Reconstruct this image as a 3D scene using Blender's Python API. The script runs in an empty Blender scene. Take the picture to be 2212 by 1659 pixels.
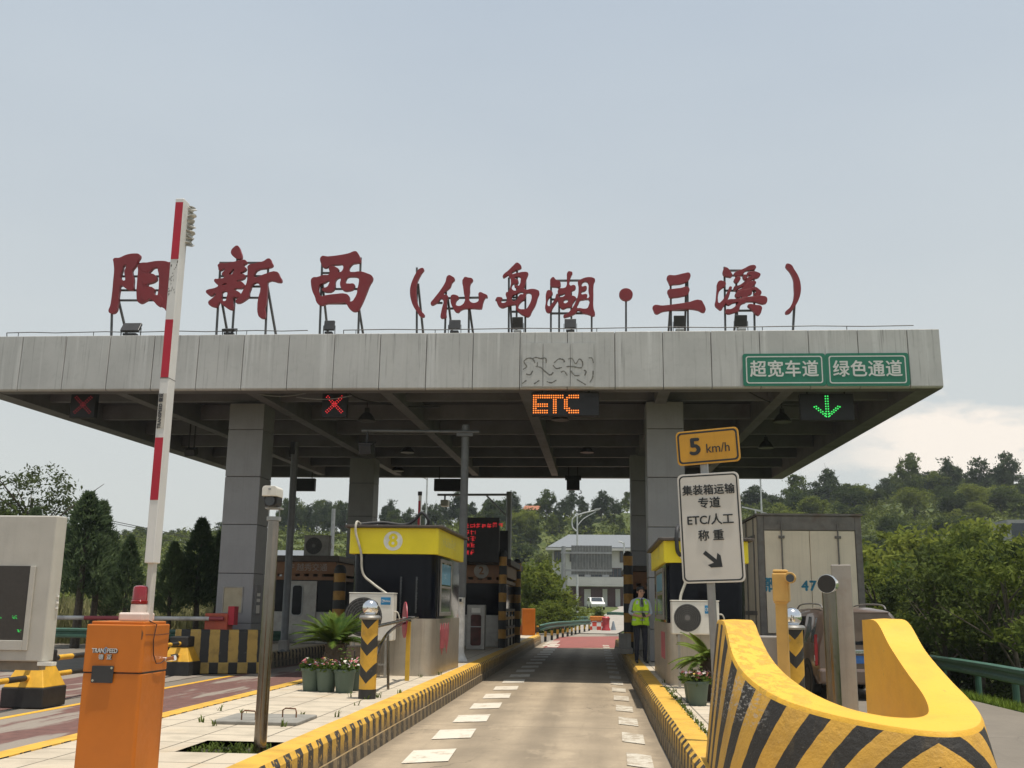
import bpy, bmesh, math, random
from mathutils import Vector, Matrix, noise as mnoise
R = math.radians
S = bpy.context.scene
COL = S.collection
rnd = random.Random(7)

# ------------------------------------------------------------------ camera
EYE = Vector((0, 0, 1.6)); FPX = 2241.0; CX, CY = 1106.0, 829.5
PITCH, YAW, ROLL = R(12.17), R(4.63), R(0.75)
FW = Vector((-math.sin(YAW)*math.cos(PITCH), math.cos(YAW)*math.cos(PITCH), math.sin(PITCH)))
RT0 = Vector((math.cos(YAW), math.sin(YAW), 0)); UP0 = RT0.cross(FW)
RT = RT0*math.cos(ROLL)+UP0*math.sin(ROLL); UP = UP0*math.cos(ROLL)-RT0*math.sin(ROLL)
cam = bpy.data.cameras.new('camera'); camo = bpy.data.objects.new('camera', cam); COL.objects.link(camo)
mw = Matrix((RT, UP, -FW)).transposed().to_4x4(); mw.translation = EYE
camo.matrix_world = mw
cam.sensor_fit = 'HORIZONTAL'; cam.sensor_width = 36; cam.lens = 36*FPX/2212
cam.clip_start = 0.05; cam.clip_end = 5000
S.camera = camo

# ------------------------------------------------------------------ light
SUN = Vector((0.14, -0.08, 1.0)).normalized()
sl = bpy.data.lights.new('sun', 'SUN'); sl.energy = 4.7; sl.angle = R(0.55); sl.color = (1, .93, .82)
so = bpy.data.objects.new('sun', sl); COL.objects.link(so)
so.rotation_euler = SUN.to_track_quat('Z', 'Y').to_euler(); so.location = (0, 0, 40)
W = bpy.data.worlds.new('World'); S.world = W; W.use_nodes = True
nt = W.node_tree; nt.nodes.clear()
def wn(t, **k):
    n = nt.nodes.new(t)
    for a, b in k.items(): setattr(n, a, b)
    return n
sky = wn('ShaderNodeTexSky', sky_type='NISHITA', sun_disc=False)
sky.sun_elevation = math.asin(SUN.z); sky.sun_rotation = math.atan2(SUN.x, SUN.y)
sky.air_density = 1.2; sky.dust_density = 3.0; sky.ozone_density = 1.2; sky.altitude = 50
tc = wn('ShaderNodeTexCoord'); mp = wn('ShaderNodeMapping')
nt.links.new(tc.outputs['Generated'], mp.inputs['Vector'])
mp.inputs['Scale'].default_value = (1, 1, 2.6)
n1 = wn('ShaderNodeTexNoise'); n1.inputs['Scale'].default_value = 5.5; n1.inputs['Detail'].default_value = 9; n1.inputs['Roughness'].default_value = .6
nt.links.new(mp.outputs['Vector'], n1.inputs['Vector'])
# clouds gather low over the right-hand hills
sp = wn('ShaderNodeSeparateXYZ'); nt.links.new(tc.outputs['Generated'], sp.inputs['Vector'])
def wm(op, a, b=None, clamp=False):
    n = wn('ShaderNodeMath', operation=op); n.use_clamp = clamp
    if op == 'MULTIPLY_ADD': n.inputs[2].default_value = .72
    for i, x in enumerate((a, b)):
        if x is None: continue
        if isinstance(x, (int, float)): n.inputs[i].default_value = x
        else: nt.links.new(x, n.inputs[i])
    return n.outputs[0]
low = wm('SUBTRACT', 1.0, wm('ABSOLUTE', wm('DIVIDE', wm('SUBTRACT', sp.outputs['Z'], .135), .075)), True)
rgt = wm('MULTIPLY', wm('SUBTRACT', sp.outputs['X'], .17), 9.0, True)
cl = wm('MULTIPLY', wm('SUBTRACT', wm('ADD', n1.outputs['Fac'], wm('MULTIPLY', low, .22)), .56), 7.0, True)
cloud = wm('MULTIPLY', cl, wm('MULTIPLY', wm('MULTIPLY', low, 5., True), wm('MULTIPLY', rgt, .85)))
hz = wm('SUBTRACT', 1.0, wm('DIVIDE', sp.outputs['Z'], .95), True)          # milky summer air, denser low down
n2 = wn('ShaderNodeTexNoise'); n2.inputs['Scale'].default_value = 1.6; n2.inputs['Detail'].default_value = 5
nt.links.new(mp.outputs['Vector'], n2.inputs['Vector'])
veil = wm('ADD', wm('MULTIPLY_ADD', hz, .25), wm('MULTIPLY', wm('SUBTRACT', n2.outputs['Fac'], .5), .35), True)
def wmix(fac, a, b):
    n = wn('ShaderNodeMix', data_type='RGBA')
    if isinstance(fac, float): n.inputs['Factor'].default_value = fac
    else: nt.links.new(fac, n.inputs['Factor'])
    for x, s in ((a, 6), (b, 7)):
        if isinstance(x, tuple): n.inputs[s].default_value = (*x, 1)
        else: nt.links.new(x, n.inputs[s])
    return n.outputs[2]
grad = wmix(wm('DIVIDE', sp.outputs['Z'], .55, True), (6.9, 7.15, 6.85), (5.6, 6.35, 7.1))
c1 = wmix(veil, sky.outputs['Color'], grad)
c2 = wmix(cloud, c1, (10.6, 9.6, 8.5))
bg = wn('ShaderNodeBackground'); bg.inputs['Strength'].default_value = .1
nt.links.new(c2, bg.inputs['Color'])
wo = wn('ShaderNodeOutputWorld'); nt.links.new(bg.outputs[0], wo.inputs['Surface'])
S.view_settings.view_transform = 'Standard'; S.view_settings.look = 'None'
S.view_settings.exposure = 0; S.view_settings.gamma = 1; S.view_settings.use_curve_mapping = False
S.cycles.max_bounces = 8; S.cycles.transparent_max_bounces = 12
try: S.cycles.use_denoising = True
except Exception: pass

# ------------------------------------------------------------------ helpers
def ray(u, v):
    return FW + RT*((u-CX)/FPX) - UP*((v-CY)/FPX)
def P(u, v, Y):
    """world point seen at photo pixel u,v (2212 px wide scale) standing Y metres down the road"""
    d = ray(u, v); return EYE + d*(Y/d.y)
def G(u, v, z=0.0):
    d = ray(u, v); return EYE + d*((z-EYE.z)/d.z)

def HP(x, y, z):
    return P(1285+x*2241/y, 1315-(z-1.6)*2241/y, y)

def UX(u, y, v=1250): return P(u, v, y).x
def UZ(u, v, y): return P(u, v, y).z

class MB:
    def __init__(s): s.v = []; s.f = []; s.m = []; s.uv = None
    def add(s, vs, fs, m=0):
        o = len(s.v); s.v += [tuple(x) for x in vs]
        for f in fs: s.f.append(tuple(i+o for i in f)); s.m.append(m)
        return s
    def box(s, x0, x1, y0, y1, z0, z1, m=0):
        return s.add([(x0,y0,z0),(x1,y0,z0),(x1,y1,z0),(x0,y1,z0),(x0,y0,z1),(x1,y0,z1),(x1,y1,z1),(x0,y1,z1)],
                     [(3,2,1,0),(4,5,6,7),(0,1,5,4),(1,2,6,5),(2,3,7,6),(3,0,4,7)], m)
    def obox(s, c, size, rot=None, m=0):
        a, b, d = (x/2 for x in size); c = Vector(c)
        q = rot.to_matrix() if hasattr(rot, 'to_matrix') else (rot or Matrix.Identity(3))
        vs = [c+q@Vector(p) for p in [(-a,-b,-d),(a,-b,-d),(a,b,-d),(-a,b,-d),(-a,-b,d),(a,-b,d),(a,b,d),(-a,b,d)]]
        return s.add(vs, [(3,2,1,0),(4,5,6,7),(0,1,5,4),(1,2,6,5),(2,3,7,6),(3,0,4,7)], m)
    def bar(s, p0, p1, w, h=None, m=0):
        p0, p1 = Vector(p0), Vector(p1); d = p1-p0
        q = d.to_track_quat('Z', 'Y').to_matrix()
        return s.obox((p0+p1)/2, (w, h or w, d.length), q, m)
    def tube(s, pts, r, n=10, m=0, caps=True):
        pts = [Vector(p) for p in pts]; rs = r if isinstance(r, (list, tuple)) else [r]*len(pts)
        o = len(s.v); ref = None
        for i, p in enumerate(pts):
            d = (pts[min(i+1, len(pts)-1)]-pts[max(i-1, 0)]).normalized()
            if ref is None:
                ref = d.orthogonal().normalized()
            else:
                ref = (ref-d*ref.dot(d)).normalized()
            b = d.cross(ref)
            for k in range(n):
                a = 2*math.pi*k/n
                s.v.append(tuple(p+(ref*math.cos(a)+b*math.sin(a))*rs[i]))
        for i in range(len(pts)-1):
            for k in range(n):
                a, b = o+i*n+k, o+i*n+(k+1) % n
                s.f.append((a, b, b+n, a+n)); s.m.append(m)
        if caps:
            s.f.append(tuple(o+k for k in reversed(range(n)))); s.m.append(m)
            e = o+(len(pts)-1)*n; s.f.append(tuple(e+k for k in range(n))); s.m.append(m)
        return s
    def lathe(s, prof, c=(0,0,0), n=24, m=0, axis='Z', a0=0, squash=1):
        o = len(s.v); c = Vector(c)
        for r, z in prof:
            for k in range(n):
                a = a0+2*math.pi*k/n; x, y = r*math.cos(a), r*math.sin(a)*squash
                p = {'Z': (x, y, z), 'Y': (x, z, y), 'X': (z, x, y)}[axis]
                s.v.append(tuple(c+Vector(p)))
        for i in range(len(prof)-1):
            for k in range(n):
                a, b = o+i*n+k, o+i*n+(k+1) % n
                f = (a, b, b+n, a+n)
                s.f.append(f if axis != 'Y' else f[::-1]); s.m.append(m)
        ringy = prof[0] == prof[-1] or len({z for _, z in prof}) == 1      # closed or flat rings get no end caps
        for i, rev in ((0, True), (len(prof)-1, False)):
            if prof[i][0] > 1e-4 and not ringy:
                f = tuple(o+i*n+k for k in range(n))
                s.f.append(f[::-1] if rev else f); s.m.append(m)
        return s
    def prism(s, poly, z0, z1, m=0, xf=None):
        n = len(poly); vs = [(x, y, z0) for x, y in poly]+[(x, y, z1) for x, y in poly]
        if xf: vs = [xf(Vector(p)) for p in vs]
        fs = [tuple(range(n))[::-1], tuple(range(n, 2*n))]+[(i, (i+1) % n, (i+1) % n+n, i+n) for i in range(n)]
        return s.add(vs, fs, m)
    def build(s, name, mats, parent=None, bevel=0, smooth=False, segs=2, loc=None):
        me = bpy.data.meshes.new(name); me.from_pydata(s.v, [], s.f)
        if not isinstance(mats, (list, tuple)): mats = [mats]
        for x in mats: me.materials.append(x)
        me.polygons.foreach_set('material_index', s.m)
        if s.uv:
            l = me.uv_layers.new(name='UVMap')
            for lp in me.loops: l.data[lp.index].uv = s.uv[lp.vertex_index]
        me.update()
        bm = bmesh.new(); bm.from_mesh(me); bmesh.ops.recalc_face_normals(bm, faces=bm.faces); bm.to_mesh(me); bm.free()
        if smooth:
            me.shade_smooth(); me.set_sharp_from_angle(angle=R(35))
        o = bpy.data.objects.new(name, me); COL.objects.link(o)
        if parent: o.parent = parent
        if loc: o.location = loc
        if bevel:
            b = o.modifiers.new('bevel', 'BEVEL'); b.width = bevel; b.segments = segs; b.limit_method = 'ANGLE'; b.angle_limit = R(40)
        return o
def tag(o, label, cat, group=None):
    o['label'] = label; o['category'] = cat
    if group: o['group'] = group
    return o
def thing(name, label, cat, loc=(0,0,0), rotz=0, group=None):
    o = bpy.data.objects.new(name, None); COL.objects.link(o); o.empty_display_size = .2
    o.location = loc; o.rotation_euler = (0, 0, rotz)
    return tag(o, label, cat, group)
def struct(o):
    o['kind'] = 'structure'; return o
def stuff(o, label, cat):
    o['kind'] = 'stuff'; return tag(o, label, cat)
def dup(root, loc=None, rotz=None, label=None, scale=None):
    r = root.copy(); COL.objects.link(r)
    if loc is not None: r.location = loc
    if rotz is not None: r.rotation_euler = (0, 0, rotz)
    if scale is not None: r.scale = scale if isinstance(scale, (tuple, list)) else (scale,)*3
    if label: r['label'] = label
    for ch in list(root.children):
        c = ch.copy(); COL.objects.link(c); c.parent = r
        for g in list(ch.children):
            d = g.copy(); COL.objects.link(d); d.parent = c
    return r
def text(name, body, size, loc, mat, parent=None, rot=(R(90), 0, 0), bold=0., align='CENTER', ext=.002, sx=1., space=1.):
    c = bpy.data.curves.new(name, 'FONT'); c.body = body; c.size = size; c.extrude = ext
    c.align_x = align; c.align_y = 'CENTER'; c.resolution_u = 3; c.space_character = space
    o = bpy.data.objects.new(name, c); COL.objects.link(o)
    me = bpy.data.meshes.new_from_object(o.evaluated_get(bpy.context.evaluated_depsgraph_get()))
    bpy.data.objects.remove(o); bpy.data.curves.remove(c)
    if bold:                                     # heavier strokes: the outline laid again a little to each side
        vs = [v.co.copy() for v in me.vertices]; fs = [tuple(p.vertices) for p in me.polygons]; b = MB(); b.add(vs, fs)
        for i, (dx, dy) in enumerate(((1,0),(-1,0),(0,.8),(0,-.8))): b.add([v+Vector((dx*bold, dy*bold, .0003*(i+1))) for v in vs], fs)
        me = bpy.data.meshes.new(name); me.from_pydata([tuple(v) for v in b.v], [], b.f)
    me.materials.clear(); me.materials.append(mat)
    o = bpy.data.objects.new(name, me); COL.objects.link(o)
    o.location = loc; o.rotation_euler = rot; o.scale = (sx, 1, 1)
    if parent: o.parent = parent
    return o
def rr(x0, x1, y0, y1, r, n=5):
    """rounded rectangle outline; r may be four radii (x0y0, x1y0, x1y1, x0y1)"""
    rs = r if isinstance(r, (tuple, list)) else (r,)*4; out = []
    for (cx, cy, a, q) in ((x0, y0, 180, rs[0]), (x1, y0, 270, rs[1]), (x1, y1, 0, rs[2]), (x0, y1, 90, rs[3])):
        if q < 1e-4: out.append((cx, cy)); continue
        ox = cx+(q if cx == x0 else -q); oy = cy+(q if cy == y0 else -q)
        for k in range(n+1):
            t = R(a+90*k/n); out.append((ox+q*math.cos(t), oy+q*math.sin(t)))
    return out
def XZ(y0=0):   # prism drawn in x,z; its depth runs along +y
    return lambda p: Vector((p.x, p.z+y0, p.y))

# ------------------------------------------------------------------ materials
class NT:
    def __init__(s, name):
        s.mat = bpy.data.materials.new(name); s.mat.use_nodes = True; s.t = s.mat.node_tree
        s.b = s.t.nodes['Principled BSDF']; s.out = s.t.nodes['Material Output']
        s.tc = s.t.nodes.new('ShaderNodeTexCoord')
    def put(s, sock, x):
        if isinstance(x, (int, float)): sock.default_value = x
        elif isinstance(x, tuple): sock.default_value = (*x, 1) if len(sock.default_value) == 4 and len(x) == 3 else x
        else: s.t.links.new(x, sock)
    def math(s, op, a, b=None, c=None, clamp=False):
        n = s.t.nodes.new('ShaderNodeMath'); n.operation = op; n.use_clamp = clamp
        for i, x in enumerate((a, b, c)):
            if x is not None: s.put(n.inputs[i], x)
        return n.outputs[0]
    def noise(s, scale=4, detail=5, rough=.55, stretch=None, coord='Object'):
        n = s.t.nodes.new('ShaderNodeTexNoise'); n.inputs['Scale'].default_value = scale
        n.inputs['Detail'].default_value = detail; n.inputs['Roughness'].default_value = rough
        src = s.tc.outputs[coord]
        if stretch:
            m = s.t.nodes.new('ShaderNodeMapping'); m.inputs['Scale'].default_value = stretch
            s.t.links.new(src, m.inputs['Vector']); src = m.outputs['Vector']
        s.t.links.new(src, n.inputs['Vector']); return n.outputs['Fac']
    def ramp(s, x, lo, hi):
        n = s.t.nodes.new('ShaderNodeMapRange'); n.interpolation_type = 'SMOOTHSTEP'
        s.put(n.inputs[0], x); n.inputs[1].default_value = lo; n.inputs[2].default_value = hi
        return n.outputs[0]
    def mix(s, f, a, b, blend='MIX'):
        n = s.t.nodes.new('ShaderNodeMix'); n.data_type = 'RGBA'; n.blend_type = blend
        s.put(n.inputs['Factor'], f); s.put(n.inputs[6], a); s.put(n.inputs[7], b); return n.outputs[2]
    def xyz(s, coord='Object'):
        n = s.t.nodes.new('ShaderNodeSeparateXYZ'); s.t.links.new(s.tc.outputs[coord], n.inputs[0]); return n.outputs
    def normal(s):
        g = s.t.nodes.new('ShaderNodeNewGeometry'); n = s.t.nodes.new('ShaderNodeSeparateXYZ')
        s.t.links.new(g.outputs['True Normal'], n.inputs[0]); return n.outputs
    def bump(s, h, strength=.2, dist=.01):
        n = s.t.nodes.new('ShaderNodeBump'); n.inputs['Strength'].default_value = strength; n.inputs['Distance'].default_value = dist
        s.put(n.inputs['Height'], h); s.t.links.new(n.outputs[0], s.b.inputs['Normal'])
    def fin(s, col, rough=.6, metal=0.):
        s.put(s.b.inputs['Base Color'], col); s.put(s.b.inputs['Roughness'], rough); s.put(s.b.inputs['Metallic'], metal)
        return s.mat
def mul(c, k): return tuple(min(1, x*k) for x in c)
def M(name, col, rough=.6, metal=0., var=.18, scale=5., dirt=None, damt=.35, streak=0., bump=.08, bscale=40., spec=None):
    n = NT(name)
    a = n.noise(scale, 6); c = n.mix(n.ramp(a, .3, .7), mul(col, 1-var), mul(col, 1+var*.7))
    fine = n.noise(scale*9, 3); c = n.mix(n.math('MULTIPLY', n.ramp(fine, .45, .75), var*.7), c, mul(col, .7))
    if streak:
        st = n.noise(3, 4, .6, (7, 7, .22)); c = n.mix(n.math('MULTIPLY', n.ramp(st, .5, .72), streak), c, mul(col, .55))
    if dirt:
        d = n.noise(scale*.45, 7, .65); c = n.mix(n.math('MULTIPLY', n.ramp(d, .52, .72), damt), c, dirt)
    rg = n.math('ADD', n.math('MULTIPLY', n.math('SUBTRACT', fine, .5), .25), rough, clamp=True)
    if bump: n.bump(n.noise(bscale, 4), bump, .01)
    if spec is not None: n.b.inputs['Specular IOR Level'].default_value = spec
    return n.fin(c, rg, metal)
def E(name, col, strength):
    n = NT(name); n.fin(tuple(x*.3 for x in col), .4)
    n.put(n.b.inputs['Emission Color'], col); n.b.inputs['Emission Strength'].default_value = strength
    return n.mat
def foliage(name, dark, light, scale=.6, trans=.25):
    n = NT(name)
    a = n.noise(scale, 4, .6); f = n.noise(scale*7, 2)
    oi = n.t.nodes.new('ShaderNodeObjectInfo')
    k = n.math('ADD', n.math('MULTIPLY', a, .7), n.math('ADD', n.math('MULTIPLY', f, .5), n.math('MULTIPLY', oi.outputs['Random'], .25)))
    c = n.mix(n.ramp(k, .45, 1.0), dark, light)
    n.fin(c, .75); n.b.inputs['Specular IOR Level'].default_value = .08
    tr = n.t.nodes.new('ShaderNodeBsdfTranslucent'); n.put(tr.inputs['Color'], n.mix(.5, c, light))
    mx = n.t.nodes.new('ShaderNodeMixShader'); mx.inputs[0].default_value = trans
    n.t.links.new(n.b.outputs[0], mx.inputs[1]); n.t.links.new(tr.outputs[0], mx.inputs[2]); n.t.links.new(mx.outputs[0], n.out.inputs['Surface'])
    return n.mat

YEL = (.72, .40, .035)
mYellow = M('yellow_paint', YEL, .55, var=.12, dirt=(.35,.22,.06), damt=.4, bump=.15)
mBlack = M('black_paint', (.022,.021,.02), .6, var=.3)
mWhite = M('white_paint', (.74,.73,.70), .5, var=.05, dirt=(.45,.42,.36), damt=.3)
mMark = M('road_marking_paint', (.72,.70,.64), .7, var=.1, dirt=(.4,.37,.3), damt=.55, scale=9)
mSteel = M('stainless_steel', (.225,.20,.172), .19, 1., var=.12, scale=2, streak=.35, bump=.02)
mSteelB = M('booth_steel', (.46,.42,.36), .40, .75, var=.12, scale=2, streak=.4, dirt=(.25,.2,.14), bump=.02)
mSteelDull = M('dull_steel', (.33,.32,.30), .5, .8, var=.15, dirt=(.2,.15,.1))
mChrome = M('chrome', (.78,.78,.78), .12, 1., var=.03, bump=0)
mGalv = M('galvanised_grey', (.30,.31,.31), .5, .35, var=.12, dirt=(.2,.18,.15))
mDark = M('dark_metal', (.028,.028,.03), .5, .2, var=.25)
mFrame = M('weathered_frame_steel', (.11,.11,.11), .55, .4, var=.3, dirt=(.16,.10,.07))
mRed = M('sign_red_paint', (.22,.018,.024), .5, var=.12, scale=1.2, dirt=(.18,.04,.03), damt=.4)
mBoomRed = M('reflective_red', (.42,.01,.03), .45, var=.1)
mGlass = M('tinted_glass', (.006,.007,.011), .08, 0, var=.1, bump=0, spec=.14)
mPane = M('window_glass', (.03,.04,.05), .08, 0, var=.2, bump=0)
mOrange = M('orange_enamel', (.50,.14,.008), .42, var=.08, scale=2.5, dirt=(.3,.10,.02), damt=.3, bump=.03)
mRust = M('rust', (.16,.07,.03), .85, var=.3)
mConcrete = M('weathered_concrete', (.30,.285,.26), .85, var=.18, scale=3, dirt=(.16,.14,.12), streak=.3, bump=.3)
mRubber = M('rubber', (.018,.018,.018), .85, var=.2)
mPlasticW = M('aged_white_plastic', (.68,.66,.60), .45, var=.05, dirt=(.42,.36,.27), damt=.35)
mGreenRail = M('green_rail_paint', (.045,.12,.085), .5, .1, var=.15, dirt=(.1,.1,.07))
mBrown = M('brown_orange_panel', (.20,.085,.028), .5, var=.15, dirt=(.1,.06,.03))
mTrunk = M('bark', (.075,.06,.045), .9, var=.3, scale=12, bump=.5)
# ------------------------------------------------------------------ ground
KH = .38                                      # island height
RV = [(-1500,1185),(0,1180),(300,1174),(480,1166),(620,1160),(760,1155),(900,1160),(1000,1140),(1150,1124),(1280,1122),(1380,1118),(1650,1118),(1850,1104),(2000,1088),(2212,1096),(2600,1110)]
RIDGE = [(-9, 12.)]+[(UX(u, 205, 1150)/205, UZ(u, v, 205)) for u, v in RV if u > -1200]+[(9, 14.)]
def sstep(t):
    t = max(0., min(1., t)); return t*t*(3-2*t)
def terr(x, y):
    h = 1.9*sstep((y-72)/80.)
    if y > 40:
        u = x/y
        for (a, ha), (b, hb) in zip(RIDGE, RIDGE[1:]):
            if a <= u <= b:
                t = (u-a)/(b-a); rz = ha+(hb-ha)*sstep(t); break
        else: rz = 15
        r0 = 168-70*sstep((abs(x-2)-9)/14.)
        t = sstep((y-r0)/(206-r0))
        bumpy = 1.6*mnoise.noise((x*.045, y*.05, 3.1))+.7*mnoise.noise((x*.13, y*.13, 1.1))
        h = h*(1-t)+(rz+bumpy)*t
        if y > 215: h -= min(12, (y-215)*.05)
    if x > 7.2 and y < 140: h -= .75*sstep((x-7.2)/2.6)*(1-sstep((y-60)/60))
    if x < -24 and y < 140: h -= .3*sstep((-24-x)/4)
    return h-.03
def axis(a, b, step, lo, hi):
    r = [a+i*step for i in range(int((b-a)/step)+1)]; k = step; q = r[0]
    while q > lo: k *= 1.5; q -= k; r.insert(0, q)
    k = step; q = r[-1]
    while q < hi: k *= 1.5; q += k; r.append(q)
    return r
xs = axis(-120, 120, 2.4, -700, 700); ys = axis(-10, 240, 2.4, -300, 700)
g = MB(); g.v = [(x, y, terr(x, y)) for y in ys for x in xs]
nx = len(xs)
for j in range(len(ys)-1):
    for i in range(nx-1):
        a = j*nx+i; g.f.append((a, a+1, a+1+nx, a+nx)); g.m.append(0)
n = NT('grassy_earth')
c = n.mix(n.ramp(n.noise(.35, 6), .35, .7), (.05,.075,.015), (.105,.125,.028))
c = n.mix(n.math('MULTIPLY', n.ramp(n.noise(.9, 5), .55, .75), .5), c, (.16,.13,.07))
n.bump(n.noise(6, 6), .6, .1)
struct(g.build('ground', n.fin(c, .95), smooth=True))

def sheet(name, x0, x1, y0, y1, z, mat, sx=1, sy=8):
    m = MB()
    for j in range(sy):
        a, b = y0+(y1-y0)*j/sy, y0+(y1-y0)*(j+1)/sy
        m.add([(x0,a,z),(x1,a,z),(x1,b,z),(x0,b,z)], [(0,1,2,3)])
    return struct(m.build(name, mat))
# concrete carriageway
def concrete_mat(name, base, tracks, oil=.5):
    n = NT(name)
    c = n.mix(n.ramp(n.noise(1.2, 8, .6), .3, .7), mul(base, .86), mul(base, 1.1))
    c = n.mix(n.math('MULTIPLY', n.ramp(n.noise(28, 4), .45, .8), .35), c, mul(base, .6))
    x, y, z = n.xyz()
    if tracks:                                   # two darkened wheel paths and an oil line between
        for cx, w, amt in tracks:
            d = n.math('ABSOLUTE', n.math('SUBTRACT', x, cx))
            wob = n.math('MULTIPLY', n.math('SUBTRACT', n.noise(1.0, 4, .6, (1, .12, 1)), .5), .8)
            t = n.ramp(n.math('ADD', d, wob), w, 0.0)
            c = n.mix(n.math('MULTIPLY', t, amt), c, mul(base, .33))
        st = n.noise(2.2, 6, .65, (4, .3, 1)); c = n.mix(n.math('MULTIPLY', n.ramp(st, .5, .75), .3), c, mul(base, .45))
        bl = n.noise(.55, 6, .7); c = n.mix(n.math('MULTIPLY', n.ramp(bl, .54, .64), .28), c, mul(base, .5))
        pale = n.noise(1.1, 6, .7, (1, .5, 1)); c = n.mix(n.math('MULTIPLY', n.ramp(pale, .56, .66), .3), c, mul(base, 1.35))
    if tracks:                                   # grit gathered along both kerbs
        ed = n.math('ABSOLUTE', n.math('SUBTRACT', x, -.86)); ew = n.math('ADD', ed, n.math('MULTIPLY', n.math('SUBTRACT', n.noise(2.5, 6, .7), .5), .5))
        c = n.mix(n.math('MULTIPLY', n.ramp(ew, 1.36, 1.62), .6), c, mul(base, .42))
    vo = n.t.nodes.new('ShaderNodeTexVoronoi'); vo.feature = 'DISTANCE_TO_EDGE'; vo.inputs['Scale'].default_value = .33
    vm = n.t.nodes.new('ShaderNodeVectorMath'); vm.operation = 'ADD'; ns = n.t.nodes.new('ShaderNodeTexNoise'); ns.inputs['Scale'].default_value = 1.6; ns.inputs['Detail'].default_value = 6
    n.t.links.new(n.tc.outputs['Object'], vm.inputs[0]); n.t.links.new(ns.outputs['Color'], vm.inputs[1]); n.t.links.new(n.tc.outputs['Object'], ns.inputs['Vector']); n.t.links.new(vm.outputs[0], vo.inputs['Vector'])
    crk = n.math('MULTIPLY', n.ramp(vo.outputs['Distance'], .0055, .0015), n.ramp(n.noise(.35, 3), .48, .6))
    c = n.mix(n.math('MULTIPLY', crk, .7), c, mul(base, .25))
    # slab joints every 5 m
    j = n.math('ABSOLUTE', n.math('SUBTRACT', n.math('FRACT', n.math('DIVIDE', y, 5.0)), .5))
    jn = n.math('ADD', j, n.math('MULTIPLY', n.math('SUBTRACT', n.noise(3, 3), .5), .004))
    c = n.mix(n.math('MULTIPLY', n.ramp(jn, .4965, .499), .75), c, mul(base, .25))
    n.bump(n.noise(60, 5), .3, .01)
    return n.fin(c, .88)
struct(sheet('carriageway', -24, 7.15, -12, 74, -.012, concrete_mat('old_concrete', (.27,.235,.19), [(-12, .6, .2)]), sy=16))
struct(sheet('toll_lane', -2.5, .78, -12, 52, -.006, concrete_mat('lane_concrete', (.35,.28,.195), [(-1.5, .45, .42), (.05, .45, .34), (-.7, .35, .5)]), sy=16))
n = NT('red_antiskid')
x, y, z = n.xyz()
c = n.mix(n.ramp(n.noise(6, 6), .3, .7), (.105,.052,.045), (.165,.08,.066))
w = n.noise(1.0, 6, .6, (1.1, .16, 1)); c = n.mix(n.ramp(w, .50, .56), c, (.25,.215,.18))
c = n.mix(n.math('MULTIPLY', n.ramp(n.noise(30, 4), .5, .8), .35), c, (.07,.05,.04))
n.bump(n.noise(80, 4), .4, .01); mRedWorn = n.fin(c, .9)
struct(sheet('red_paving', -8.28, -5.02, 2, 50, -.002, mRedWorn, sy=10))
struct(sheet('red_paving', -16, -8.9, 4, 24, -.0035, mRedWorn, sy=6))
mRedFar = M('red_antiskid_fresh', (.25,.075,.06), .85, var=.15, scale=2, dirt=(.12,.07,.06))
rp = MB(); rp.add([tuple(G(a, b, -.001)) for a, b in ((1172,1400),(1338,1399),(1336,1374.5),(1206,1375.5))], [(0,1,2,3)])
struct(rp.build('red_paving', mRedFar))
# road beyond: bends to the right towards the house
pl = [(-2.2,1.4,70),(-1.6,2.6,84),(-.2,5.5,100),(1.5,9.5,118),(3.0,20,134),(3.0,60,146)]
m = MB()
for (a, b, y) in pl: m.v += [(a, y, terr(a, y)+.06), (b, y, terr(b, y)+.06)]
for i in range(len(pl)-1): m.f.append((2*i, 2*i+1, 2*i+3, 2*i+2)); m.m.append(0)
struct(m.build('far_road', concrete_mat('far_concrete', (.34,.31,.27), None)))
# white block markings down both sides of the lane
mk = MB()
for i in range(20):
    y = 9.3+2.0*i
    if i > 16: y += 0
    k = rnd.uniform(-.05, .05)
    mk.add([(-2.02,y+k,.003),(-1.56,y+.25+k,.003),(-1.60,y+1.25+k,.003),(-2.06,y+1.0+k,.003)], [(0,1,2,3)])
    mk.add([(.33,y+.25,.003),(.60,y,.003),(.62,y+1.0,.003),(.35,y+1.25,.003)], [(0,1,2,3)], 1)
for i in range(4):
    y = 46.5+2.*i; mk.add([(-2.3,y,.003),(-1.75,y+.2,.003),(-1.75,y+1.2,.003),(-2.3,y+1.,.003)], [(0,1,2,3)])
n = NT('worn_marking')
c = n.mix(n.ramp(n.noise(4, 8, .75), .5, .66), (.60,.55,.46), (.35,.28,.2)); n.bump(n.noise(60, 4), .3, .01)
mW1 = n.fin(c, .75)
n = NT('heavily_worn_marking'); c = n.mix(n.ramp(n.noise(5, 8, .75), .44, .58), (.52,.48,.40), (.33,.275,.205)); n.bump(n.noise(60, 4), .3, .01)
struct(mk.build('lane_marking', [mW1, n.fin(c, .8)]))
ln = MB(); ln.box(-8.33, -8.2, 8, 24, -.001, .003)
struct(ln.build('lane_marking', mYellow))

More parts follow.
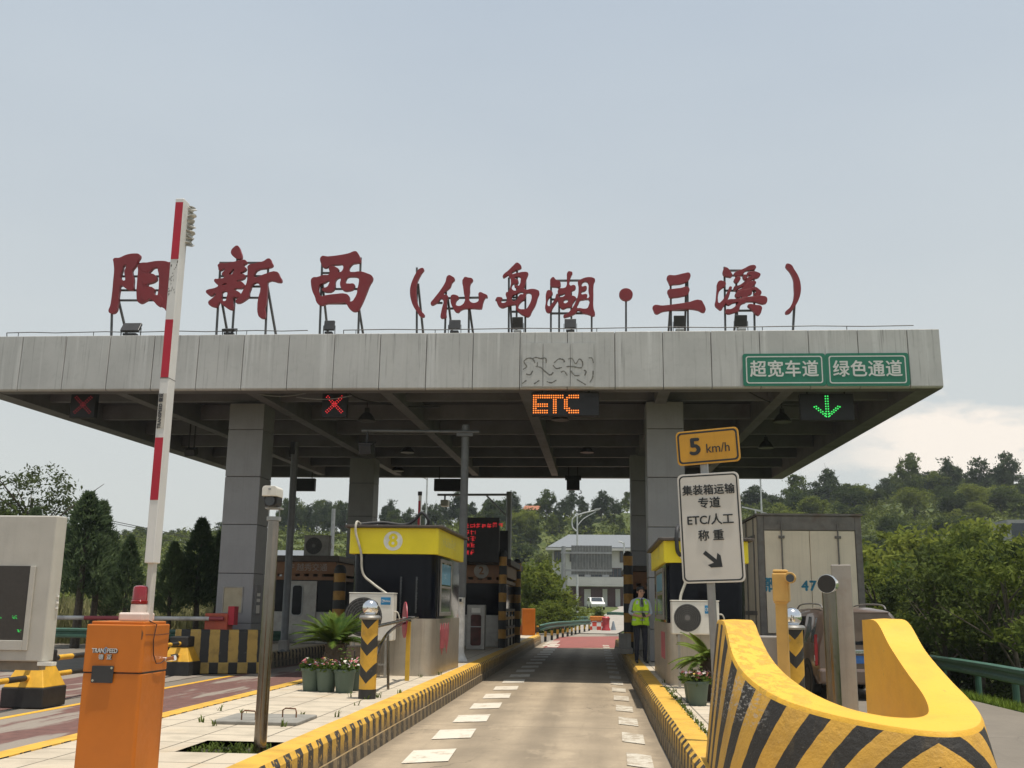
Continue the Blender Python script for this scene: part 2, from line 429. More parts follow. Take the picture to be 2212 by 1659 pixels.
# ------------------------------------------------------------------ traffic islands
def paving_mat():
    n = NT('island_slabs'); x, y, z = n.xyz()
    b = n.t.nodes.new('ShaderNodeTexBrick'); n.t.links.new(n.tc.outputs['Object'], b.inputs['Vector'])
    b.inputs['Scale'].default_value = 1.0; b.inputs['Brick Width'].default_value = .62; b.inputs['Row Height'].default_value = .6
    b.inputs['Mortar Size'].default_value = .011; b.offset = .0; b.inputs['Mortar Smooth'].default_value = .3
    b.inputs['Color1'].default_value = (.52,.45,.345,1); b.inputs['Color2'].default_value = (.46,.395,.305,1); b.inputs['Mortar'].default_value = (.11,.095,.07,1)
    c = n.mix(n.math('MULTIPLY', n.ramp(n.noise(2.2, 8, .65), .45, .7), .55), b.outputs['Color'], (.29,.25,.19))
    c = n.mix(n.math('MULTIPLY', n.ramp(n.noise(.8, 4), .56, .68), .4), c, (.42,.28,.13))
    c = n.mix(n.math('MULTIPLY', n.ramp(n.noise(45, 3), .5, .8), .25), c, (.2,.18,.14))
    n.bump(n.noise(50, 4), .25, .01); return n.fin(c, .85)
mPave = paving_mat()
def kerb_mat(name, yel, fade):
    """yellow kerb with black stripes painted down its face, worn off towards the road"""
    n = NT(name); x, y, z = n.xyz(); nx_, ny_, nz_ = n.normal()
    wob = n.math('MULTIPLY', n.math('SUBTRACT', n.noise(4, 3), .5), .10)
    fr = n.math('FRACT', n.math('DIVIDE', n.math('ADD', n.math('ADD', y, x), n.math('MULTIPLY', wob, .35)), .34))
    st = n.math('GREATER_THAN', fr, .48)
    side = n.math('LESS_THAN', nz_, .93)
    chip = n.ramp(n.noise(14, 6, .7), .62, .54)
    blk = n.math('MULTIPLY', n.math('MULTIPLY', st, side), chip)
    a = n.mix(n.ramp(n.noise(3, 7, .65), .4, .7), yel, mul(yel, .72))
    a = n.mix(n.math('MULTIPLY', n.ramp(n.noise(9, 6, .7), .58, .68), .55), a, (.30,.24,.14))
    c = a
    low = n.ramp(n.math('ADD', z, n.math('MULTIPLY', n.math('SUBTRACT', n.noise(3, 5), .5), .22)), .34*fade, .10)
    dirt = n.mix(n.ramp(n.noise(5, 6), .3, .7), (.10,.085,.065), (.20,.165,.115))
    c = n.mix(n.math('MULTIPLY', low, .88), c, dirt)
    c = n.mix(n.math('MULTIPLY', blk, n.math('SUBTRACT', 1.0, n.math('MULTIPLY', low, .22))), c, (.028,.026,.024))
    n.bump(n.noise(18, 6), .5, .02); return n.fin(c, .75)
mKerb = kerb_mat('striped_kerb', (.62,.36,.045), 1.0)
mKerbOld = kerb_mat('faded_striped_kerb', (.42,.33,.19), .8)
def kerb_run(m, pts, inward, w=.30, h=KH):
    """kerb along pts (face line on the ground); inward = unit normals pointing into the island"""
    prof = [(0.0, -.02), (.012, .14), (.028, .145), (.035, h-.05), (.075, h), (w, h+.006), (w, h-.12)]
    for i in range(len(pts)-1):
        (x0, y0), (x1, y1) = pts[i], pts[i+1]; n0, n1 = inward[i], inward[i+1]
        L = math.hypot(x1-x0, y1-y0); k = max(1, int(L/.8)); o = len(m.v)
        for j in range(k+1):
            t = j/k; jx = .008*mnoise.noise((x0+t*9, (y0+(y1-y0)*t)*1.7, 0)) if 0 < j < k else 0
            for a, z in prof:
                nx, ny = n0[0]+(n1[0]-n0[0])*t, n0[1]+(n1[1]-n0[1])*t
                m.v.append((x0+(x1-x0)*t+nx*(a+jx), y0+(y1-y0)*t+ny*(a+jx), z))
        q = len(prof)
        for j in range(k):
            for a in range(q-1): m.f.append((o+j*q+a, o+j*q+a+1, o+(j+1)*q+a+1, o+(j+1)*q+a)); m.m.append(0)
def island(name, x0, x1, y0, y1, kr=mKerb, yline=None, holes=()):
    m = MB(); xs_ = sorted({x0+.2, x1-.2, *[h[0] for h in holes], *[h[1] for h in holes]}); ys_ = sorted({y0+.2, y1-.2, *[h[2] for h in holes], *[h[3] for h in holes]})
    ks = max(1, 1)
    for a, b in zip(xs_, xs_[1:]):
        for c, d in zip(ys_, ys_[1:]):
            if any(h[0]-1e-6 <= a and b <= h[1]+1e-6 and h[2]-1e-6 <= c and d <= h[3]+1e-6 for h in holes): continue
            m.add([(a,c,KH-.006),(b,c,KH-.006),(b,d,KH-.006),(a,d,KH-.006)], [(0,1,2,3)])
    o = struct(m.build(name, mPave))
    k = MB(); r = .35
    ring, nor = [], []
    for (cx, cy, a0) in ((x0+r, y0+r, 180), (x1-r, y0+r, 270), (x1-r, y1-r, 0), (x0+r, y1-r, 90)):
        for j in range(5):
            t = R(a0+22.5*j); ring.append((cx+r*math.cos(t), cy+r*math.sin(t))); nor.append((-math.cos(t), -math.sin(t)))
    ring.append(ring[0]); nor.append(nor[0]); kerb_run(k, ring, nor)
    ko = k.build('island_kerb', kr, smooth=True); struct(ko)
    return o
HOLE = (-3.55, -2.83, 8.98, 9.75)
main_isl = island('toll_island', -5.0, -2.5, 5.2, 50.2, holes=[HOLE])
right_isl = island('toll_island', .8, 3.15, 6.0, 45)
left_isl = island('toll_island', -10.6, -8.4, 25.6, 46, mKerbOld)
pit = MB(); pit.box(HOLE[0], HOLE[1], HOLE[2], HOLE[3], KH-.22, KH-.06)
soil = M('pit_soil', (.05,.045,.03), .95, var=.4, scale=8, dirt=(.03,.06,.012), damt=.8, bump=.6)
struct(pit.build('planting_pit', soil))
# gravel / moss in the pit + weeds growing from the joints
mWeed = foliage('weed_green', (.045,.075,.012), (.14,.17,.04), 3)
wd = MB()
def tuft(m, x, y, z, n, h, sp):
    for _ in range(n):
        a = rnd.uniform(0, 6.28); l = h*rnd.uniform(.5, 1); s_ = sp*rnd.uniform(.4, 1)
        w = .006+.004*rnd.random(); dx, dy = math.cos(a), math.sin(a)
        b = Vector((x+rnd.uniform(-.03, .03), y+rnd.uniform(-.03, .03), z)); mid = b+Vector((dx*s_*.4, dy*s_*.4, l*.6)); tip = b+Vector((dx*s_, dy*s_, l*.85))
        px = Vector((-dy*w, dx*w, 0)); m.add([b-px, b+px, mid+px*.8, mid-px*.8, tip], [(0,1,2,3), (3,2,4)])
for _ in range(70):
    tuft(wd, rnd.uniform(HOLE[0]+.05, HOLE[1]-.05), rnd.uniform(HOLE[2]+.05, HOLE[3]-.05), KH-.07, 5, .09, .08)
for (x, y) in [(-4.15,11.2),(-3.95,11.9),(-3.25,11.9),(-2.9,12.0),(-3.2,10.95),(-3.05,14.3),(-2.95,14.6),(-2.8,15.3),(-3.35,14.6),(-3.0,13.4),(-4.4,12.4),(-3.9,10.9),(1.18,18.6),(1.2,16.5),(1.16,15.0),(1.5,13.2),(-3.1,18.9),(-2.85,19.6)]:
    tuft(wd, x, y, KH-.01, 6, .11, .08)
for _ in range(160):                             # green line along the inner edge of the right kerb
    y = rnd.uniform(10.5, 17.7); tuft(wd, 1.12+rnd.uniform(-.02, .03), y, KH-.01, 3, .05, .04)
stuff(wd.build('weeds', mWeed), 'small green weeds and moss growing in the tree pit and paving joints', 'weeds')
# ------------------------------------------------------------------ canopy
CF, CR, XL, XR = 23.4, 43.8, -14.92, 7.80
def zb(y): return 6.54+(y-CF)*.0215            # underside rises slightly to the rear
ZT = 7.90
n = NT('canopy_panel')
base = (.45,.445,.425)
c = n.mix(n.ramp(n.noise(.7, 5), .3, .7), mul(base, .9), mul(base, 1.07))
s1 = n.noise(2.0, 5, .65, (2.2, 2.2, .03)); s2 = n.noise(6.0, 4, .6, (3.0, 3.0, .05))
x, y, z = n.xyz()
up = n.ramp(z, 6.5, 7.9)
c = n.mix(n.math('MULTIPLY', n.ramp(s1, .5, .68), n.math('MULTIPLY_ADD', up, .5, .5)), c, (.56,.555,.535))
c = n.mix(n.math('MULTIPLY', n.ramp(s2, .55, .72), n.math('MULTIPLY_ADD', up, .5, .45)), c, (.235,.228,.215))
c = n.mix(n.math('MULTIPLY', n.ramp(n.noise(9, 4), .5, .8), .12), c, (.15,.15,.14))
mPanel = n.fin(c, .55, .15)
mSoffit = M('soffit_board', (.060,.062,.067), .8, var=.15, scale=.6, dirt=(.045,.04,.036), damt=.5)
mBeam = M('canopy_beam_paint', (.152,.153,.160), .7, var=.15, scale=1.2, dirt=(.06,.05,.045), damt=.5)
canopy = thing('canopy', 'wide flat grey panel-clad toll plaza canopy with a streaked fascia', 'canopy', (0, 0, 0))
f = MB(); pw = 1.1; k = 0; xx = XL
while xx < XR-.05:
    x1 = min(xx+pw, XR); wide = (-1.95 < xx+.55 < .45)
    g_ = .006
    m_ = [(CF, zb(CF)), (CF-.03, zb(CF)+.04), (CF-.02, zb(CF)+.5), (CF, ZT), (CF+.1, ZT), (CF+.1, zb(CF))]
    j = rnd.uniform(-.004, .004)
    f.add([(xx+g_, y+j, z) for y, z in m_]+[(x1-g_, y+j, z) for y, z in m_], [(0,1,2,3,4,5), (11,10,9,8,7,6)]+[(i, (i+1) % 6, (i+1) % 6+6, i+6) for i in range(6)])
    xx = x1
f.build('fascia', mPanel, canopy, bevel=.012)
s_ = MB()
def slab(m, x0, x1, y0, y1, d0, d1, mat=0):     # a strip between two heights measured from the sloping underside
    m.add([(x0,y0,zb(y0)+d0),(x1,y0,zb(y0)+d0),(x1,y1,zb(y1)+d0),(x0,y1,zb(y1)+d0),(x0,y0,zb(y0)+d1),(x1,y0,zb(y0)+d1),(x1,y1,zb(y1)+d1),(x0,y1,zb(y1)+d1)],
          [(3,2,1,0),(4,5,6,7),(0,1,5,4),(1,2,6,5),(2,3,7,6),(3,0,4,7)], mat)
def sidef(x0, x1):
    s_.add([(x0,CF+.104,zb(CF)),(x1,CF+.104,zb(CF)),(x1,CR,zb(CR)),(x0,CR,zb(CR)),(x0,CF+.104,ZT-.002),(x1,CF+.104,ZT-.002),(x1,CR,ZT-.002),(x0,CR,ZT-.002)],
           [(3,2,1,0),(4,5,6,7),(0,1,5,4),(1,2,6,5),(2,3,7,6),(3,0,4,7)])
sidef(XL, XL+.5); sidef(XR-.5, XR)
s_.add([(XL+.504,CR-.4,zb(CR-.4)),(XR-.504,CR-.4,zb(CR-.4)),(XR-.504,CR,zb(CR)),(XL+.504,CR,zb(CR)),(XL+.504,CR-.4,ZT-.002),(XR-.504,CR-.4,ZT-.002),(XR-.504,CR,ZT-.002),(XL+.504,CR,ZT-.002)],
       [(3,2,1,0),(4,5,6,7),(0,1,5,4),(1,2,6,5),(2,3,7,6),(3,0,4,7)])
s_.add([(XL+.504,CF+.106,zb(CF)+.01),(XR-.504,CF+.106,zb(CF)+.01),(XR-.504,CF+.5,zb(CF+.5)+.01),(XL+.504,CF+.5,zb(CF+.5)+.01),(XL+.504,CF+.106,zb(CF)+.3),(XR-.504,CF+.106,zb(CF)+.3),(XR-.504,CF+.5,zb(CF+.5)+.3),(XL+.504,CF+.5,zb(CF+.5)+.3)],
       [(3,2,1,0),(4,5,6,7),(0,1,5,4),(1,2,6,5),(2,3,7,6),(3,0,4,7)])
s_.build('edge_cladding', mBeam, canopy)
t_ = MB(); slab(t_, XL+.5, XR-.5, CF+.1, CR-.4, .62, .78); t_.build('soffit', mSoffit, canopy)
rf = MB(); rf.box(XL+.01, XR-.01, CF+.1, CR-.01, ZT-.12, ZT-.01); rf.build('roof', mConcrete, canopy)
PUR = [26, 29, 32, 35, 38, 41]; LON = [-11.6, -8.3, -5.0, -1.65, 1.65, 4.5]
for y in PUR:
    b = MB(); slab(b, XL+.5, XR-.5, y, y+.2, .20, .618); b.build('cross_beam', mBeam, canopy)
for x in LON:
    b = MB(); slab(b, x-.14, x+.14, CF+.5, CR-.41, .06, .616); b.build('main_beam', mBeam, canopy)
for (x, p) in ((-6.6, .12), (3.2, .0)):
    b = MB(); pts = [Vector((x+(i/14)*2.4+p*math.sin(i*.9), CF+.6+i*.25, zb(CF+.6+i*.25)+.30-.22*math.sin(math.pi*i/14))) for i in range(15)]
    b.tube(pts, .018, 6); b.build('cable', mDark, canopy)
b = MB()
for (u0, v0, u1, v1, sag) in ((560, 852, 660, 850, 5), (640, 858, 760, 855, 6)):
    b.tube([P(u0+(u1-u0)*t/8, v0+(v1-v0)*t/8+sag*math.sin(math.pi*t/8), CF+.7) for t in range(9)], .012, 6)
b.build('cable', mGalv, canopy)
# patch of bare sheet where an old sign was glued on, with tar-like adhesive marks
q = MB(); a0, a1 = P(1128, 760, CF-.05), P(1300, 836, CF-.05)
for (u0, u1, v0, v1) in ((1128, 1173, 742, 836), (1174, 1232, 742, 836), (1233, 1283, 742, 836)):
    A, B = P(u0, v1, CF), P(u1, v0, CF); q.box(A.x, B.x-.008, CF-.052, CF-.038, A.z, B.z)
q.build('bare_sheet', M('pale_sheet', (.47,.465,.445), .5, .1, var=.06, streak=.35), canopy)
ZX = lambda zx, zy: P((1200+zx*.63291)/1.8517, (1300+zy*.63291)/1.8517, CF-.056)
SQ = [[(1410,280),(1432,262),(1415,232),(1440,210),(1470,215),(1485,240)],[(1465,215),(1490,205),(1520,212),(1552,210),(1556,240)],
 [(1490,262),(1520,268),(1545,290),(1580,316),(1600,300)],[(1605,240),(1635,215),(1665,220),(1670,235)],[(1600,255),(1620,275),(1655,268)],
 [(1695,215),(1720,212),(1742,245),(1765,215),(1785,235),(1778,270),(1720,262),(1685,264)],[(1825,208),(1845,210),(1855,240)],[(1430,310),(1455,314),(1470,290)],
 [(1650,298),(1670,292),(1688,318)],[(1712,290),(1735,318),(1765,320)],[(1795,285),(1808,295),(1800,318)],[(1405,370),(1430,350)],[(1480,372),(1512,350)],
 [(1560,358),(1590,365),(1620,348)],[(1750,345),(1780,362),(1806,378)],[(1500,235),(1500,262)],[(1832,362),(1850,330),(1852,290)]]
mTar = M('tar_adhesive', (.16,.155,.14), .9, var=.5)
for s in SQ:
    pts = [ZX(a, b) for a, b in s]; w = .017; ad = MB(); q_ = []
    for i in range(len(pts)-1):
        p0, p1, p2, p3 = pts[max(i-1,0)], pts[i], pts[i+1], pts[min(i+2,len(pts)-1)]
        for j in range(5):
            t_ = j/5; q_.append(.5*((2*p1)+(p2-p0)*t_+(2*p0-5*p1+4*p2-p3)*t_*t_+(3*p1-p0-3*p2+p3)*t_**3))
    pts = q_+[pts[-1]]
    for i in range(len(pts)-1):
        p, r_ = pts[i], pts[i+1]; d = (r_-p).normalized(); nrm = Vector((-d.z, 0, d.x))*w*rnd.uniform(.5, 1.1)
        yo = Vector((0, -.0003*i, 0)); ad.add([p-nrm+yo-d*.004, r_-nrm+yo+d*.004, r_+nrm+yo+d*.004, p+nrm+yo-d*.004], [(0,1,2,3)])
    ad.build('adhesive_mark', mTar, canopy)
# thin lightning rail along the roof edge
for (ua, ub, lab) in ((15, 665, 'thin lightning rod rail along the left half of the roof edge'), (742, 1974, 'thin lightning rod rail along the right half of the roof edge')):
    r_ = thing('lightning_rail', lab, 'rail', (P(ua, 716, CF+.05).x, CF+.05, ZT), group='lightning rails on the roof edge')
    m = MB(); xa, xb = P(ua, 716, CF+.05).x, P(ub, 712, CF+.05).x; L = xb-xa
    m.tube([(t*L/12, 0, .10+.012*math.sin(t*2.1)) for t in range(13)], .011, 6); m.tube([(0, 0, .10), (0, .03, .0)], .011, 6)
    m.build('rod', mFrame, r_)
    for i in range(int(L/1.9)+1):
        b = MB(); b.tube([(.3+i*1.9, 0, -.005), (.3+i*1.9, 0, .10)], .009, 6); b.build('holder', mFrame, r_)

# columns: metal-clad square piers
mClad = M('column_cladding', (.262,.264,.270), .5, .25, var=.08, scale=1.2, dirt=(.16,.145,.13), damt=.35, streak=.12)
def column(x, y, lab, loc0=KH):
    t = thing('column', lab, 'column', (x, y, loc0), group='clad columns carrying the canopy')
    zt = zb(y)+.1-loc0; w = .92; z = 0.; k = 0
    while z < zt-.02:
        h = min(1.22 if k else .75, zt-z); m = MB()
        m.box(-w/2, w/2, -w/2, w/2, z+.012, z+h); m.build('cladding_panel', mClad, t, bevel=.012); z += h; k += 1
    c_ = MB(); c_.box(-w/2+.03, w/2-.03, -w/2+.03, w/2-.03, 0, zt-.03); c_.build('core', mDark, t)
    return t
cL = column(-8.98, 26.3, 'front left canopy column with a beige notice panel on its face')
column(1.76, 26.2, 'front right canopy column rising behind the white lane sign')
column(-8.55, 38.0, 'rear left canopy column behind the yellow booth numbered 8')
column(1.72, 37.0, 'rear right canopy column behind the man in the vest')
m = MB(); m.box(-.27, .19, -.468, -.462, 1.02, 1.62); m.build('notice_panel', M('aged_paper', (.40,.35,.24), .6, var=.08, dirt=(.25,.2,.12)), cL)
m = MB()
for (a, b, c, d) in ((-.30,-.272,1.0,1.65),(.192,.22,1.0,1.65),(-.272,.192,1.0,1.018),(-.272,.192,1.622,1.65)): m.box(a, b, -.482, -.461, c, d)
m.build('notice_frame', mSteelDull, cL)
m = MB(); m.box(.461, .50, -.30, .1, .95, 1.7); m.build('side_notice', M('side_notice_grey', (.18,.18,.18), .5), cL)
for (z0, z1) in ((1.42,1.5),(1.28,1.36),(1.0,1.2)):
    m = MB(); m.box(.501, .506, -.24, .02, z0, z1); m.build('notice_label', mPlasticW, cL)

# ------------------------------------------------------------------ rooftop characters
def ch(name, lab, ox, oy, polys, bars, floodbar=None):
    """polys/bars drawn in a 400x300 px photo crop at (ox,oy) enlarged to 2212x1659"""
    Y = CF+.22
    def w(a, b, Y=Y): return P((ox+a*.180832)/1.8517, (oy+b*.180832)/1.8517, Y)
    allp = [w(a, b) for poly, _ in polys for a, b in poly]
    cx = sum(p.x for p in allp)/len(allp); loc = Vector((cx, Y, ZT-.01))
    t = thing('sign_character', lab, 'sign character', loc, group='red characters standing on the canopy roof')
    b_ = MB()
    for k, (poly, holes) in enumerate(polys):
        cu = bpy.data.curves.new('letter', 'CURVE'); cu.dimensions = '2D'; cu.fill_mode = 'BOTH'; cu.extrude = .05; cu.bevel_depth = .006; cu.bevel_resolution = 1; cu.resolution_u = 4
        for ring in [poly]+holes:
            s = cu.splines.new('BEZIER'); s.bezier_points.add(len(ring)-1); s.use_cyclic_u = True
            for bp, (a, b) in zip(s.bezier_points, ring):
                p = w(a, b)-loc; bp.co = (p.x, p.z, 0); bp.handle_left_type = bp.handle_right_type = 'AUTO'
        o = bpy.data.objects.new('letter', cu); COL.objects.link(o)
        me = bpy.data.meshes.new_from_object(o.evaluated_get(bpy.context.evaluated_depsgraph_get()))
        bpy.data.objects.remove(o); b_.add([v.co+Vector((0, 0, .0025*k)) for v in me.vertices], [tuple(p.vertices) for p in me.polygons])
    me = bpy.data.meshes.new('letter'); me.from_pydata([tuple(v) for v in b_.v], [], b_.f); me.materials.append(mRed)
    o = bpy.data.objects.new('letter', me); COL.objects.link(o); o.parent = t; o.rotation_euler = (R(90), 0, 0)
    m = MB()
    for br in bars:
        a, b, c, d = br[:4]; lean = br[4] if len(br) > 4 else 0      # lean: foot set back by this much
        p, q = w(a, b, Y+.09)-loc, w(c, d, Y+.09)-loc
        if abs(c-a) < abs(d-b): q.z = 0.; q.y += lean
        m.bar(p, q, .045)
    m.build('frame', mFrame, t)
BOT = 1960
ch('yang', 'red rooftop character 阳, the leftmost, partly behind the raised barrier arm', 420, 980, [
 ([(210,320),(330,300),(500,230),(680,205),(770,220),(790,260),(730,380),(690,470),(615,575),(620,660),(645,760),(640,880),(625,995),(560,1005),(480,970),(360,910),(335,1000),(310,1160),(290,1330),(250,1480),(170,1520),(105,1490),(140,1350),(180,1080),(205,800),(225,550),(212,400)],
  [[(490,450),(425,470),(400,560),(365,670),(360,755),(460,798),(470,760),(450,600),(480,510)]]),
 ([(750,480),(800,440),(1000,430),(1010,590),(980,660),(960,870),(920,985),(930,1220),(860,1280),(790,1295),(740,1250),(722,1150),(735,800),(755,560)], []),
 ([(790,440),(960,405),(1200,370),(1420,395),(1470,430),(1475,530),(1180,510),(1080,525),(1010,590),(900,600),(820,560)], []),
 ([(1215,480),(1470,430),(1480,700),(1460,1100),(1440,1450),(1400,1480),(1330,1410),(1200,1320),(1190,1120),(1210,990),(1218,700)], []),
 ([(900,700),(1060,655),(1130,690),(1160,760),(1140,800),(960,870),(880,880)], []),
 ([(880,985),(1110,985),(1103,1090),(1130,1125),(1240,1130),(1260,1360),(1080,1240),(1010,1195),(900,1250)], [])],
 [(350,420,1450,420),(350,695,1450,695),(320,1003,1450,1003),(290,1225,1400,1225),(155,1450,150,BOT),(290,1180,345,BOT,.5),(1440,380,1440,BOT),(1380,1200,1390,BOT,.5)])
ch('xin', 'red rooftop character 新, second from the left, with a detached top dot', 800, 980, [
 ([(840,30),(870,60),(905,150),(935,260),(920,310),(860,320),(780,280),(710,210),(705,150),(750,80)], []),
 ([(415,450),(600,420),(780,385),(950,345),(1015,350),(1040,400),(970,465),(1030,530),(1000,580),(895,650),(970,655),(1005,690),(980,750),(820,825),(920,820),(960,850),(1000,920),(960,960),(770,1000),(850,1040),(905,1100),(870,1160),(740,1170),(745,1280),(735,1420),(710,1440),(500,1320),(450,1275),(410,1330),(370,1375),(340,1380),(200,1290),(290,1190),(370,1085),(250,1135),(190,1100),(150,1040),(165,1015),(400,940),(420,905),(370,860),(335,780),(420,765),(560,715),(500,660),(570,540),(440,570),(425,510)],
  [[(770,540),(690,610),(650,665),(710,668),(750,620)], [(490,893),(620,870),(610,885),(500,902)], [(505,1055),(610,1045),(605,1180),(580,1250),(500,1235),(495,1130)]]),
 ([(1075,480),(1250,420),(1420,375),(1545,315),(1590,390),(1615,470),(1520,515),(1270,575),(1210,670),(1200,720),(1430,665),(1715,610),(1770,700),(1815,810),(1790,835),(1515,820),(1500,950),(1470,1300),(1440,1400),(1450,1590),(1430,1625),(1340,1610),(1305,1560),(1290,1300),(1305,850),(1165,890),(1130,980),(1100,1060),(1090,1150),(1040,1200),(830,1295),(805,1270),(900,1140),(1000,960),(1050,850),(1070,650),(1075,560)], [])],
 [(440,395,1550,395),(440,690,1500,690),(430,920,1480,920),(400,1168,1480,1168),(830,250,826,400),(455,380,365,BOT),(475,1200,500,BOT,.5),(1515,380,1450,BOT),(1490,900,1580,BOT,.5)])
ch('xi', 'red rooftop character 西, third from the left', 1180, 980, [
 ([(590,275),(740,270),(1000,240),(1200,200),(1355,155),(1400,200),(1440,290),(1455,380),(1360,410),(1270,435),(1210,590),(1460,600),(1620,650),(1700,690),(1725,745),(1650,900),(1580,1080),(1500,1270),(1450,1370),(1400,1450),(1320,1478),(1240,1440),(1190,1380),(1150,1310),(1100,1275),(1030,1280),(850,1290),(690,1310),(600,1340),(530,1320),(485,1260),(460,1170),(400,1030),(370,870),(375,770),(410,735),(500,725),(640,680),(770,660),(772,490),(830,475),(920,510),(975,555),(950,610),(1040,600),(1065,450),(960,445),(800,460),(660,515),(600,440)],
  [[(770,805),(650,850),(560,880),(530,960),(535,1060),(560,1130),(600,1150),(680,1130),(900,1100),(1130,1095),(1190,1130),(1210,1180),(1215,1255),(1270,1260),(1330,1190),(1385,1070),(1390,1000),(1420,870),(1420,750),(1380,720),(1280,710),(1170,725),(1140,760),(1125,850),(1200,870),(1310,875),(1325,920),(1300,980),(1200,1020),(1100,1020),(1040,970),(1010,880),(1012,735),(960,740),(905,790),(885,960),(830,1030),(730,1050),(640,1030),(610,990),(720,940),(760,880)]])],
 [(590,620,1440,620),(600,975,1410,975),(600,1295,1420,1295),(605,290,548,BOT),(610,870,640,BOT,.5),(1455,280,1400,BOT),(1400,1300,1440,BOT,.5)])
ch('paren', 'red rooftop opening bracket between 西 and 仙', 1620, 1020, [
 ([(330,320),(415,315),(360,420),(290,560),(265,640),(250,800),(260,980),(300,1140),(370,1260),(430,1362),(350,1365),(280,1270),(200,1150),(145,1000),(122,850),(135,700),(190,540),(270,390)], [])],
 [(263,280,263,1740),(290,630,350,1740,.5)])
ch('xian', 'red rooftop character 仙, just right of the opening bracket', 1620, 1020, [
 ([(965,465),(1050,490),(1100,540),(1040,620),(1000,720),(925,790),(855,880),(930,900),(960,950),(935,1000),(925,1130),(910,1300),(905,1390),(860,1400),(800,1395),(795,1370),(815,1250),(820,970),(730,1050),(680,1080),(590,1110),(578,1080),(640,990),(780,810),(900,620)], []),
 ([(1030,910),(1130,900),(1190,950),(1130,1030),(1140,1130),(1310,1080),(1305,800),(1318,510),(1400,515),(1500,550),(1490,590),(1450,640),(1435,820),(1445,1045),(1620,1045),(1640,960),(1648,845),(1740,865),(1825,930),(1780,950),(1730,1050),(1700,1180),(1690,1195),(1320,1195),(1230,1230),(1170,1278),(1060,1160),(1020,1050),(1020,960)], [])],
 [(690,1062,830,1062),(900,955,1830,940),(900,1185,1400,1185),(910,790,885,1740),(950,970,1010,1740,.5),(1415,1150,1410,1740),(1430,1190,1480,1740,.5)])
ch('dao', 'red rooftop character 岛, a tall narrow glyph left of 湖', 1960, 1020, [
 ([(600,185),(650,210),(690,260),(690,290),(610,330),(530,370),(475,420),(600,415),(740,390),(840,410),(835,450),(800,540),(770,680),(750,765),(940,765),(1040,785),(1085,820),(1050,960),(1000,1120),(930,1240),(850,1370),(790,1360),(640,1270),(580,1180),(590,1120),(490,1110),(400,1130),(250,1168),(150,1030),(150,960),(210,945),(275,970),(245,1025),(245,1060),(370,1045),(380,1000),(368,840),(410,830),(412,455),(350,480),(295,505),(290,475),(420,350),(530,240)],
  [[(540,525),(570,495),(630,482),(680,505),(685,570),(670,650),(640,695),(545,685),(615,775),(500,785),(512,645),(580,655),(628,610),(610,560)], [(500,910),(560,880),(745,840),(740,880),(680,885),(630,940),(590,1015),(495,1025)], [(740,1000),(790,920),(800,860),(900,855),(928,920),(915,1020),(870,1120),(800,1210),(750,1215),(630,1190),(630,1120),(680,1050)]])],
 [(120,1000,760,1000),(500,940,780,940),(440,1255,780,1255),(600,300,600,450),(418,500,415,1740),(455,1100,455,1740,.5),(785,560,780,1740)])
ch('hu', 'red rooftop character 湖, left of the round dot', 2160, 1020, [
 ([(300,505),(330,540),(370,570),(430,590),(455,660),(440,710),(340,712),(240,690),(232,620),(240,550)], []),
 ([(180,795),(240,805),(278,850),(250,910),(190,970),(160,1060),(170,1130),(205,1148),(260,1100),(330,1000),(400,870),(410,960),(370,1040),(270,1200),(255,1240),(185,1280),(130,1230),(135,1050),(145,850)], []),
 ([(625,385),(670,380),(712,400),(690,460),(662,540),(665,690),(750,680),(785,710),(770,770),(700,810),(690,905),(740,920),(795,960),(760,1030),(720,1090),(700,1150),(590,1170),(495,1200),(430,1120),(400,1000),(420,960),(530,930),(560,870),(470,890),(415,880),(418,770),(540,745),(580,720),(600,540)], [[(525,1015),(620,1000),(620,1050),(535,1080)]]),
 ([(850,590),(900,560),(1000,520),(1100,508),(1170,520),(1212,550),(1185,640),(1178,900),(1182,1200),(1212,1310),(1200,1350),(1060,1315),(950,1290),(890,1245),(820,1240),(800,1280),(700,1340),(580,1380),(530,1385),(525,1355),(610,1310),(680,1240),(750,1140),(800,1030),(840,930),(858,720)],
  [[(925,640),(960,605),(1020,595),(1060,620),(1075,800),(1075,965),(1030,960),(1038,890),(910,880),(915,830),(990,800),(1025,760),(1020,705),(925,710)], [(820,1185),(850,1080),(890,1010),(950,1000),(1078,995),(1075,1150),(1050,1190),(980,1205),(880,1190)]])],
 [(240,570,900,565),(240,985,1090,980),(240,1293,1090,1290),(245,545,240,1740),(425,600,425,1000),(688,800,688,1740,.5),(1145,900,1142,1740)])
ch('dot', 'red round dot on a single thin post between 湖 and 三', 2160, 1020, [
 ([(1900+145*math.cos(t*math.pi/6), 882+130*math.sin(t*math.pi/6)) for t in range(12)], [])], [(1902,900,1902,1740)])
ch('san', 'red rooftop character 三 of three horizontal strokes', 2560, 1020, [
 ([(605,485),(780,465),(1000,415),(1080,408),(1110,460),(1100,510),(1050,580),(960,625),(860,650),(730,660),(660,670),(640,630)], []),
 ([(612,800),(750,765),(900,745),(1050,722),(1085,760),(1080,820),(1030,885),(900,925),(760,945),(660,945),(630,890)], []),
 ([(290,1145),(500,1135),(800,1100),(1050,1065),(1345,1018),(1390,1080),(1440,1190),(1440,1240),(1410,1275),(1290,1230),(1100,1200),(800,1215),(620,1235),(480,1260),(355,1308),(300,1230)], [])],
 [(680,1220,1060,1220),(675,500,690,1735),(665,1200,648,1735,.5),(1020,480,1030,1735,.5),(1050,480,1062,1735)])
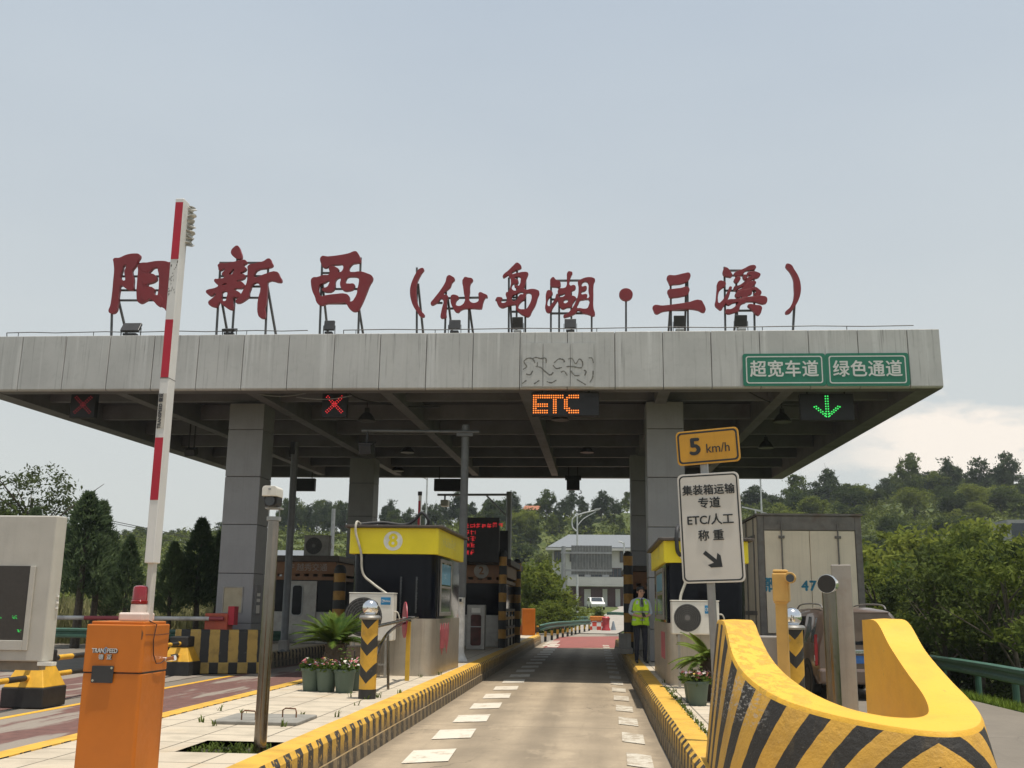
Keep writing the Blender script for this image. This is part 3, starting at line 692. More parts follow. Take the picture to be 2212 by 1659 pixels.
ch('xi4', 'red rooftop character 溪, the most intricate one, left of the closing bracket', 2820, 1020, [
 ([(440,290),(490,300),(540,360),(590,440),(580,490),(510,490),(420,460),(392,400),(410,330)], []),
 ([(330,582),(400,595),(450,630),(430,700),(380,735),(320,790),(285,880),(275,1000),(300,1075),(360,1040),(430,950),(500,820),(570,710),(550,830),(490,1010),(440,1100),(400,1150),(345,1222),(290,1190),(225,1120),(240,1000),(262,750),(272,640)], []),
 ([(640,440),(720,370),(830,330),(1060,238),(1110,260),(1115,300),(1040,340),(880,370),(830,440),(740,470)], []),
 ([(920,440),(1050,380),(1160,400),(1215,440),(1180,500),(1060,540),(960,620),(860,690),(740,745),(650,790),(640,720),(740,690),(840,630),(950,510),(1020,475)], []),
 ([(910,665),(1080,590),(1118,620),(1060,690),(970,765),(850,800),(720,850),(700,820),(800,760)], []),
 ([(960,770),(1090,725),(1180,770),(1238,850),(1200,900),(1110,910),(1075,880),(1130,835),(1110,790),(1030,800),(1025,870),(930,920),(925,960),(820,960),(800,930),(730,960),(660,900),(700,850),(800,800)], []),
 ([(470,1040),(700,990),(925,948),(1310,930),(1355,960),(1365,1010),(1335,1080),(1080,1045),(900,1045),(620,1070),(490,1115)], []),
 ([(780,1000),(900,1040),(800,1100),(755,1180),(745,1240),(650,1280),(465,1295),(460,1230),(570,1215),(690,1130),(750,1050)], []),
 ([(840,470),(925,470),(905,530),(875,560),(840,530)], []), ([(640,560),(760,505),(740,600),(690,630),(640,600)], []),
 ([(960,1112),(1100,1125),(1238,1160),(1235,1250),(1200,1330),(1170,1345),(1110,1310),(1020,1210),(940,1135)], [])],
 [(420,345,1090,345),(430,455,1080,455),(430,790,1080,790),(440,1235,1090,1230),(428,265,450,1735),(685,460,690,700),(710,1000,690,1735,.5),(1075,340,1098,1735)])
ch('paren2', 'red rooftop closing bracket, the rightmost glyph', 2820, 1020, [
 ([(1790,220),(1885,225),(1960,330),(2060,500),(2105,680),(2100,860),(2050,1020),(1990,1130),(1930,1220),(1855,1300),(1780,1298),(1870,1180),(1940,1050),(1970,900),(1965,700),(1955,560),(1890,400)], [])],
 [(1975,1000,1940,1735),(1985,1050,2022,1735,.5)])

# floodlights along the roof edge
mFlood = M('floodlight_black', (.03,.03,.032), .45, var=.2); mFGlass = M('floodlight_glass', (.05,.055,.06), .12, bump=0)
FL = [(283, 44, 27, 'tilted'), (496, 30, 12, 'flat'), (711, 24, 24, 'up'), (982, 26, 20, 'up'), (1118, 24, 28, 'back'), (1232, 26, 20, 'up'), (1468, 25, 28, 'back'), (1601, 27, 28, 'back')]
between = ['the left frame leg of 阳', '新', '西', '仙', '岛', '湖', '三', '溪']
for i, (u, w, h, kind) in enumerate(FL):
    p = P(u, 716, CF+.12); k = (CF+.1)/2241
    t = thing('floodlight', {'tilted': 'wide black floodlight tilted back', 'flat': 'low black floodlight lying nearly flat', 'up': 'square black floodlight standing upright', 'back': 'black floodlight with a bright top edge'}[kind]+' on the roof edge under '+between[i], 'floodlight', (p.x, CF+.12, ZT-.01), group='floodlights on the roof edge')
    tilt = {'tilted': -35, 'flat': -72, 'up': -12, 'back': 14}[kind]; W_ = w*k; H_ = max(.24, h*k)
    q = Matrix.Rotation(R(tilt), 3, 'X'); c = Vector((0, 0, .10+H_*.5*math.cos(R(tilt))+.02))
    b = MB(); b.obox(c, (W_, .07, H_), q); b.build('housing', mFlood, t, bevel=.012)
    b = MB(); b.obox(c+q@Vector((0, .038, 0)), (W_*.86, .008, H_*.8), q); b.build('lens', mFGlass, t)
    b = MB()
    for s in (-1, 1): b.bar((s*(W_/2+.014), 0, .02), c+q@Vector((s*(W_/2+.014), 0, 0)), .012, .04)
    b.box(-W_/2-.02, W_/2+.02, -.03, .03, .004, .022); b.build('bracket', mFrame, t)
    b = MB(); b.box(-W_*.36, W_*.36, -.09, .06, .024, .08); b.build('driver_box', mGalv if kind == 'back' else mDark, t, bevel=.008)

# ------------------------------------------------------------------ lane lights and signs on the fascia
mLedBoard = M('led_board_black', (.012,.012,.014), .6, var=.2); mLedRed = E('led_red', (1, .04, .05), 1.0); mLedRedDim = E('led_red_dim', (.7, .03, .06), .22)
mLedAmb = E('led_amber', (1, .24, .03), 1.7); mLedGrn = E('led_green', (.06, .9, .16), 1.0)
def board(lab, cat, u0, u1, v0, v1, Y, dots, mdot, dotr, name='lane_signal', group=None, depth=.18, bm_=None):
    A, B = P(u0, v1, Y), P(u1, v0, Y); cx, cz = (A.x+B.x)/2, (A.z+B.z)/2; w, h = B.x-A.x, B.z-A.z
    t = thing(name, lab, cat, (cx, Y, A.z), group=group)
    m = MB(); m.box(-w/2, w/2, 0, depth, 0, h); m.build('housing', bm_ or mLedBoard, t, bevel=.01)
    m = MB()
    for s in (-1, 1): m.bar((s*w*.35, depth*.5, h), (s*w*.35, depth*.5, zb(Y)+.3-A.z), .03)
    m.build('hanger', mDark, t)
    if dots:
        m = MB()
        for (a, b) in dots:      # board fractions
            c = Vector(((a-.5)*w, -.004, b*h)); q = 8
            m.add([c+Vector((dotr*math.cos(j*.7854), -.008, dotr*math.sin(j*.7854))) for j in range(q)]+[c+Vector((dotr*1.1*math.cos(j*.7854), .006, dotr*1.1*math.sin(j*.7854))) for j in range(q)],
                  [tuple(range(q))]+[(j, (j+1) % q, (j+1) % q+q, j+q) for j in range(q)])
        m.build('led_dots', mdot, t)
    return t, w, h
def xdots():
    d = []
    for i in range(11):
        f_ = i/10
        for o in (-.028, .028):
            d.append((.2+.62*f_+o, .82-.62*f_+o)); d.append((.2+.62*f_+o, .2+.62*f_-o))
    return d
board('dim red cross lane signal under the canopy, far left', 'lane signal', 149, 208, 848, 902, CF+.9, xdots(), mLedRedDim, .011, group='lane signals under the canopy')
board('bright red cross lane signal under the canopy between the two left columns', 'lane signal', 694, 750, 847, 901, CF+.9, xdots(), mLedRed, .0115, group='lane signals under the canopy')
GA = ['..##...','..##...'];
arrow = [(.5+dx, .9-.095*i) for i in range(9) for dx in (-.022, .022)]
for i in range(6):
    for s in (-1, 1):
        for o in (0, .085): arrow.append((.5+s*(.045+.043*i*.9), .17+.073*i*.9+o*(1 if i < 5 else 0)))
board('black lane signal with a green downward arrow under the right end of the canopy', 'lane signal', 1730, 1843, 850, 908, CF+.7, arrow, mLedGrn, .0165, group='lane signals under the canopy')
FONT = {'E': ['1111111','1111111','1100000','1100000','1111111','1111111','1100000','1111111','1111111'], 'T': ['1111111','1111111','0011000','0011000','0011000','0011000','0011000','0011000','0011000'],
        'C': ['0011111','0111111','1100000','1100000','1100000','1100000','1110000','0111111','0011111']}
ed = []
for k_, chn in enumerate('ETC'):
    for r_, row in enumerate(FONT[chn]):
        for c_, b_ in enumerate(row):
            if b_ == '1': ed.append(((.025+k_*.232)+c_*.0335, .86-r_*.0915))
board('long black display reading ETC in amber dots under the canopy', 'lane display', 1149, 1294, 847, 898, CF+.25, ed, mLedAmb, .0155, name='lane_display')
# two green lane boards bolted to the fascia
mGreen = M('sign_green', (.012,.17,.10), .4, var=.06, dirt=(.03,.13,.08), bump=0); mSignW = M('reflective_white', (.62,.62,.59), .45, var=.05, bump=0)
for (u0, u1, v0, v1, s, lab) in ((1606, 1782, 763, 834, '超宽车道', 'green fascia sign reading 超宽车道, left one of the pair'), (1786, 1962, 762, 834, '绿色通道', 'green fascia sign reading 绿色通道, right one of the pair')):
    Y = CF-.075; A, B = P(u0, v1, Y), P(u1, v0, Y); w, h = B.x-A.x, B.z-A.z
    t = thing('lane_sign', lab, 'sign', ((A.x+B.x)/2, Y, A.z), group='green signs on the fascia')
    m = MB(); m.prism(rr(-w/2, w/2, 0, h, .06), 0, .025, xf=XZ()); m.build('plate', mGreen, t)
    m = MB(); o_ = rr(-w/2+.07, w/2-.07, .06, h-.06, .06); i_ = rr(-w/2+.095, w/2-.095, .085, h-.085, .045); q = len(o_)
    m.add([(x, -.003, z) for x, z in o_]+[(x, -.003, z) for x, z in i_], [(j, (j+1) % q, (j+1) % q+q, j+q) for j in range(q)]); m.build('border', mSignW, t)
    text('lettering', s, .40, (0, -.003, h*.49), mSignW, t, bold=.008, sx=.94, space=1.06)
# pendant lamps and small cameras below the soffit
mLampIn = M('lamp_reflector', (.45,.43,.40), .35, .6, var=.1, bump=0); mBell = M('lamp_bell', (.05,.048,.045), .5, .3)
def bell(u, v, Y, lab):
    p = P(u, v, Y); t = thing('pendant_lamp', lab, 'lamp', (p.x, Y, p.z), group='bell lamps under the canopy')
    m = MB(); m.lathe([(.24, 0), (.245, .015), (.20, .10), (.13, .19), (.07, .24), (.06, .36), (.02, .38)], n=20); m.build('shade', mBell, t, smooth=True)
    m = MB(); m.lathe([(.225, .012), (.1, .07)], n=20); m.build('reflector', mLampIn, t, smooth=True)
    m = MB(); m.tube([(0, 0, .37), (0, 0, zb(Y)+.65-p.z)], .012, 6); m.build('stem', mDark, t)
bell(792, 910, 26.6, 'bell lamp under the canopy right of the bright red cross'); bell(1210, 908, 27.4, 'bell lamp under the canopy below the ETC display')
bell(880, 978, 35.6, 'small bell lamp deep under the canopy left of the tall pole'); bell(1268, 978, 35.6, 'small bell lamp deep under the canopy behind the ETC display')
bell(1690, 912, 27.6, 'bell lamp under the right end of the canopy near the green arrow'); bell(1655, 968, 33, 'small bell lamp above the speed limit sign')
bell(860, 1018, 41.6, 'small bell lamp at the rear edge of the canopy')
def signback(u0, u1, v0, v1, Y, lab, wide=True):
    t, w, h = board(lab, 'lane display', u0, u1, v0, v1, Y, None, None, 0, name='lane_display', depth=.25)
    return t, w, h
signback(627, 680, 1033, 1060, 42.0, 'black back of an exit-side display beside the left column')
signback(937, 1006, 1034, 1060, 42.0, 'black back of an exit-side display left of the tall pole')
t, w, h = signback(1224, 1252, 1030, 1058, 42.0, 'small black lane signal box hanging over the open lane')
m = MB(); m.box(-w*.62, w*.62, -.02, .24, h-.12, h+.05); m.build('hood', mLedBoard, t); m = MB(); m.tube([(.3, .1, 0), (.34, .05, -.12), (.24, 0, -.16)], .02, 6); m.build('small_camera', mGalv, t)
t = thing('hanging_camera', 'dark camera with a flood lamp hanging under the left of the canopy', 'camera', P(413, 976, 30)); 
m = MB(); m.obox((0, 0, 0), (.32, .3, .22), Matrix.Rotation(R(20), 3, 'X')); m.build('body', mDark, t, bevel=.02); m = MB(); m.bar((-.08, 0, .1), (-.08, 0, .95), .03); m.bar((.08, 0, .1), (.08, 0, .95), .03); m.build('hanger', mDark, t)
# ------------------------------------------------------------------ near barrier gate
gx0, gx1, gy = -3.42, -3.015, 6.95
gc = (gx0+gx1)/2
gate = thing('barrier_gate', 'orange boom barrier cabinet with red beacon and its striped arm raised upright', 'barrier gate', (gc, gy, KH))
hw = (gx1-gx0)/2; TOP = P(300, 1343, gy).z-KH
plan = [(-hw, .0), (hw-.015, -.004), (hw, .012), (hw+.005, .40), (-hw, .42)]
m = MB(); zs = TOP-.335
m.prism(plan, 0, zs-.004); m.build('cabinet_body', mOrange, gate, bevel=.008)
m = MB(); m.prism([(x*1.004, y-.004 if y < .2 else y+.004) for x, y in plan], zs+.004, TOP-.02)
m.build('cabinet_lid', mOrange, gate, bevel=.008)
m = MB(); m.prism([(x*.985, y+.01 if y < .2 else y-.01) for x, y in plan], zs-.01, zs+.01); m.build('seam', mDark, gate)
m = MB(); m.prism([(x*.93, y+.03 if y < .2 else y-.03) for x, y in plan], TOP-.021, TOP); m.build('lid_top', mOrange, gate, bevel=.006)
m = MB(); a = .3; m.add([(hw-.035+x*.8, -.0075, TOP-.085+z) for x, z in ((-.03,-.03),(.0,-.04),(.03,-.03),(.035,.01),(.02,.035),(-.005,.02))], [(0,1,2,3,4,5)]); m.build('dent', mRust, gate)
pl_ = thing_plate = MB(); pl_.prism(rr(-.135, .015, zs-.065, zs+.045, .006), 0, .006, xf=XZ(-.016)); pl_.build('keyhole_plate', M('black_plate', (.03,.03,.033), .45), gate, bevel=.002)
m = MB()
for (x, z) in ((-.122,zs-.05),(.002,zs+.032)): m.lathe([(.0001,-.018),(.008,-.018),(.008,-.014)], (x, 0, z), n=10, axis='Y')
m.build('bolt', mChrome, gate)
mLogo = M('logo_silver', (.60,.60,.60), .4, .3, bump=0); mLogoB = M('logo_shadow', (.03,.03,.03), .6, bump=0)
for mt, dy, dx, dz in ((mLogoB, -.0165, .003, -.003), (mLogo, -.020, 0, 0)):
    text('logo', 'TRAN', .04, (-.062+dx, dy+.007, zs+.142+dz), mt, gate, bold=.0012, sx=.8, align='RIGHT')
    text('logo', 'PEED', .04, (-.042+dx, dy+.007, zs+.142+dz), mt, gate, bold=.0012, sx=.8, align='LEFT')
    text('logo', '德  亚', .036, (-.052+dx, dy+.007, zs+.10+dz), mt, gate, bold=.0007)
text('logo', 'S', .058, (-.052, -.0165, zs+.143), M('logo_blue', (.18,.30,.42), .4), gate, rot=(R(90), R(8), 0), bold=.0014, sx=.75)
m = MB(); pts = [(hw-.02,.10,TOP+.006),(hw+.014,.15,TOP-.02),(hw+.013,.12,TOP-.12),(hw+.013,.14,TOP-.22),(hw+.016,.19,TOP-.28),(hw+.02,.26,TOP-.28),(hw+.02,.33,TOP-.26)]
m.tube(pts, .004, 6); m.tube([(hw+.009,.0,TOP-.085),(hw+.012,.2,TOP-.09),(hw+.012,.40,TOP-.085)], .0025, 5); m.build('loose_wire', M('wire_brown', (.05,.02,.015), .6), gate)
m = MB(); m.tube([(hw+.002,.34,TOP-.26),(hw+.025,.34,TOP-.26)], .018, 12); m.tube([(hw+.025,.34,TOP-.26),(hw+.075,.335,TOP-.25)], .014, 12); m.tube([(hw+.075,.335,TOP-.25),(hw+.09,.333,TOP-.247)], .019, 12); m.build('lock', mChrome, gate, smooth=True)
# beacon
mBeac = NT('beacon_red'); mBeac.fin((.30,.003,.012), .12); mBeac.b.inputs['Transmission Weight'].default_value = .25; mBeac.b.inputs['Coat Weight'].default_value = .6; mBeac = mBeac.mat
mBeacB = M('beacon_base', (.66,.56,.50), .5, var=.06)
bx = P(302, 1300, gy+.2).x-gc
bc = thing('x', 'x', 'x') ; bpy.data.objects.remove(bc)
m = MB(); m.box(bx-.10, bx+.075, .10, .30, TOP, TOP+.058); b1 = m.build('beacon_base', mBeacB, gate, bevel=.012)
m = MB(); m.lathe([(.056,0),(.058,.01),(.056,.055),(.048,.06)], (bx, .2, TOP+.058), n=28); m.build('beacon_collar', mBeacB, gate, smooth=True)
m = MB(); m.lathe([(.057,0),(.058,.02),(.053,.024),(.051,.105),(.046,.118),(.03,.125),(.0001,.127)], (bx, .2, TOP+.117), n=28); m.build('beacon_lens', mBeac, gate, smooth=True)
# raised arm
ax = P(321, 1217, gy+.17).x-gc; ztop = P(395, 437, gy+.25).z-KH
m = MB(); za = P(322, 1217, gy+.25).z-KH
m.box(ax-.022, ax+.024, .20, .27, TOP-.02, za+.02); m.build('arm_socket', M('dull_white', (.55,.53,.49), .5, var=.08, dirt=(.3,.27,.22)), gate, bevel=.01)
m = MB(); aw = .034; oct_ = [(-aw,.175),(-aw+.006,.17),(aw-.006,.17),(aw,.175),(aw,.285),(aw-.006,.29),(-aw+.006,.29),(-aw,.285)]
m.prism([(ax+x, y) for x, y in oct_], za, ztop)
mArm = M('arm_white', (.66,.65,.63), .5, var=.05, scale=2, dirt=(.30,.27,.23), damt=.5, streak=.15)
arm = m.build('arm', mArm, gate, bevel=.006)
def zv(v): return P(0, v, gy+.25).z-KH
reds = [(437, 560), (690, 815), (945, 1080)]
for (va, vb) in reds:
    m = MB()
    z1, z0 = P(375, va, gy+.17).z-KH, P(355, vb, gy+.17).z-KH
    m.box(ax-aw+.005, ax+aw-.004, .1675, .169, z0, z1); m.build('arm_reflector', mBoomRed, gate)
m = MB(); zj = P(345, 817, gy+.17).z-KH; m.prism([(ax+x*1.02, .235+(y-.235)*1.04) for x, y in oct_], zj, zj+.004); m.build('arm_joint', mDark, gate)
m = MB(); z0, z1 = P(345, 925, gy+.17).z-KH, P(350, 850, gy+.17).z-KH; m.box(ax-aw+.006, ax+aw-.006, .1668, .169, z0, z1); m.build('arm_sticker', M('sticker_grey', (.48,.45,.40), .6, dirt=(.3,.27,.22)), gate)
text('lettering', 'TRANSPEED 德亚', .034, (ax-.008, .1655, (z0+z1)/2), M('print_dark', (.06,.06,.07), .6), gate, rot=(R(90), R(-90), 0), bold=.0008)
# dark scuffs and a torn wrap near the tip
m = MB()
for i in range(46):
    z = P(0, rnd.uniform(520, 640), gy+.17).z-KH; x = ax+rnd.uniform(-.026, .026); w = rnd.uniform(.001, .004); h = rnd.uniform(.003, .014)
    m.add([(x-w,.1685,z-h),(x+w,.1685,z-h*.3),(x+w*.8,.1685,z+h),(x-w,.1685,z+h*.5)], [(0,1,2,3)])
m.build('scuff', M('scuff_grey', (.16,.15,.14), .8), gate)
m = MB(); z1 = P(0, 445, gy+.2).z-KH; z0 = P(0, 530, gy+.2).z-KH
for i in range(26):
    z = z0+(z1-z0)*i/25; w = .04+.014*math.sin(i*1.7)+.01*rnd.random(); m.v += [(ax+aw-.004, .26+.01*math.sin(i*2.3), z), (ax+aw+w*.55, .275+.022*math.sin(i*1.9), z), (ax+aw+w, .29+.014*math.sin(i*1.1), z)]
for i in range(25):
    for k in (0, 1): m.f.append((3*i+k, 3*i+k+1, 3*i+k+4, 3*i+k+3)); m.m.append(0)
o = m.build('torn_wrap', M('torn_film', (.48,.47,.44), .35, var=.25, scale=20, dirt=(.15,.14,.13)), gate); o.modifiers.new('thick', 'SOLIDIFY').thickness = .004

# ------------------------------------------------------------------ steel pole camera in the pit
px = P(560, 1614, 9.33).x
t = thing('pole_camera', 'white hooded camera on top of a tall polished steel pole in the tree pit', 'camera', (px, 9.35, KH-.06))
zt = P(575, 1120, 9.35).z-KH+.06
m = MB(); m.lathe([(.056, 0), (.055, 1.0), (.050, 2.0), (.046, zt)], n=28); m.build('pole', mSteel, t, smooth=True)
m = MB(); m.lathe([(.065, zt-.02), (.065, zt+.015)], n=24); m.tube([(-.05,0,zt),(-.05,0,zt+.09)], .006, 8); m.tube([(.05,0,zt),(.05,0,zt+.09)], .006, 8); m.box(-.07,.07,-.06,.06,zt+.085,zt+.10); m.build('bracket', mGalv, t)
m = MB(); m.prism(rr(-.066, .058, zt+.10, zt+.215, (.04,.04,.01,.01)), 0, .16, xf=XZ(-.12)); m.build('camera_body', mDark, t, bevel=.006)
m = MB(); m.prism(rr(-.072, .064, zt+.19, zt+.282, (.004,.004,.028,.028)), 0, .20, xf=XZ(-.17)); m.build('hood', mPlasticW, t, bevel=.008)
m = MB(); m.lathe([(.045,-.14),(.04,-.122),(.02,-.118),(.0001,-.117)], (-.004, 0, zt+.15), n=20, axis='Y'); m.build('lens', mFGlass, t, smooth=True)
m = MB(); m.box(-.014, .010, -.1735, -.1705, zt+.245, zt+.26); m.build('badge', mGalv, t)

# manhole slab with lifting hooks
t = thing('manhole_slab', 'thin grey concrete cover slab with two bent lifting hooks on the paving', 'slab', (-3.55, 11.45, KH-.006))
m = MB(); m.prism(rr(-.45, .47, -.42, .42, .05), 0, .035); m.build('slab', M('slab_concrete', (.235,.225,.2), .9, var=.2, dirt=(.12,.11,.09), bump=.3), t, bevel=.008)
for x in (-.17, .17):
    m = MB(); m.tube([(x,-.1+x,.03),(x,-.1+x,.11),(x+.03,-.1+x,.13),(x+.14,-.1+x,.125),(x+.15,-.1+x,.09),(x+.15,-.1+x,.03)], .008, 8); m.build('lifting_hook', mRust, t)

# ------------------------------------------------------------------ LED screen cabinet at the far left
A, B = P(0, 1440, 9.6), P(90, 1117, 9.6); rx = P(90, 1436, 9.6).x; z0 = P(100, 1437, 9.6).z; z1 = P(118, 1114, 9.6).z; H_ = z1-z0
t = thing('led_screen_cabinet', 'large off-white display cabinet with a dark screen and dim green characters at the left edge', 'display', (rx-.8, 9.6, KH))
o = z0-KH
mCab = M('cabinet_offwhite', (.47,.45,.40), .5, var=.05, dirt=(.3,.27,.2), streak=.12)
m = MB(); m.prism([(-1.2,0),(.8,0),(.815,.05),(.825,.16),(-1.2,.16)], o+.03, o+H_); m.build('body', mCab, t, bevel=.012)
W0, W1, S0, S1 = -1.1, .60, o+.22, o+H_*.655
m = MB(); m.box(W0, W1, -.012, -.002, S0, S1); m.build('screen', M('screen_brown', (.045,.038,.033), .35, var=.1, scale=30), t)
m = MB()
for (a, b, c, d) in ((W0-.09,W0,S0-.09,S1+.0),(W1,W1+.05,S0-.09,S1+.0),(W0,W1,S0-.09,S0)): m.box(a, b, -.022, -.003, c, d)
m.build('screen_frame', mCab, t, bevel=.004)
m = MB()
def gchars(u0, u1, v0, v1, n_):
    for _ in range(n_):
        p = P(rnd.uniform(u0, u1)-5, rnd.uniform(v0, v1), 9.6-.015); x, z = p.x-(rx-.8), p.z-KH; w = rnd.uniform(.006, .016)
        if W0+.02 < x < W1-.03: m.box(x, x+w, -.0145, -.0125, z, z+.003)
gchars(-10, 8, 1329, 1336, 12); gchars(30, 40, 1329, 1337, 10); gchars(68, 72, 1329, 1338, 5); gchars(40, 48, 1360, 1366, 9); gchars(54, 128*.56, 1361, 1364, 34); gchars(22, 36, 1393, 1400, 12); gchars(45, 52, 1393, 1400, 8); gchars(60, 70, 1393, 1400, 10)
m.build('led_characters', E('led_green_dim', (.06, .9, .15), .8), t)
m = MB(); m.lathe([(.03,-.022),(.03,0)], (.33, 0, o+.10), n=16, axis='Y'); m.lathe([(.012,-.028),(.012,-.02)], (.33,0,o+.10), n=12, axis='Y'); m.build('lock', mRust, t)
for dz in (.62, .56, .51):
    m = MB(); m.box(.823, .836, .10, .13, o+dz, o+dz+.02); m.build('hinge', mWhite, t)
m = MB(); m.box(-1.15, .76, .03, .15, o-.05, o+.029); m.build('base_tray', M('tray_brown', (.2,.17,.13), .7), t); m = MB(); m.box(.76, .90, -.01, .08, o-.005, o+.028); m.build('foot', mPlasticW, t)
for x in (-.95, -.40):
    m = MB(); m.box(x-.09, x+.09, .04, .14, 0, o-.05); m.build('leg', mSteelDull, t)

# ------------------------------------------------------------------ lane divider blocks with striped rails
def stripes(name, axis_, per, duty=.5, yel=YEL, off=0., chev=0., blk=(.025,.024,.022)):
    n = NT(name); q = n.xyz(); v = q['XYZ'.index(axis_)]
    if chev: v = n.math('ADD', v, n.math('MULTIPLY', n.math('ABSOLUTE', q[0]), chev))
    v = n.math('ADD', v, n.math('MULTIPLY', n.math('SUBTRACT', n.noise(5, 3), .5), per*.08))
    s = n.math('LESS_THAN', n.math('FRACT', n.math('ADD', n.math('DIVIDE', v, per), off)), duty)
    a = n.mix(n.ramp(n.noise(4, 7, .65), .45, .7), yel, mul(yel, .68)); a = n.mix(n.math('MULTIPLY', n.ramp(n.noise(11, 6, .7), .6, .7), .5), a, (.3,.26,.2))
    c = n.mix(s, a, n.mix(n.ramp(n.noise(9, 5, .7), .6, .7), blk, mul(blk, 3.5)))
    n.bump(n.noise(30, 5), .25, .01); return n.fin(c, .6)
mRailStr = stripes('rail_stripes', 'Y', 1.1)
def block(x, y, lab):
    t = thing('divider_block', lab, 'divider block', (x, y, 0), group='yellow and black divider blocks left of the orange cabinet')
    def frus(m, a, b, c, d, z0, z1):
        m.add([(-a,-b,z0),(a,-b,z0),(a,b,z0),(-a,b,z0),(-c,-d,z1),(c,-d,z1),(c,d,z1),(-c,d,z1)], [(3,2,1,0),(4,5,6,7),(0,1,5,4),(1,2,6,5),(2,3,7,6),(3,0,4,7)])
    m = MB(); frus(m, .34,.36,.34,.36,0,.30); m.build('foot', mBlack, t, bevel=.015)
    m = MB(); frus(m, .325,.345,.20,.20,.302,.62); m.build('body', mYellow, t, bevel=.01)
    m = MB(); frus(m, .215,.215,.215,.215,.622,.86); m.build('cap', mBlack, t, bevel=.03)
    return t
block(-8.78, 16.3, 'yellow and black divider block below the off-white display cabinet'); block(-9.05, 19.6, 'divider block mostly hidden behind the orange cabinet, its dark foot showing'); block(-9.5, 24.0, 'yellow and black divider block in front of the striped barrier')
for nm, zz, lab in (('a', .70, 'upper yellow and black tube rail linking the divider blocks'), ('b', .44, 'lower yellow and black tube rail linking the divider blocks')):
    m = MB(); m.tube([(-8.45, 9.0, zz), (-8.78, 16.3, zz), (-9.05, 19.6, zz), (-9.5, 24.0, zz)], .045, 12); tag(m.build('divider_rail', mRailStr, smooth=True), lab, 'rail', 'rails between the divider blocks')
# striped concrete barrier at the nose of the left island
mJer = stripes('barrier_stripes', 'X', .44, .47, (.50,.32,.075), .1)
t = thing('crash_barrier', 'low concrete barrier with upright yellow and black stripes before the left column', 'barrier', (-8.95, 25.0, 0), R(24))
m = MB(); pr = [(-.38,0),(.38,0),(.38,.12),(.30,.26),(.2,.95),(.16,1.0),(-.16,1.0),(-.2,.95),(-.30,.26),(-.38,.12)]
m.prism(pr, -1.05, 1.12, xf=lambda p: Vector((p.z, p.x, p.y))); m.build('barrier_body', mJer, t, bevel=.02)
m = MB(); m.prism([(-.45,0),(.45,0),(.45,.25),(-.45,.25)], -1.08, 1.15, xf=lambda p: Vector((p.z, p.x, p.y))); m.build('footing', stripes('footing_stripes', 'X', .44, .47, (.45,.30,.08), .6), t, bevel=.02)

# second barrier gate, closed across the far left lane
t = thing('barrier_gate', 'small red boom barrier with its striped arm lowered across the left-hand lane', 'barrier gate', (P(452, 1370, 24.9).x, 24.9, KH), 0)
t.location.z = 0
zc = P(460, 1322, 24.9).z
m = MB(); m.box(-.14, .42, 0, .42, .0, zc-.03); m.build('cabinet', M('cabinet_red', (.42,.075,.035), .5, dirt=(.25,.08,.05)), t, bevel=.02)
m = MB(); m.box(.40, .56, .05, .35, zc-.3, zc+.14); m.build('arm_holder', mBoomRed, t, bevel=.01)
m = MB(); za = P(440, 1336, 24.85).z; m.tube([(.35, -.06, za), (-8.6, -.06, za-.06)], .05, 12)
n = NT('arm_bands'); x, y, z = n.xyz(); s = n.math('LESS_THAN', n.math('FRACT', n.math('DIVIDE', x, 3.1)), .42)
m.build('arm', n.fin(n.mix(s, n.mix(n.ramp(n.noise(3, 5), .4, .7), (.52,.52,.5), (.3,.3,.29)), (.26,.04,.05)), .5), t, smooth=True)
# third barrier gate, arm raised behind the yellow booth
t = thing('barrier_gate', 'distant boom barrier with raised red and white arm behind the yellow booth 8', 'barrier gate', (P(906, 1130, 28.7).x, 28.7, KH))
m = MB(); m.box(-.2, .2, -.18, .18, 0, 1.05); m.build('cabinet', mOrange, t, bevel=.02)
m = MB(); m.box(-.04, .04, -.05, .0, 1.05, 4.25); m.build('arm', mWhite, t)
m = MB(); m.box(-.042, .02, -.054, -.048, 3.3, 4.1); m.build('arm_reflector', mBoomRed, t)
m = MB(); m.box(-.06, .05, -.06, .01, 4.25, 4.36); m.build('tip', mDark, t)

# ------------------------------------------------------------------ curved crash nose on the right island
uy0, ucx = 9.27, 2.0
OUT = [(1.09,9.27,1.50),(1.08,8.85,1.50),(1.07,8.55,1.46),(1.08,8.15,1.23),(1.15,7.78,1.08),(1.32,7.42,.96),(1.60,7.12,.88),(1.92,6.84,.83),(2.20,6.66,.81),(2.45,6.73,.82),(2.61,6.98,.86),(2.69,7.36,.93),(2.69,7.85,1.07),(2.67,8.35,1.26),(2.66,8.8,1.49),(2.66,9.27,1.50)]
INN = [(1.40,9.27,1.50),(1.385,8.95,1.46),(1.38,8.65,1.36),(1.40,8.25,1.21),(1.47,7.95,1.09),(1.60,7.62,.98),(1.78,7.36,.90),(1.98,7.19,.86),(2.15,7.13,.85),(2.27,7.16,.86),(2.35,7.30,.89),(2.386,7.55,.98),(2.386,7.95,1.12),(2.386,8.4,1.30),(2.386,8.8,1.49),(2.386,9.27,1.50)]
def cat(ps, k=6):
    ps = [Vector(p) for p in ps]; out = []
    for i in range(len(ps)-1):
        p0, p1, p2, p3 = ps[max(i-1,0)], ps[i], ps[i+1], ps[min(i+2,len(ps)-1)]
        for j in range(k):
            t_ = j/k; out.append(.5*((2*p1)+(p2-p0)*t_+(2*p0-5*p1+4*p2-p3)*t_*t_+(3*p1-p0-3*p2+p3)*t_**3))
    return out+[ps[-1]]
CO, CI = cat([HP(*p) for p in OUT]), cat([HP(*p) for p in INN]); U = MB(); U.uv = []; arc = [0.]
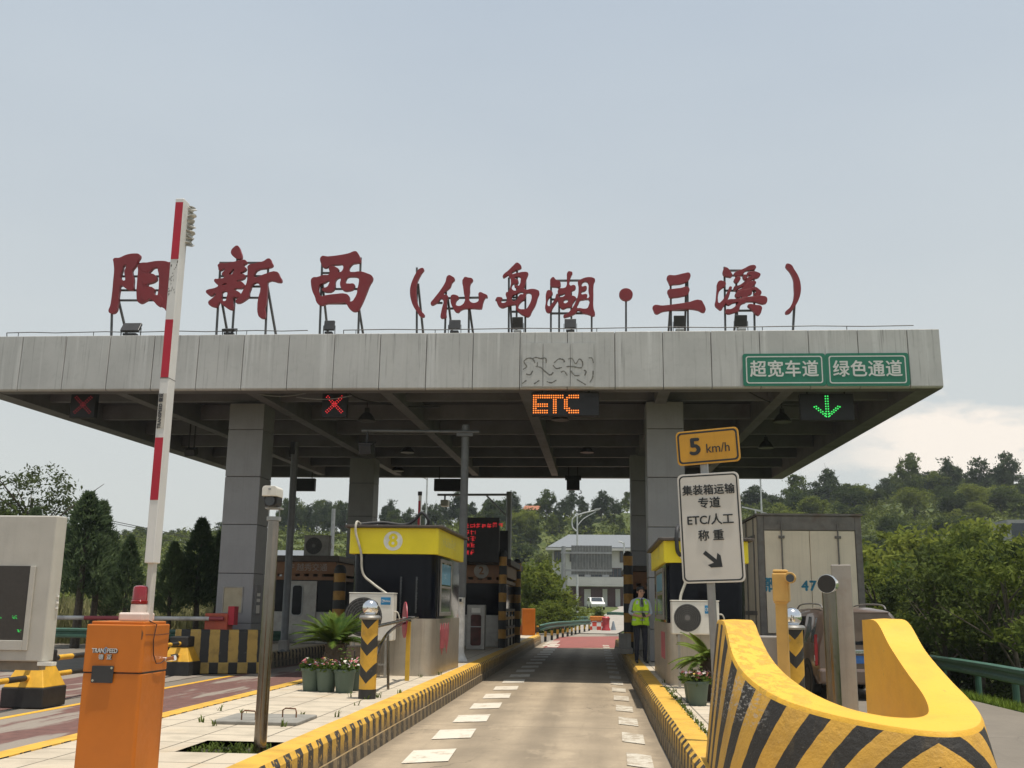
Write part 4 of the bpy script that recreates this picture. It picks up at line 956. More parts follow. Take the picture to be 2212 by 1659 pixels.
for p, q in zip(CO, CO[1:]): arc.append(arc[-1]+math.hypot(q.x-p.x, q.y-p.y))
apex = arc[8*6]; NS = len(CO)-1; q = 9; zb0 = .34
for i, (p, c) in enumerate(zip(CO, CI)):
    d = CO[min(i+1, NS)]-CO[max(i-1, 0)]; nrm = Vector((d.y, -d.x, 0)).normalized()      # outward
    if nrm.dot(Vector((p.x-2.0, p.y-8.6, 0))) < 0: nrm = -nrm
    s_ = abs(arc[i]-apex)
    def op(z):
        k = (p.z-z)/(p.z-zb0); return Vector((p.x, p.y, z))+nrm*(.13*k)
    zz = [-.1, zb0, zb0+(p.z-zb0)*.33, zb0+(p.z-zb0)*.66, p.z-.03]
    prof = [op(z) for z in zz]+[Vector(p)+(Vector(c)-Vector(p))*.03, Vector(p)+(Vector(c)-Vector(p))*.5+Vector((0,0,.006)), Vector(c), Vector((c.x, c.y, zb0-.02))]
    for w_ in prof:
        U.v.append((w_.x-ucx, w_.y-uy0, w_.z-KH+.02)); k = 1.35*math.exp(-s_/1.1)+.12; U.uv.append((s_+k*(w_.z-.8), w_.z))
for i in range(NS):
    for j in range(q-1): U.f.append((i*q+j, i*q+j+1, (i+1)*q+j+1, (i+1)*q+j)); U.m.append(0 if j < 4 else 1)
for i in (0, NS): U.f.append(tuple(i*q+j for j in range(q))); U.m.append(1)
n = NT('nose_stripes'); uvx = n.xyz('UV')
ph = uvx[0]
wob = n.math('MULTIPLY', n.math('SUBTRACT', n.noise(3, 4), .5), .05)
s = n.math('LESS_THAN', n.math('FRACT', n.math('DIVIDE', n.math('ADD', n.math('ADD', ph, wob), 3.53), .36)), .47)
a_ = n.mix(n.ramp(n.noise(3, 7, .65), .42, .7), (.64,.36,.052), (.50,.285,.055))
bk = n.mix(n.ramp(n.noise(12, 5, .7), .62, .72), (.024,.022,.02), (.09,.08,.065))
c = n.mix(s, a_, bk)
x, y, z = n.xyz()
scr = n.math('MULTIPLY', n.ramp(n.noise(16, 7, .75, (1, 1, 3)), .52, .6), n.math('MULTIPLY', n.ramp(n.math('ABSOLUTE', n.math('SUBTRACT', z, .62)), .22, .1), n.ramp(x, -.80, -.9)))
c = n.mix(n.math('MULTIPLY', scr, .8), c, (.45,.43,.40)); c = n.mix(n.math('MULTIPLY', n.ramp(n.noise(2.5, 6, .7, (3, 3, .5)), .54, .72), .22), c, (.20,.14,.06)); c = n.mix(n.math('MULTIPLY', n.ramp(n.noise(38, 4, .7), .62, .70), .28), c, (.30,.27,.22)); n.bump(n.noise(16, 7, .7), .7, .02); mNose = n.fin(c, .6)
n = NT('nose_top_yellow'); x, y, z = n.xyz()
c = n.mix(n.ramp(n.noise(2.2, 7, .6), .4, .75), (.76,.43,.035), (.66,.36,.035))
pl2 = n.math('MULTIPLY', n.ramp(n.noise(9, 8, .75), .5, .56), n.math('MULTIPLY', n.ramp(x, -.35, -.75), n.ramp(z, .5, .75)))
c = n.mix(n.math('MULTIPLY', pl2, .55), c, (.42,.27,.05)); c = n.mix(n.math('MULTIPLY', n.ramp(n.noise(26, 5, .7, (1, .4, 1)), .64, .7), .6), c, (.3,.2,.05))
n.bump(n.math('ADD', n.noise(14, 8, .7), n.math('MULTIPLY', pl2, .8)), .5, .02); mNoseTop = n.fin(c, .55)
t = thing('crash_nose', 'big curved yellow crash barrier with diagonal black stripes wrapping the right island tip', 'barrier', (ucx, uy0, KH-.02))
U.build('barrier_body', [mNose, mNoseTop], t, smooth=True)

# ------------------------------------------------------------------ lane sign post
mPost = M('sign_post_grey', (.30,.30,.30), .4, .5, var=.1, streak=.2)
sx_, sy_ = P(1536, 1240, 10.35).x, 10.42
t = thing('lane_sign_post', 'grey post with a yellow 5 km/h plate above a white arrow plate', 'road sign', (sx_, sy_, KH))
m = MB(); m.tube([(.05, .04, 0), (-.035, .04, P(1540, 940, 10.4).z-KH)], .04, 20); m.build('post', mPost, t, smooth=True)
def plate(nm, u0, u1, v0, v1, mat, yaw, roll, r, th=.02):
    A, B = P(u0, v1, 10.35), P(u1, v0, 10.35); w, h = (B.x-A.x)/math.cos(yaw)*1.0, B.z-A.z
    c = Vector(((A.x+B.x)/2-sx_, -.03, (A.z+B.z)/2-KH))
    e = (0, roll, yaw)
    m = MB(); m.prism(rr(-w/2, w/2, -h/2, h/2, r, 6), 0, th, xf=XZ()); o = m.build(nm, mat, t, bevel=.003); o.location = c; o.rotation_euler = e
    return o, w, h
mPlateY = M('plate_yellow', (.58,.29,.02), .42, var=.08, scale=3, dirt=(.35,.2,.05), damt=.45, streak=.2, bump=0); mPlateW = M('plate_white', (.60,.575,.53), .45, var=.04, scale=2, dirt=(.45,.42,.36), damt=.3, bump=0); mInk = M('sign_ink', (.018,.02,.022), .5, var=.1, bump=0)
def ring(o, w, h, ins, th, r, mat):
    m = MB(); a = rr(-w/2+ins, w/2-ins, -h/2+ins, h/2-ins, r, 6); b = rr(-w/2+ins+th, w/2-ins-th, -h/2+ins+th, h/2-ins-th, r-th*.6, 6); q = len(a)
    m.add([(x, -.0025, z) for x, z in a]+[(x, -.0025, z) for x, z in b], [(j, (j+1) % q, (j+1) % q+q, j+q) for j in range(q)]); m.build('border', mat, o)
YW, RL = R(-14), R(-1.9)
o, w, h = plate('speed_plate', 1464, 1595, 926, 1000, mPlateY, YW, R(-3.2), .045); ring(o, w, h, .015, .017, .04, mInk)
text('lettering', '5', .235, (-w*.2, -.0035, -.0), mInk, o, bold=.008, sx=1.05); text('lettering', 'km/h', .13, (w*.16, -.0035, -.025), mInk, o, bold=.0005, sx=.92)
o, w, h = plate('lane_plate', 1473, 1598, 1021, 1258, mPlateW, YW, RL, .05); ring(o, w, h, .016, .013, .045, mInk)
for s, z, sz, k in (('集装箱运输', .365, .106, .98), ('专道', .235, .112, 1.0), ('ETC/人工', .07, .115, .98), ('称 重', -.085, .112, 1.0)):
    text('lettering', s, sz, (0, -.0035, z), mInk, o, bold=.0022, sx=k)
m = MB(); ar = [(-.115,-.02),(-.115,.02),(.02,.02),(-.012,.075),(.028,.075),(.11,0),(.028,-.075),(-.012,-.075),(.02,-.02)]
q = Matrix.Rotation(R(-41), 2); ap = [q@Vector(p) for p in ar]
m.add([(p.x+.01, -.0035, p.y-.315) for p in ap], [tuple(range(9))[::-1]]); m.build('arrow', mInk, o)

# ------------------------------------------------------------------ posts and box on the right island, behind the nose
cY = (.60,.36,.10); mCamY = M('cream_yellow_enamel', cY, .5, var=.07, dirt=(.4,.25,.08))
x, y = P(1690, 1360, 12.6).x, 12.6; t = thing('camera_post', 'cream-yellow camera post with a boxy head and small side camera', 'camera', (x, y, KH), R(-14))
zt = P(1690, 1233, y).z-KH; zn = P(1690, 1300, y).z-KH
m = MB(); m.box(-.065, .065, -.065, .065, 0, zn); m.build('post', mCamY, t, bevel=.012)
m = MB(); m.lathe([(.092, zn-.08), (.085, zn-.03), (.12, zn+.0)], n=4, a0=R(45)); m.build('neck', mCamY, t)
m = MB(); m.prism([(-.085,-.12),(.10,-.12),(.10,.12),(-.085,.12)], zn+.002, zt-.03); m.prism([(-.078,-.11),(.09,-.11),(.09,.11),(-.078,.11)], zt-.028, zt+.01); m.build('head', mCamY, t, bevel=.015)
m = MB(); m.lathe([(.062,-.24),(.062,-.05)], (.125, 0, zt-.085), n=20, axis='Y'); m.build('camera_hood', mCamY, t, smooth=True, bevel=.004); m = MB(); m.lathe([(.046,-.25),(.042,-.242),(.0001,-.241)], (.128, 0, zt-.092), n=20, axis='Y'); m.build('lens', mFGlass, t)
x, y = P(1672, 1400, 12.9).x, 13.0; t = thing('control_box', 'plain beige-grey control box behind the yellow crash barrier', 'cabinet', (x, y, KH), R(-8)); zt = P(1672, 1374, y).z-KH
m = MB(); m.box(-.26, .17, -.2, .2, 0, zt); m.build('body', M('box_beige_grey', (.25,.23,.21), .55, var=.06, dirt=(.18,.15,.12)), t, bevel=.015); m = MB(); m.box(.171, .18, -.19, .19, .05, zt-.1); m.build('side_door', mDark, t)
BOXT = (t, zt)
def bollard(x, y, lab, ztop, r=.115):
    t = thing('bollard', lab, 'bollard', (x, y, KH), group='striped bollards with mirror domes'); h = ztop-KH
    mB = stripes('bollard_chevrons', 'Z', .36, .42, (.60,.34,.035), -(h-.62)/.36+.42, chev=-1.1)
    m = MB(); m.lathe([(r, .12), (r, h-.28)], n=32); m.build('shaft', mB, t, smooth=True)
    m = MB(); m.lathe([(r+.004, 0), (r+.004, .118)], n=32); m.build('foot_band', mBlack, t, smooth=True)
    m = MB(); m.lathe([(r+.03, h-.285), (r+.035, h-.26), (r+.02, h-.235), (r-.005, h-.23)], n=32); m.build('collar', mSteelDull, t, smooth=True)
    m = MB(); R_ = r*.98; m.lathe([(R_*.85, h-.228)]+[(R_*math.cos(a), h-.13+R_*math.sin(a)) for a in [R(-50+14*i) for i in range(10)]]+[(.0001, h-.13+R_)], n=32); m.build('mirror_dome', mChrome, t, smooth=True)
    return t
x = P(793, 1500, 14.4).x; bollard(x, 14.4, 'chevron bollard with mirror dome beside the flower pots', P(795, 1292, 14.4).z)
x = P(1714, 1400, 14.0).x; bollard(x, 14.0, 'chevron bollard with mirror dome behind the yellow camera post', P(1714, 1311, 14.0).z, .125)
x, y = P(1797, 1400, 11.7).x, 11.7; t = thing('intercom_post', 'round steel post with a black mesh speaker facing the lane', 'speaker post', (x, y, KH)); zt = P(1790, 1262, y).z-KH
m = MB(); m.lathe([(.075, 0), (.075, zt-.02)], n=28); m.build('post', mSteel, t, smooth=True)
q = Matrix.Rotation(R(-22), 3, 'Z'); m = MB(); m.lathe([(.098,-.13),(.102,-.12),(.102,.05),(.06,.07)], (0, 0, zt), n=32, axis='Y'); m.v = [tuple(q@(Vector(p)-Vector((0,0,zt)))+Vector((0,0,zt))) for p in m.v]; m.build('speaker_shell', mChrome, t, smooth=True)
m = MB(); m.lathe([(.0001,-.136),(.094,-.136),(.096,-.129)], (0, 0, zt), n=32, axis='Y'); m.v = [tuple(q@(Vector(p)-Vector((0,0,zt)))+Vector((0,0,zt))) for p in m.v]
n = NT('speaker_mesh'); xx, yy, zz = n.xyz(); g1 = n.math('FRACT', n.math('MULTIPLY', xx, 110.)); g2 = n.math('FRACT', n.math('MULTIPLY', zz, 110.)); c = n.mix(n.math('MULTIPLY', n.math('GREATER_THAN', g1, .5), n.math('GREATER_THAN', g2, .5)), (.03,.028,.026), (.008,.008,.008)); m.build('speaker_mesh', n.fin(c, .6), t)
x, y = P(1826, 1400, 12.1).x, 12.15; t = thing('steel_pillar', 'tall rectangular brushed steel pillar between the speaker post and the van', 'pillar', (x, y, KH), R(-12)); zt = P(1826, 1221, y).z-KH
m = MB(); m.box(-.10, .115, -.15, .15, 0, zt); m.build('pillar_body', M('brushed_steel_warm', (.40,.36,.32), .42, .75, var=.08, streak=.3, dirt=(.22,.15,.10), damt=.3), t, bevel=.01)

# ------------------------------------------------------------------ plants in pots, cycads
mPot = M('pot_green', (.085,.125,.095), .6, var=.08, dirt=(.14,.13,.1)); mFl = [M('petal_pink', (.55,.16,.20), .7, var=.3), M('petal_white', (.62,.58,.52), .7), M('petal_yellow', (.60,.42,.09), .7), M('petal_lilac', (.33,.25,.36), .7)]
mLeafF = foliage('potted_leaf', (.03,.06,.012), (.11,.16,.035), 5)
def pot(x, y, lab, seed, sprig=False, s=1.0, pink=.5):
    r_ = random.Random(seed); t = thing('flower_pot', lab, 'flower pot', (x, y, KH-.006), r_.uniform(0, 6), group='green pots of small artificial flowers')
    m = MB(); m.lathe([(.115*s,0),(.12*s,.01),(.15*s,.26*s),(.155*s,.285*s),(.165*s,.29*s),(.165*s,.325*s),(.15*s,.325*s),(.14*s,.27*s)], n=24); m.lathe([(.0001,.275*s),(.142*s,.275*s)], n=24); m.build('pot', mPot, t, smooth=True)
    lf = MB(); fl = MB()
    for _ in range(190):
        a, rr_ = r_.uniform(0, 6.28), .2*s*math.sqrt(r_.random()); c = Vector((rr_*math.cos(a), rr_*math.sin(a), .30*s+r_.uniform(0, .13)*s*(1.2-rr_/.2/s*.6))); d = Vector((r_.gauss(0,1), r_.gauss(0,1), r_.gauss(.6,.6))).normalized(); e = d.orthogonal().normalized()*.02; lf.add([c, c+d*.035+e, c+d*.075, c+d*.035-e], [(0,1,2,3)])
    for _ in range(46):
        a, rr_ = r_.uniform(0, 6.28), .19*s*math.sqrt(r_.random()); c = Vector((rr_*math.cos(a), rr_*math.sin(a), .37*s+r_.uniform(0, .09)*s)); k = r_.choices((0,1,2,3), (pink, .45, .1, .18))[0]; nrm = Vector((r_.gauss(0,.5), r_.gauss(-.3,.5), 1)).normalized(); e = nrm.orthogonal().normalized(); g_ = nrm.cross(e); w = r_.uniform(.016, .028)
        for j in range(5):
            b = j*1.2566; d = e*math.cos(b)+g_*math.sin(b); p = nrm.cross(d); fl.add([c, c+d*w*.7+p*w*.45+nrm*.006, c+d*w*1.2+nrm*.004, c+d*w*.7-p*w*.45+nrm*.006], [(0,1,2,3)], k)
    if sprig:
        for j in range(5):
            a = j*1.3; b = Vector((.02*math.cos(a), .02*math.sin(a), .4*s))
            for q in range(5):
                c = b+Vector((.025*q*math.cos(a), .025*q*math.sin(a), .05*q)); d = Vector((math.cos(a+q), math.sin(a+q), .4))*.06; e = Vector((-d.y, d.x, 0))*.4; lf.add([c, c+d*.5+e, c+d, c+d*.5-e], [(0,1,2,3)])
    lf.build('leaves', mLeafF, t); fl.build('blossoms', mFl, t)
for (u, y, lab, sp_) in ((673, 15.5, 'green flower pot nearest the road in the row of four', False), (705, 15.4, 'second green flower pot from the road edge, with pale flowers', False), (744, 15.3, 'green flower pot with a tall leafy sprig, beside the bollard row end', True), (768, 15.75, 'green flower pot partly hidden behind the left bollard', False)):
    pot(P(u, 1480, y).x, y, lab, u, sp_)
pot(P(1507, 1500, 14.4).x, 14.4, 'green flower pot with pink flowers left of the yellow crash barrier', 5, True, .95, 1.0); pot(P(1500, 1500, 14.75).x, 14.8, 'green flower pot behind another by the yellow crash barrier', 6, False, .9, .9)
mFrond = foliage('cycad_green', (.03,.065,.010), (.15,.20,.03), 2, .2)
def cycad(x, y, lab, L, nf, th, seed, a_lo=0, a_hi=6.2832, up=(10, 70)):
    r_ = random.Random(seed); t = thing('cycad', lab, 'plant', (x, y, KH-.006), group='cycad palms on the islands')
    m = MB(); m.lathe([(.17,0),(.2,.15),(.19,th*.6),(.15,th),(.05,th+.06)], n=14)
    for i in range(90):
        a, z = i*2.4, .05+th*(i/90); c = Vector((.19*math.cos(a), .19*math.sin(a), z)); d = Vector((math.cos(a), math.sin(a), .8)).normalized(); e = Vector((-d.y, d.x, 0))*.03; m.add([c-e, c+e, c+d*.07], [(0,1,2)])
    m.build('trunk', mTrunk, t)
    f_ = MB()
    for i in range(nf):
        a = a_lo+(a_hi-a_lo)*(i+.5*r_.random())/nf; el = R(r_.uniform(*up)); l = L*r_.uniform(.8, 1.05); hx, hy = math.cos(a), math.sin(a); c = Vector((.05*hx, .05*hy, th)); p = c.copy(); pts = []; e = el
        for k in range(16):
            pts.append(p.copy()); p += Vector((hx*math.cos(e), hy*math.cos(e), math.sin(e)))*l/15; e -= R(3.8)
        side = Vector((-hy, hx, 0))
        for k in range(1, 16):
            q = k/15; w = L*.19*math.sin(math.pi*min(1, q*.86+.12))**.7; d = (pts[k]-pts[k-1]).normalized(); upv = side.cross(d)
            for s in (-1, 1):
                for h in (0, .5):
                    b = pts[k-1].lerp(pts[k], h); tip = b+side*s*w*.85+d*w*.55+upv*w*.22; f_.add([b-d*.010, b+d*.016, tip], [(0,1,2)])
        f_.tube(pts, .006, 4, caps=False)
    f_.build('fronds', mFrond, t); return t
cycad(P(722, 1440, 17.0).x, 17.0, 'big green cycad with arching fronds left of the air conditioner', .72, 54, .62, 3, up=(18, 82))
cycad(P(1537, 1400, 15.2).x, 15.2, 'cycad half hidden behind the yellow crash barrier with fronds to the left', .62, 40, .55, 9, up=(8, 75))
# ------------------------------------------------------------------ toll booths
mBoothY = M('booth_yellow', (.80,.66,.014), .42, var=.07, scale=1.5, dirt=(.42,.24,.03), damt=.3, bump=0)
mRoofTrim = M('roof_trim_dark', (.07,.055,.045), .6, var=.25)
mNum = M('number_white', (.74,.74,.68), .5, bump=0)
mBlueP = M('notice_blue', (.10,.24,.33), .45, var=.1, bump=0); mPinkP = M('notice_red', (.36,.07,.09), .5, var=.2, dirt=(.45,.25,.25))
def booth(t, w, d, h1, h2, h3, side):
    """w wide, d deep; steel skirt to h1, glazing to h2, coloured band to h3. side=+1: lane on the right"""
    r = .26; rs = (r, r, .05, .05)
    def ring(off, z0, z1): return rr(-w/2-off, w/2+off, -off, d+off, r+off*.5), z0, z1
    m = MB(); m.prism(rr(-w/2, w/2, 0, d, r, 8), 0, h1); m.build('skirt', mSteelB, t, smooth=True)
    m = MB(); m.prism(rr(-w/2+.02, w/2-.02, .02, d-.02, r, 8), h1, h2); m.build('glazing', mGlass, t, smooth=True)
    m = MB(); m.prism(rr(-w/2-.03, w/2+.03, -.03, d+.03, .06, 3), h2, h3); m.build('fascia_band', mBoothY, t, bevel=.008)
    m = MB(); m.prism(rr(-w/2-.12, w/2+.12, -.12, d+.12, .08, 3), h3+.002, h3+.05); m.build('roof', mRoofTrim, t, bevel=.01)
    return t
def hose(name, pts, mat, r, parent): m = MB(); m.tube(pts, r, 10); return m.build(name, mat, parent, smooth=True)
def smooth_pts(ps, k=6):
    ps = [Vector(p) for p in ps]; out = []
    for i in range(len(ps)-1):
        p0, p1, p2, p3 = ps[max(i-1,0)], ps[i], ps[i+1], ps[min(i+2,len(ps)-1)]
        for j in range(k):
            s = j/k; out.append(.5*((2*p1)+(p2-p0)*s+(2*p0-5*p1+4*p2-p3)*s*s+(3*p1-p0-3*p2+p3)*s**3))
    return out+[ps[-1]]
mWrap = M('pipe_wrap', (.50,.47,.40), .75, var=.15, scale=12, dirt=(.25,.2,.15), bump=.3)
def glyphs(name, n_, start, dirv, size, mat, parent, seed):
    """a row of worn, unreadable character-like marks built from short strokes"""
    r_ = random.Random(seed); m = MB(); up = Vector((0,0,1)); p0 = Vector(start); nrm = dirv.cross(up)
    for i in range(n_):
        o = p0+dirv*(i*size*1.12)
        for k in range(7):
            hor = r_.random() < .55; l = size*r_.uniform(.3, .85); x, z = r_.uniform(0, size*.9-(l if hor else 0)), r_.uniform(0, size-(0 if hor else l)); x = max(0, x); z = max(0, z); th = size*.085; e = nrm*(-.0004*k)
            a, b = (l, th) if hor else (th, l); q = o+dirv*x+up*z-e*-1; m.add([q, q+dirv*a, q+dirv*a+up*b, q+up*b], [(0,1,2,3)])
    return m.build(name, mat, parent)
# booth 8
B8Y = 19.15; xl, xr = P(757, 1190, B8Y).x, P(938, 1400, B8Y).x; w = xr-xl; d = 3.3
z1, z2, z3 = P(850, 1335, B8Y).z-KH, P(850, 1196, B8Y).z-KH, P(850, 1140, B8Y).z-KH
t = thing('toll_booth', 'toll booth with a bright yellow band numbered 8 and dark curved glazing', 'toll booth', ((xl+xr)/2, B8Y, KH-.006), R(-1)); booth(t, w, d, z1, z2, z3, 1)
m = MB(); c0 = P(850, 1168, B8Y); cx = c0.x-(xl+xr)/2; cz = c0.z-KH
m.lathe([(.0001,-.037),(.178,-.037),(.178,-.031)], (cx, 0, cz), n=40, axis='Y'); m.build('number_disc', mNum, t)
text('number', '8', .34, (cx, -.0385, cz-.005), mBoothY, t, bold=.013, sx=1.02)
glyphs('side_lettering', 9, (w/2+.032, .5, (z2+z3)/2-.06), Vector((0,1,0)), .16, M('worn_lettering', (.62,.58,.30), .5, bump=0), t, 3)
m = MB(); m.box(w/2-.015, w/2+.005, .55, 1.75, z1+.12, z2-.12); m.build('side_window', mPane, t)
m = MB()
for (a, b, c, e) in ((.5,1.8,z1+.05,z1+.12),(.5,1.8,z2-.12,z2-.06),(.5,.55,z1+.12,z2-.12),(1.75,1.8,z1+.12,z2-.12),(.55,1.75,(z1+z2)/2-.02,(z1+z2)/2+.02)): m.box(w/2-.01, w/2+.02, a, b, c, e)
m.build('window_frame', mSteelDull, t, bevel=.004)
m = MB(); m.box(w/2+.0055, w/2+.009, .62, 1.68, (z1+z2)/2+.05, z2-.15); m.build('blue_notice', mBlueP, t); glyphs('notice_print', 4, (w/2+.0095, .85, (z1+z2)/2+.36), Vector((0,1,0)), .13, mNum, t, 5); glyphs('notice_print', 3, (w/2+.0095, .9, (z1+z2)/2+.14), Vector((0,1,0)), .12, mNum, t, 6)
m = MB()
for s in (0, 1):
    y0 = .62+s*.55; m.prism([(y0+x, z) for x, z in ((.24,.36),(.03,.62),(-.02,.82),(.08,.95),(.2,.9),(.25,.82),(.3,.9),(.42,.95),(.5,.82),(.45,.62))], w/2+.001, w/2+.005, xf=lambda p: Vector((p.z, p.x, p.y-.02)))
m.box(w/2+.0055, w/2+.008, .62, 1.15, .46, .80); m.build('red_sticker', mPinkP, t)
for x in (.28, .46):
    m = MB(); m.box(-w/2+.5+x*w, -w/2+.53+x*w, -.003, .017, z1+.1, z1+.75); m.build('glazing_reflection', M('faint_reflection', (.05,.055,.06), .25), t)  # pale strips painting faint reflections onto the dark glazing
hose('pipe', smooth_pts([(-w*.42, .15, z3+.08), (-w*.43, -.09, z3+.10), (-w*.43, -.12, z3-.1), (-w*.37, -.06, z2+.03), (-w*.34, -.04, z2-.35), (-w*.22, -.05, z1+.62), (-w*.03, -.12, z1+.42), (w*.02, -.3, z1+.36)]), mWrap, .022, t)
hose('roof_cable', smooth_pts([(-w*.42, .15, z3+.08), (-w*.2, .4, z3+.13), (w*.05, .5, z3+.10), (w*.18, .5, z3+.2), (w*.26, .5, z3+.33), (w*.34, .5, z3+.18), (w*.30, .6, z3+.06)]), mDark, .03, t)
# right-hand booth
BRY = 17.95; xl, xr = P(1441, 1400, BRY).x, P(1617, 1300, BRY).x; w = xr-xl
z1, z2, z3 = P(1500, 1346, BRY).z-KH, P(1500, 1215, BRY).z-KH, P(1500, 1168, BRY).z-KH
t = thing('toll_booth', 'yellow and dark glass toll booth partly hidden by the white lane sign', 'toll booth', ((xl+xr)/2, BRY, KH-.006)); booth(t, w, 4.0, z1, z2, z3, -1)
glyphs('side_lettering', 2, (-w/2-.032, 1.7, (z2+z3)/2-.1), Vector((0,-1,0)), .26, M('worn_lettering_pale', (.62,.55,.12), .5, bump=0), t, 8)
m = MB(); m.box(-w/2-.005, -w/2+.015, .7, 2.6, z1+.12, z2-.12); m.build('side_window', mPane, t)
m = MB()
for (a, b, c, e) in ((.65,2.65,z1+.05,z1+.12),(.65,2.65,z2-.12,z2-.06),(.65,.7,z1+.12,z2-.12),(2.6,2.65,z1+.12,z2-.12),(.7,2.6,(z1+z2)/2-.02,(z1+z2)/2+.02)): m.box(-w/2-.02, -w/2+.01, a, b, c, e)
m.build('window_frame', mSteelDull, t); m = MB(); m.box(-w/2-.009, -w/2-.0055, .8, 2.5, (z1+z2)/2+.05, z2-.15); m.build('blue_notice', mBlueP, t); m = MB(); m.box(-w/2-.005, -w/2-.001, .5, 1.5, .4, .85); m.build('red_sticker', mPinkP, t)
hose('pipe', smooth_pts([(-w*.28, .3, z3+.2), (-w*.32, .1, z3+.26), (-w*.36, -.1, z3+.15), (-w*.36, -.14, z3-.15), (-w*.32, -.08, z2+.12)]), mDark, .036, t)
hose('pipe', smooth_pts([(-w*.32, -.08, z2+.12), (-w*.26, -.06, z2-.05), (-w*.26, -.05, z2-.3), (-w*.33, -.06, z1+.4), (-w*.30, -.2, z1+.1), (-w*.3, -.3, z1+.04)]), mWrap, .024, t)
# air conditioners
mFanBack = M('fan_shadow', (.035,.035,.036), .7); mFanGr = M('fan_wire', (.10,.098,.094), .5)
def aircon(lab, x0, x1, z0, z1, y, legs=True, blue=True, fanside=-1, mat=None):
    w, h = x1-x0, z1-z0; t = thing('air_conditioner', lab, 'air conditioner', ((x0+x1)/2, y, z0), group='air conditioner outdoor units')
    mt = mat or mPlasticW; dk = mDark
    m = MB(); m.box(-w/2, w/2, 0, .32, 0, h); m.build('casing', mt, t, bevel=.02)
    m = MB(); m.box(-w/2-.006, w/2+.006, -.006, .326, h+.002, h+.02); m.build('lid', mt, t, bevel=.006)
    fx = fanside*w*.17; fr = h*.42
    m = MB(); m.lathe([(.0001,-.002),(fr,-.002),(fr,.0)], (fx, 0, h*.5), n=40, axis='Y'); m.build('fan_shade_disc', mFanBack, t)  # flat dark disc paints the shade behind the fan grille
    m = MB()
    for i in range(1, 8):
        r_ = fr*i/7.4; m.lathe([(r_-.006,-.012),(r_+.006,-.012),(r_+.006,-.006),(r_-.006,-.006),(r_-.006,-.012)], (fx, 0, h*.5), n=40, axis='Y')
    for k in range(8):
        a = k*math.pi/8; m.bar((fx-fr*math.cos(a), -.009, h*.5-fr*math.sin(a)), (fx+fr*math.cos(a), -.009, h*.5+fr*math.sin(a)), .005)
    m.build('fan_grille', mFanGr, t)
    m = MB(); m.lathe([(.0001,-.02),(fr*.2,-.02),(fr*.2,-.008)], (fx, 0, h*.5), n=24, axis='Y'); m.build('fan_hub', M('hub_grey', (.15,.145,.14), .5), t)
    if blue:
        m = MB(); m.prism(rr(w*.5-.23, w*.5-.055, h-.19, h-.06, .01), 0, .004, xf=XZ(-.005)); m.build('badge', M('badge_blue', (.02,.22,.46), .4, bump=0), t)
        text('badge_text', 'Midea', .055, (w*.5-.132, -.006, h-.125), mSignW, t, bold=.001)
        m = MB(); m.lathe([(.022,-.0055),(.028,-.0055)], (w*.5-.2, 0, h-.125), n=20, axis='Y'); m.build('badge_ring', mSignW, t)
    m = MB(); m.tube(smooth_pts([(w/2, .1, h*.62), (w/2+.06, .1, h*.6), (w/2+.09, .12, h*.45), (w/2+.02, .12, h*.38)]), .012, 8); m.build('pipe', mWrap, t)
    if legs:
        for s in (-1, 1):
            m = MB(); m.box(s*w*.36-.02, s*w*.36+.02, .0, .04, -(z0-KH), -.002); m.box(s*w*.36-.02, s*w*.36+.02, .042, .32, -.04, -.002); m.build('leg', mSteelDull, t)
        m = MB(); m.box(-w*.36+.021, w*.36-.021, .005, .035, -.42, -.39); m.build('leg_brace', mSteelDull, t)
    return t
y = 18.55; A, B = P(750, 1383, y), P(851, 1283, y); aircon('white air conditioner unit with a blue badge in front of yellow booth 8', A.x, B.x, A.z, B.z, y)
y = 17.35; A, B = P(1452, 1370, y), P(1553, 1300, y); aircon('white air conditioner unit with a large dark fan at the right-hand yellow booth', A.x, B.x, A.z, B.z, y)
# a low steel locker under the left unit
y = 18.5; x0 = P(748, 1400, y).x
t = thing('steel_locker', 'low stainless locker below the left air conditioner', 'cabinet', (x0+.34, y-.05, KH-.006)); m = MB(); m.box(-.34, .22, .06, .34, 0, P(750, 1386, y).z-KH-.06); m.build('body', mSteel, t, bevel=.01); m = MB(); m.box(-.2, -.18, .05, .059, .08, .45); m.build('door_edge', mDark, t)

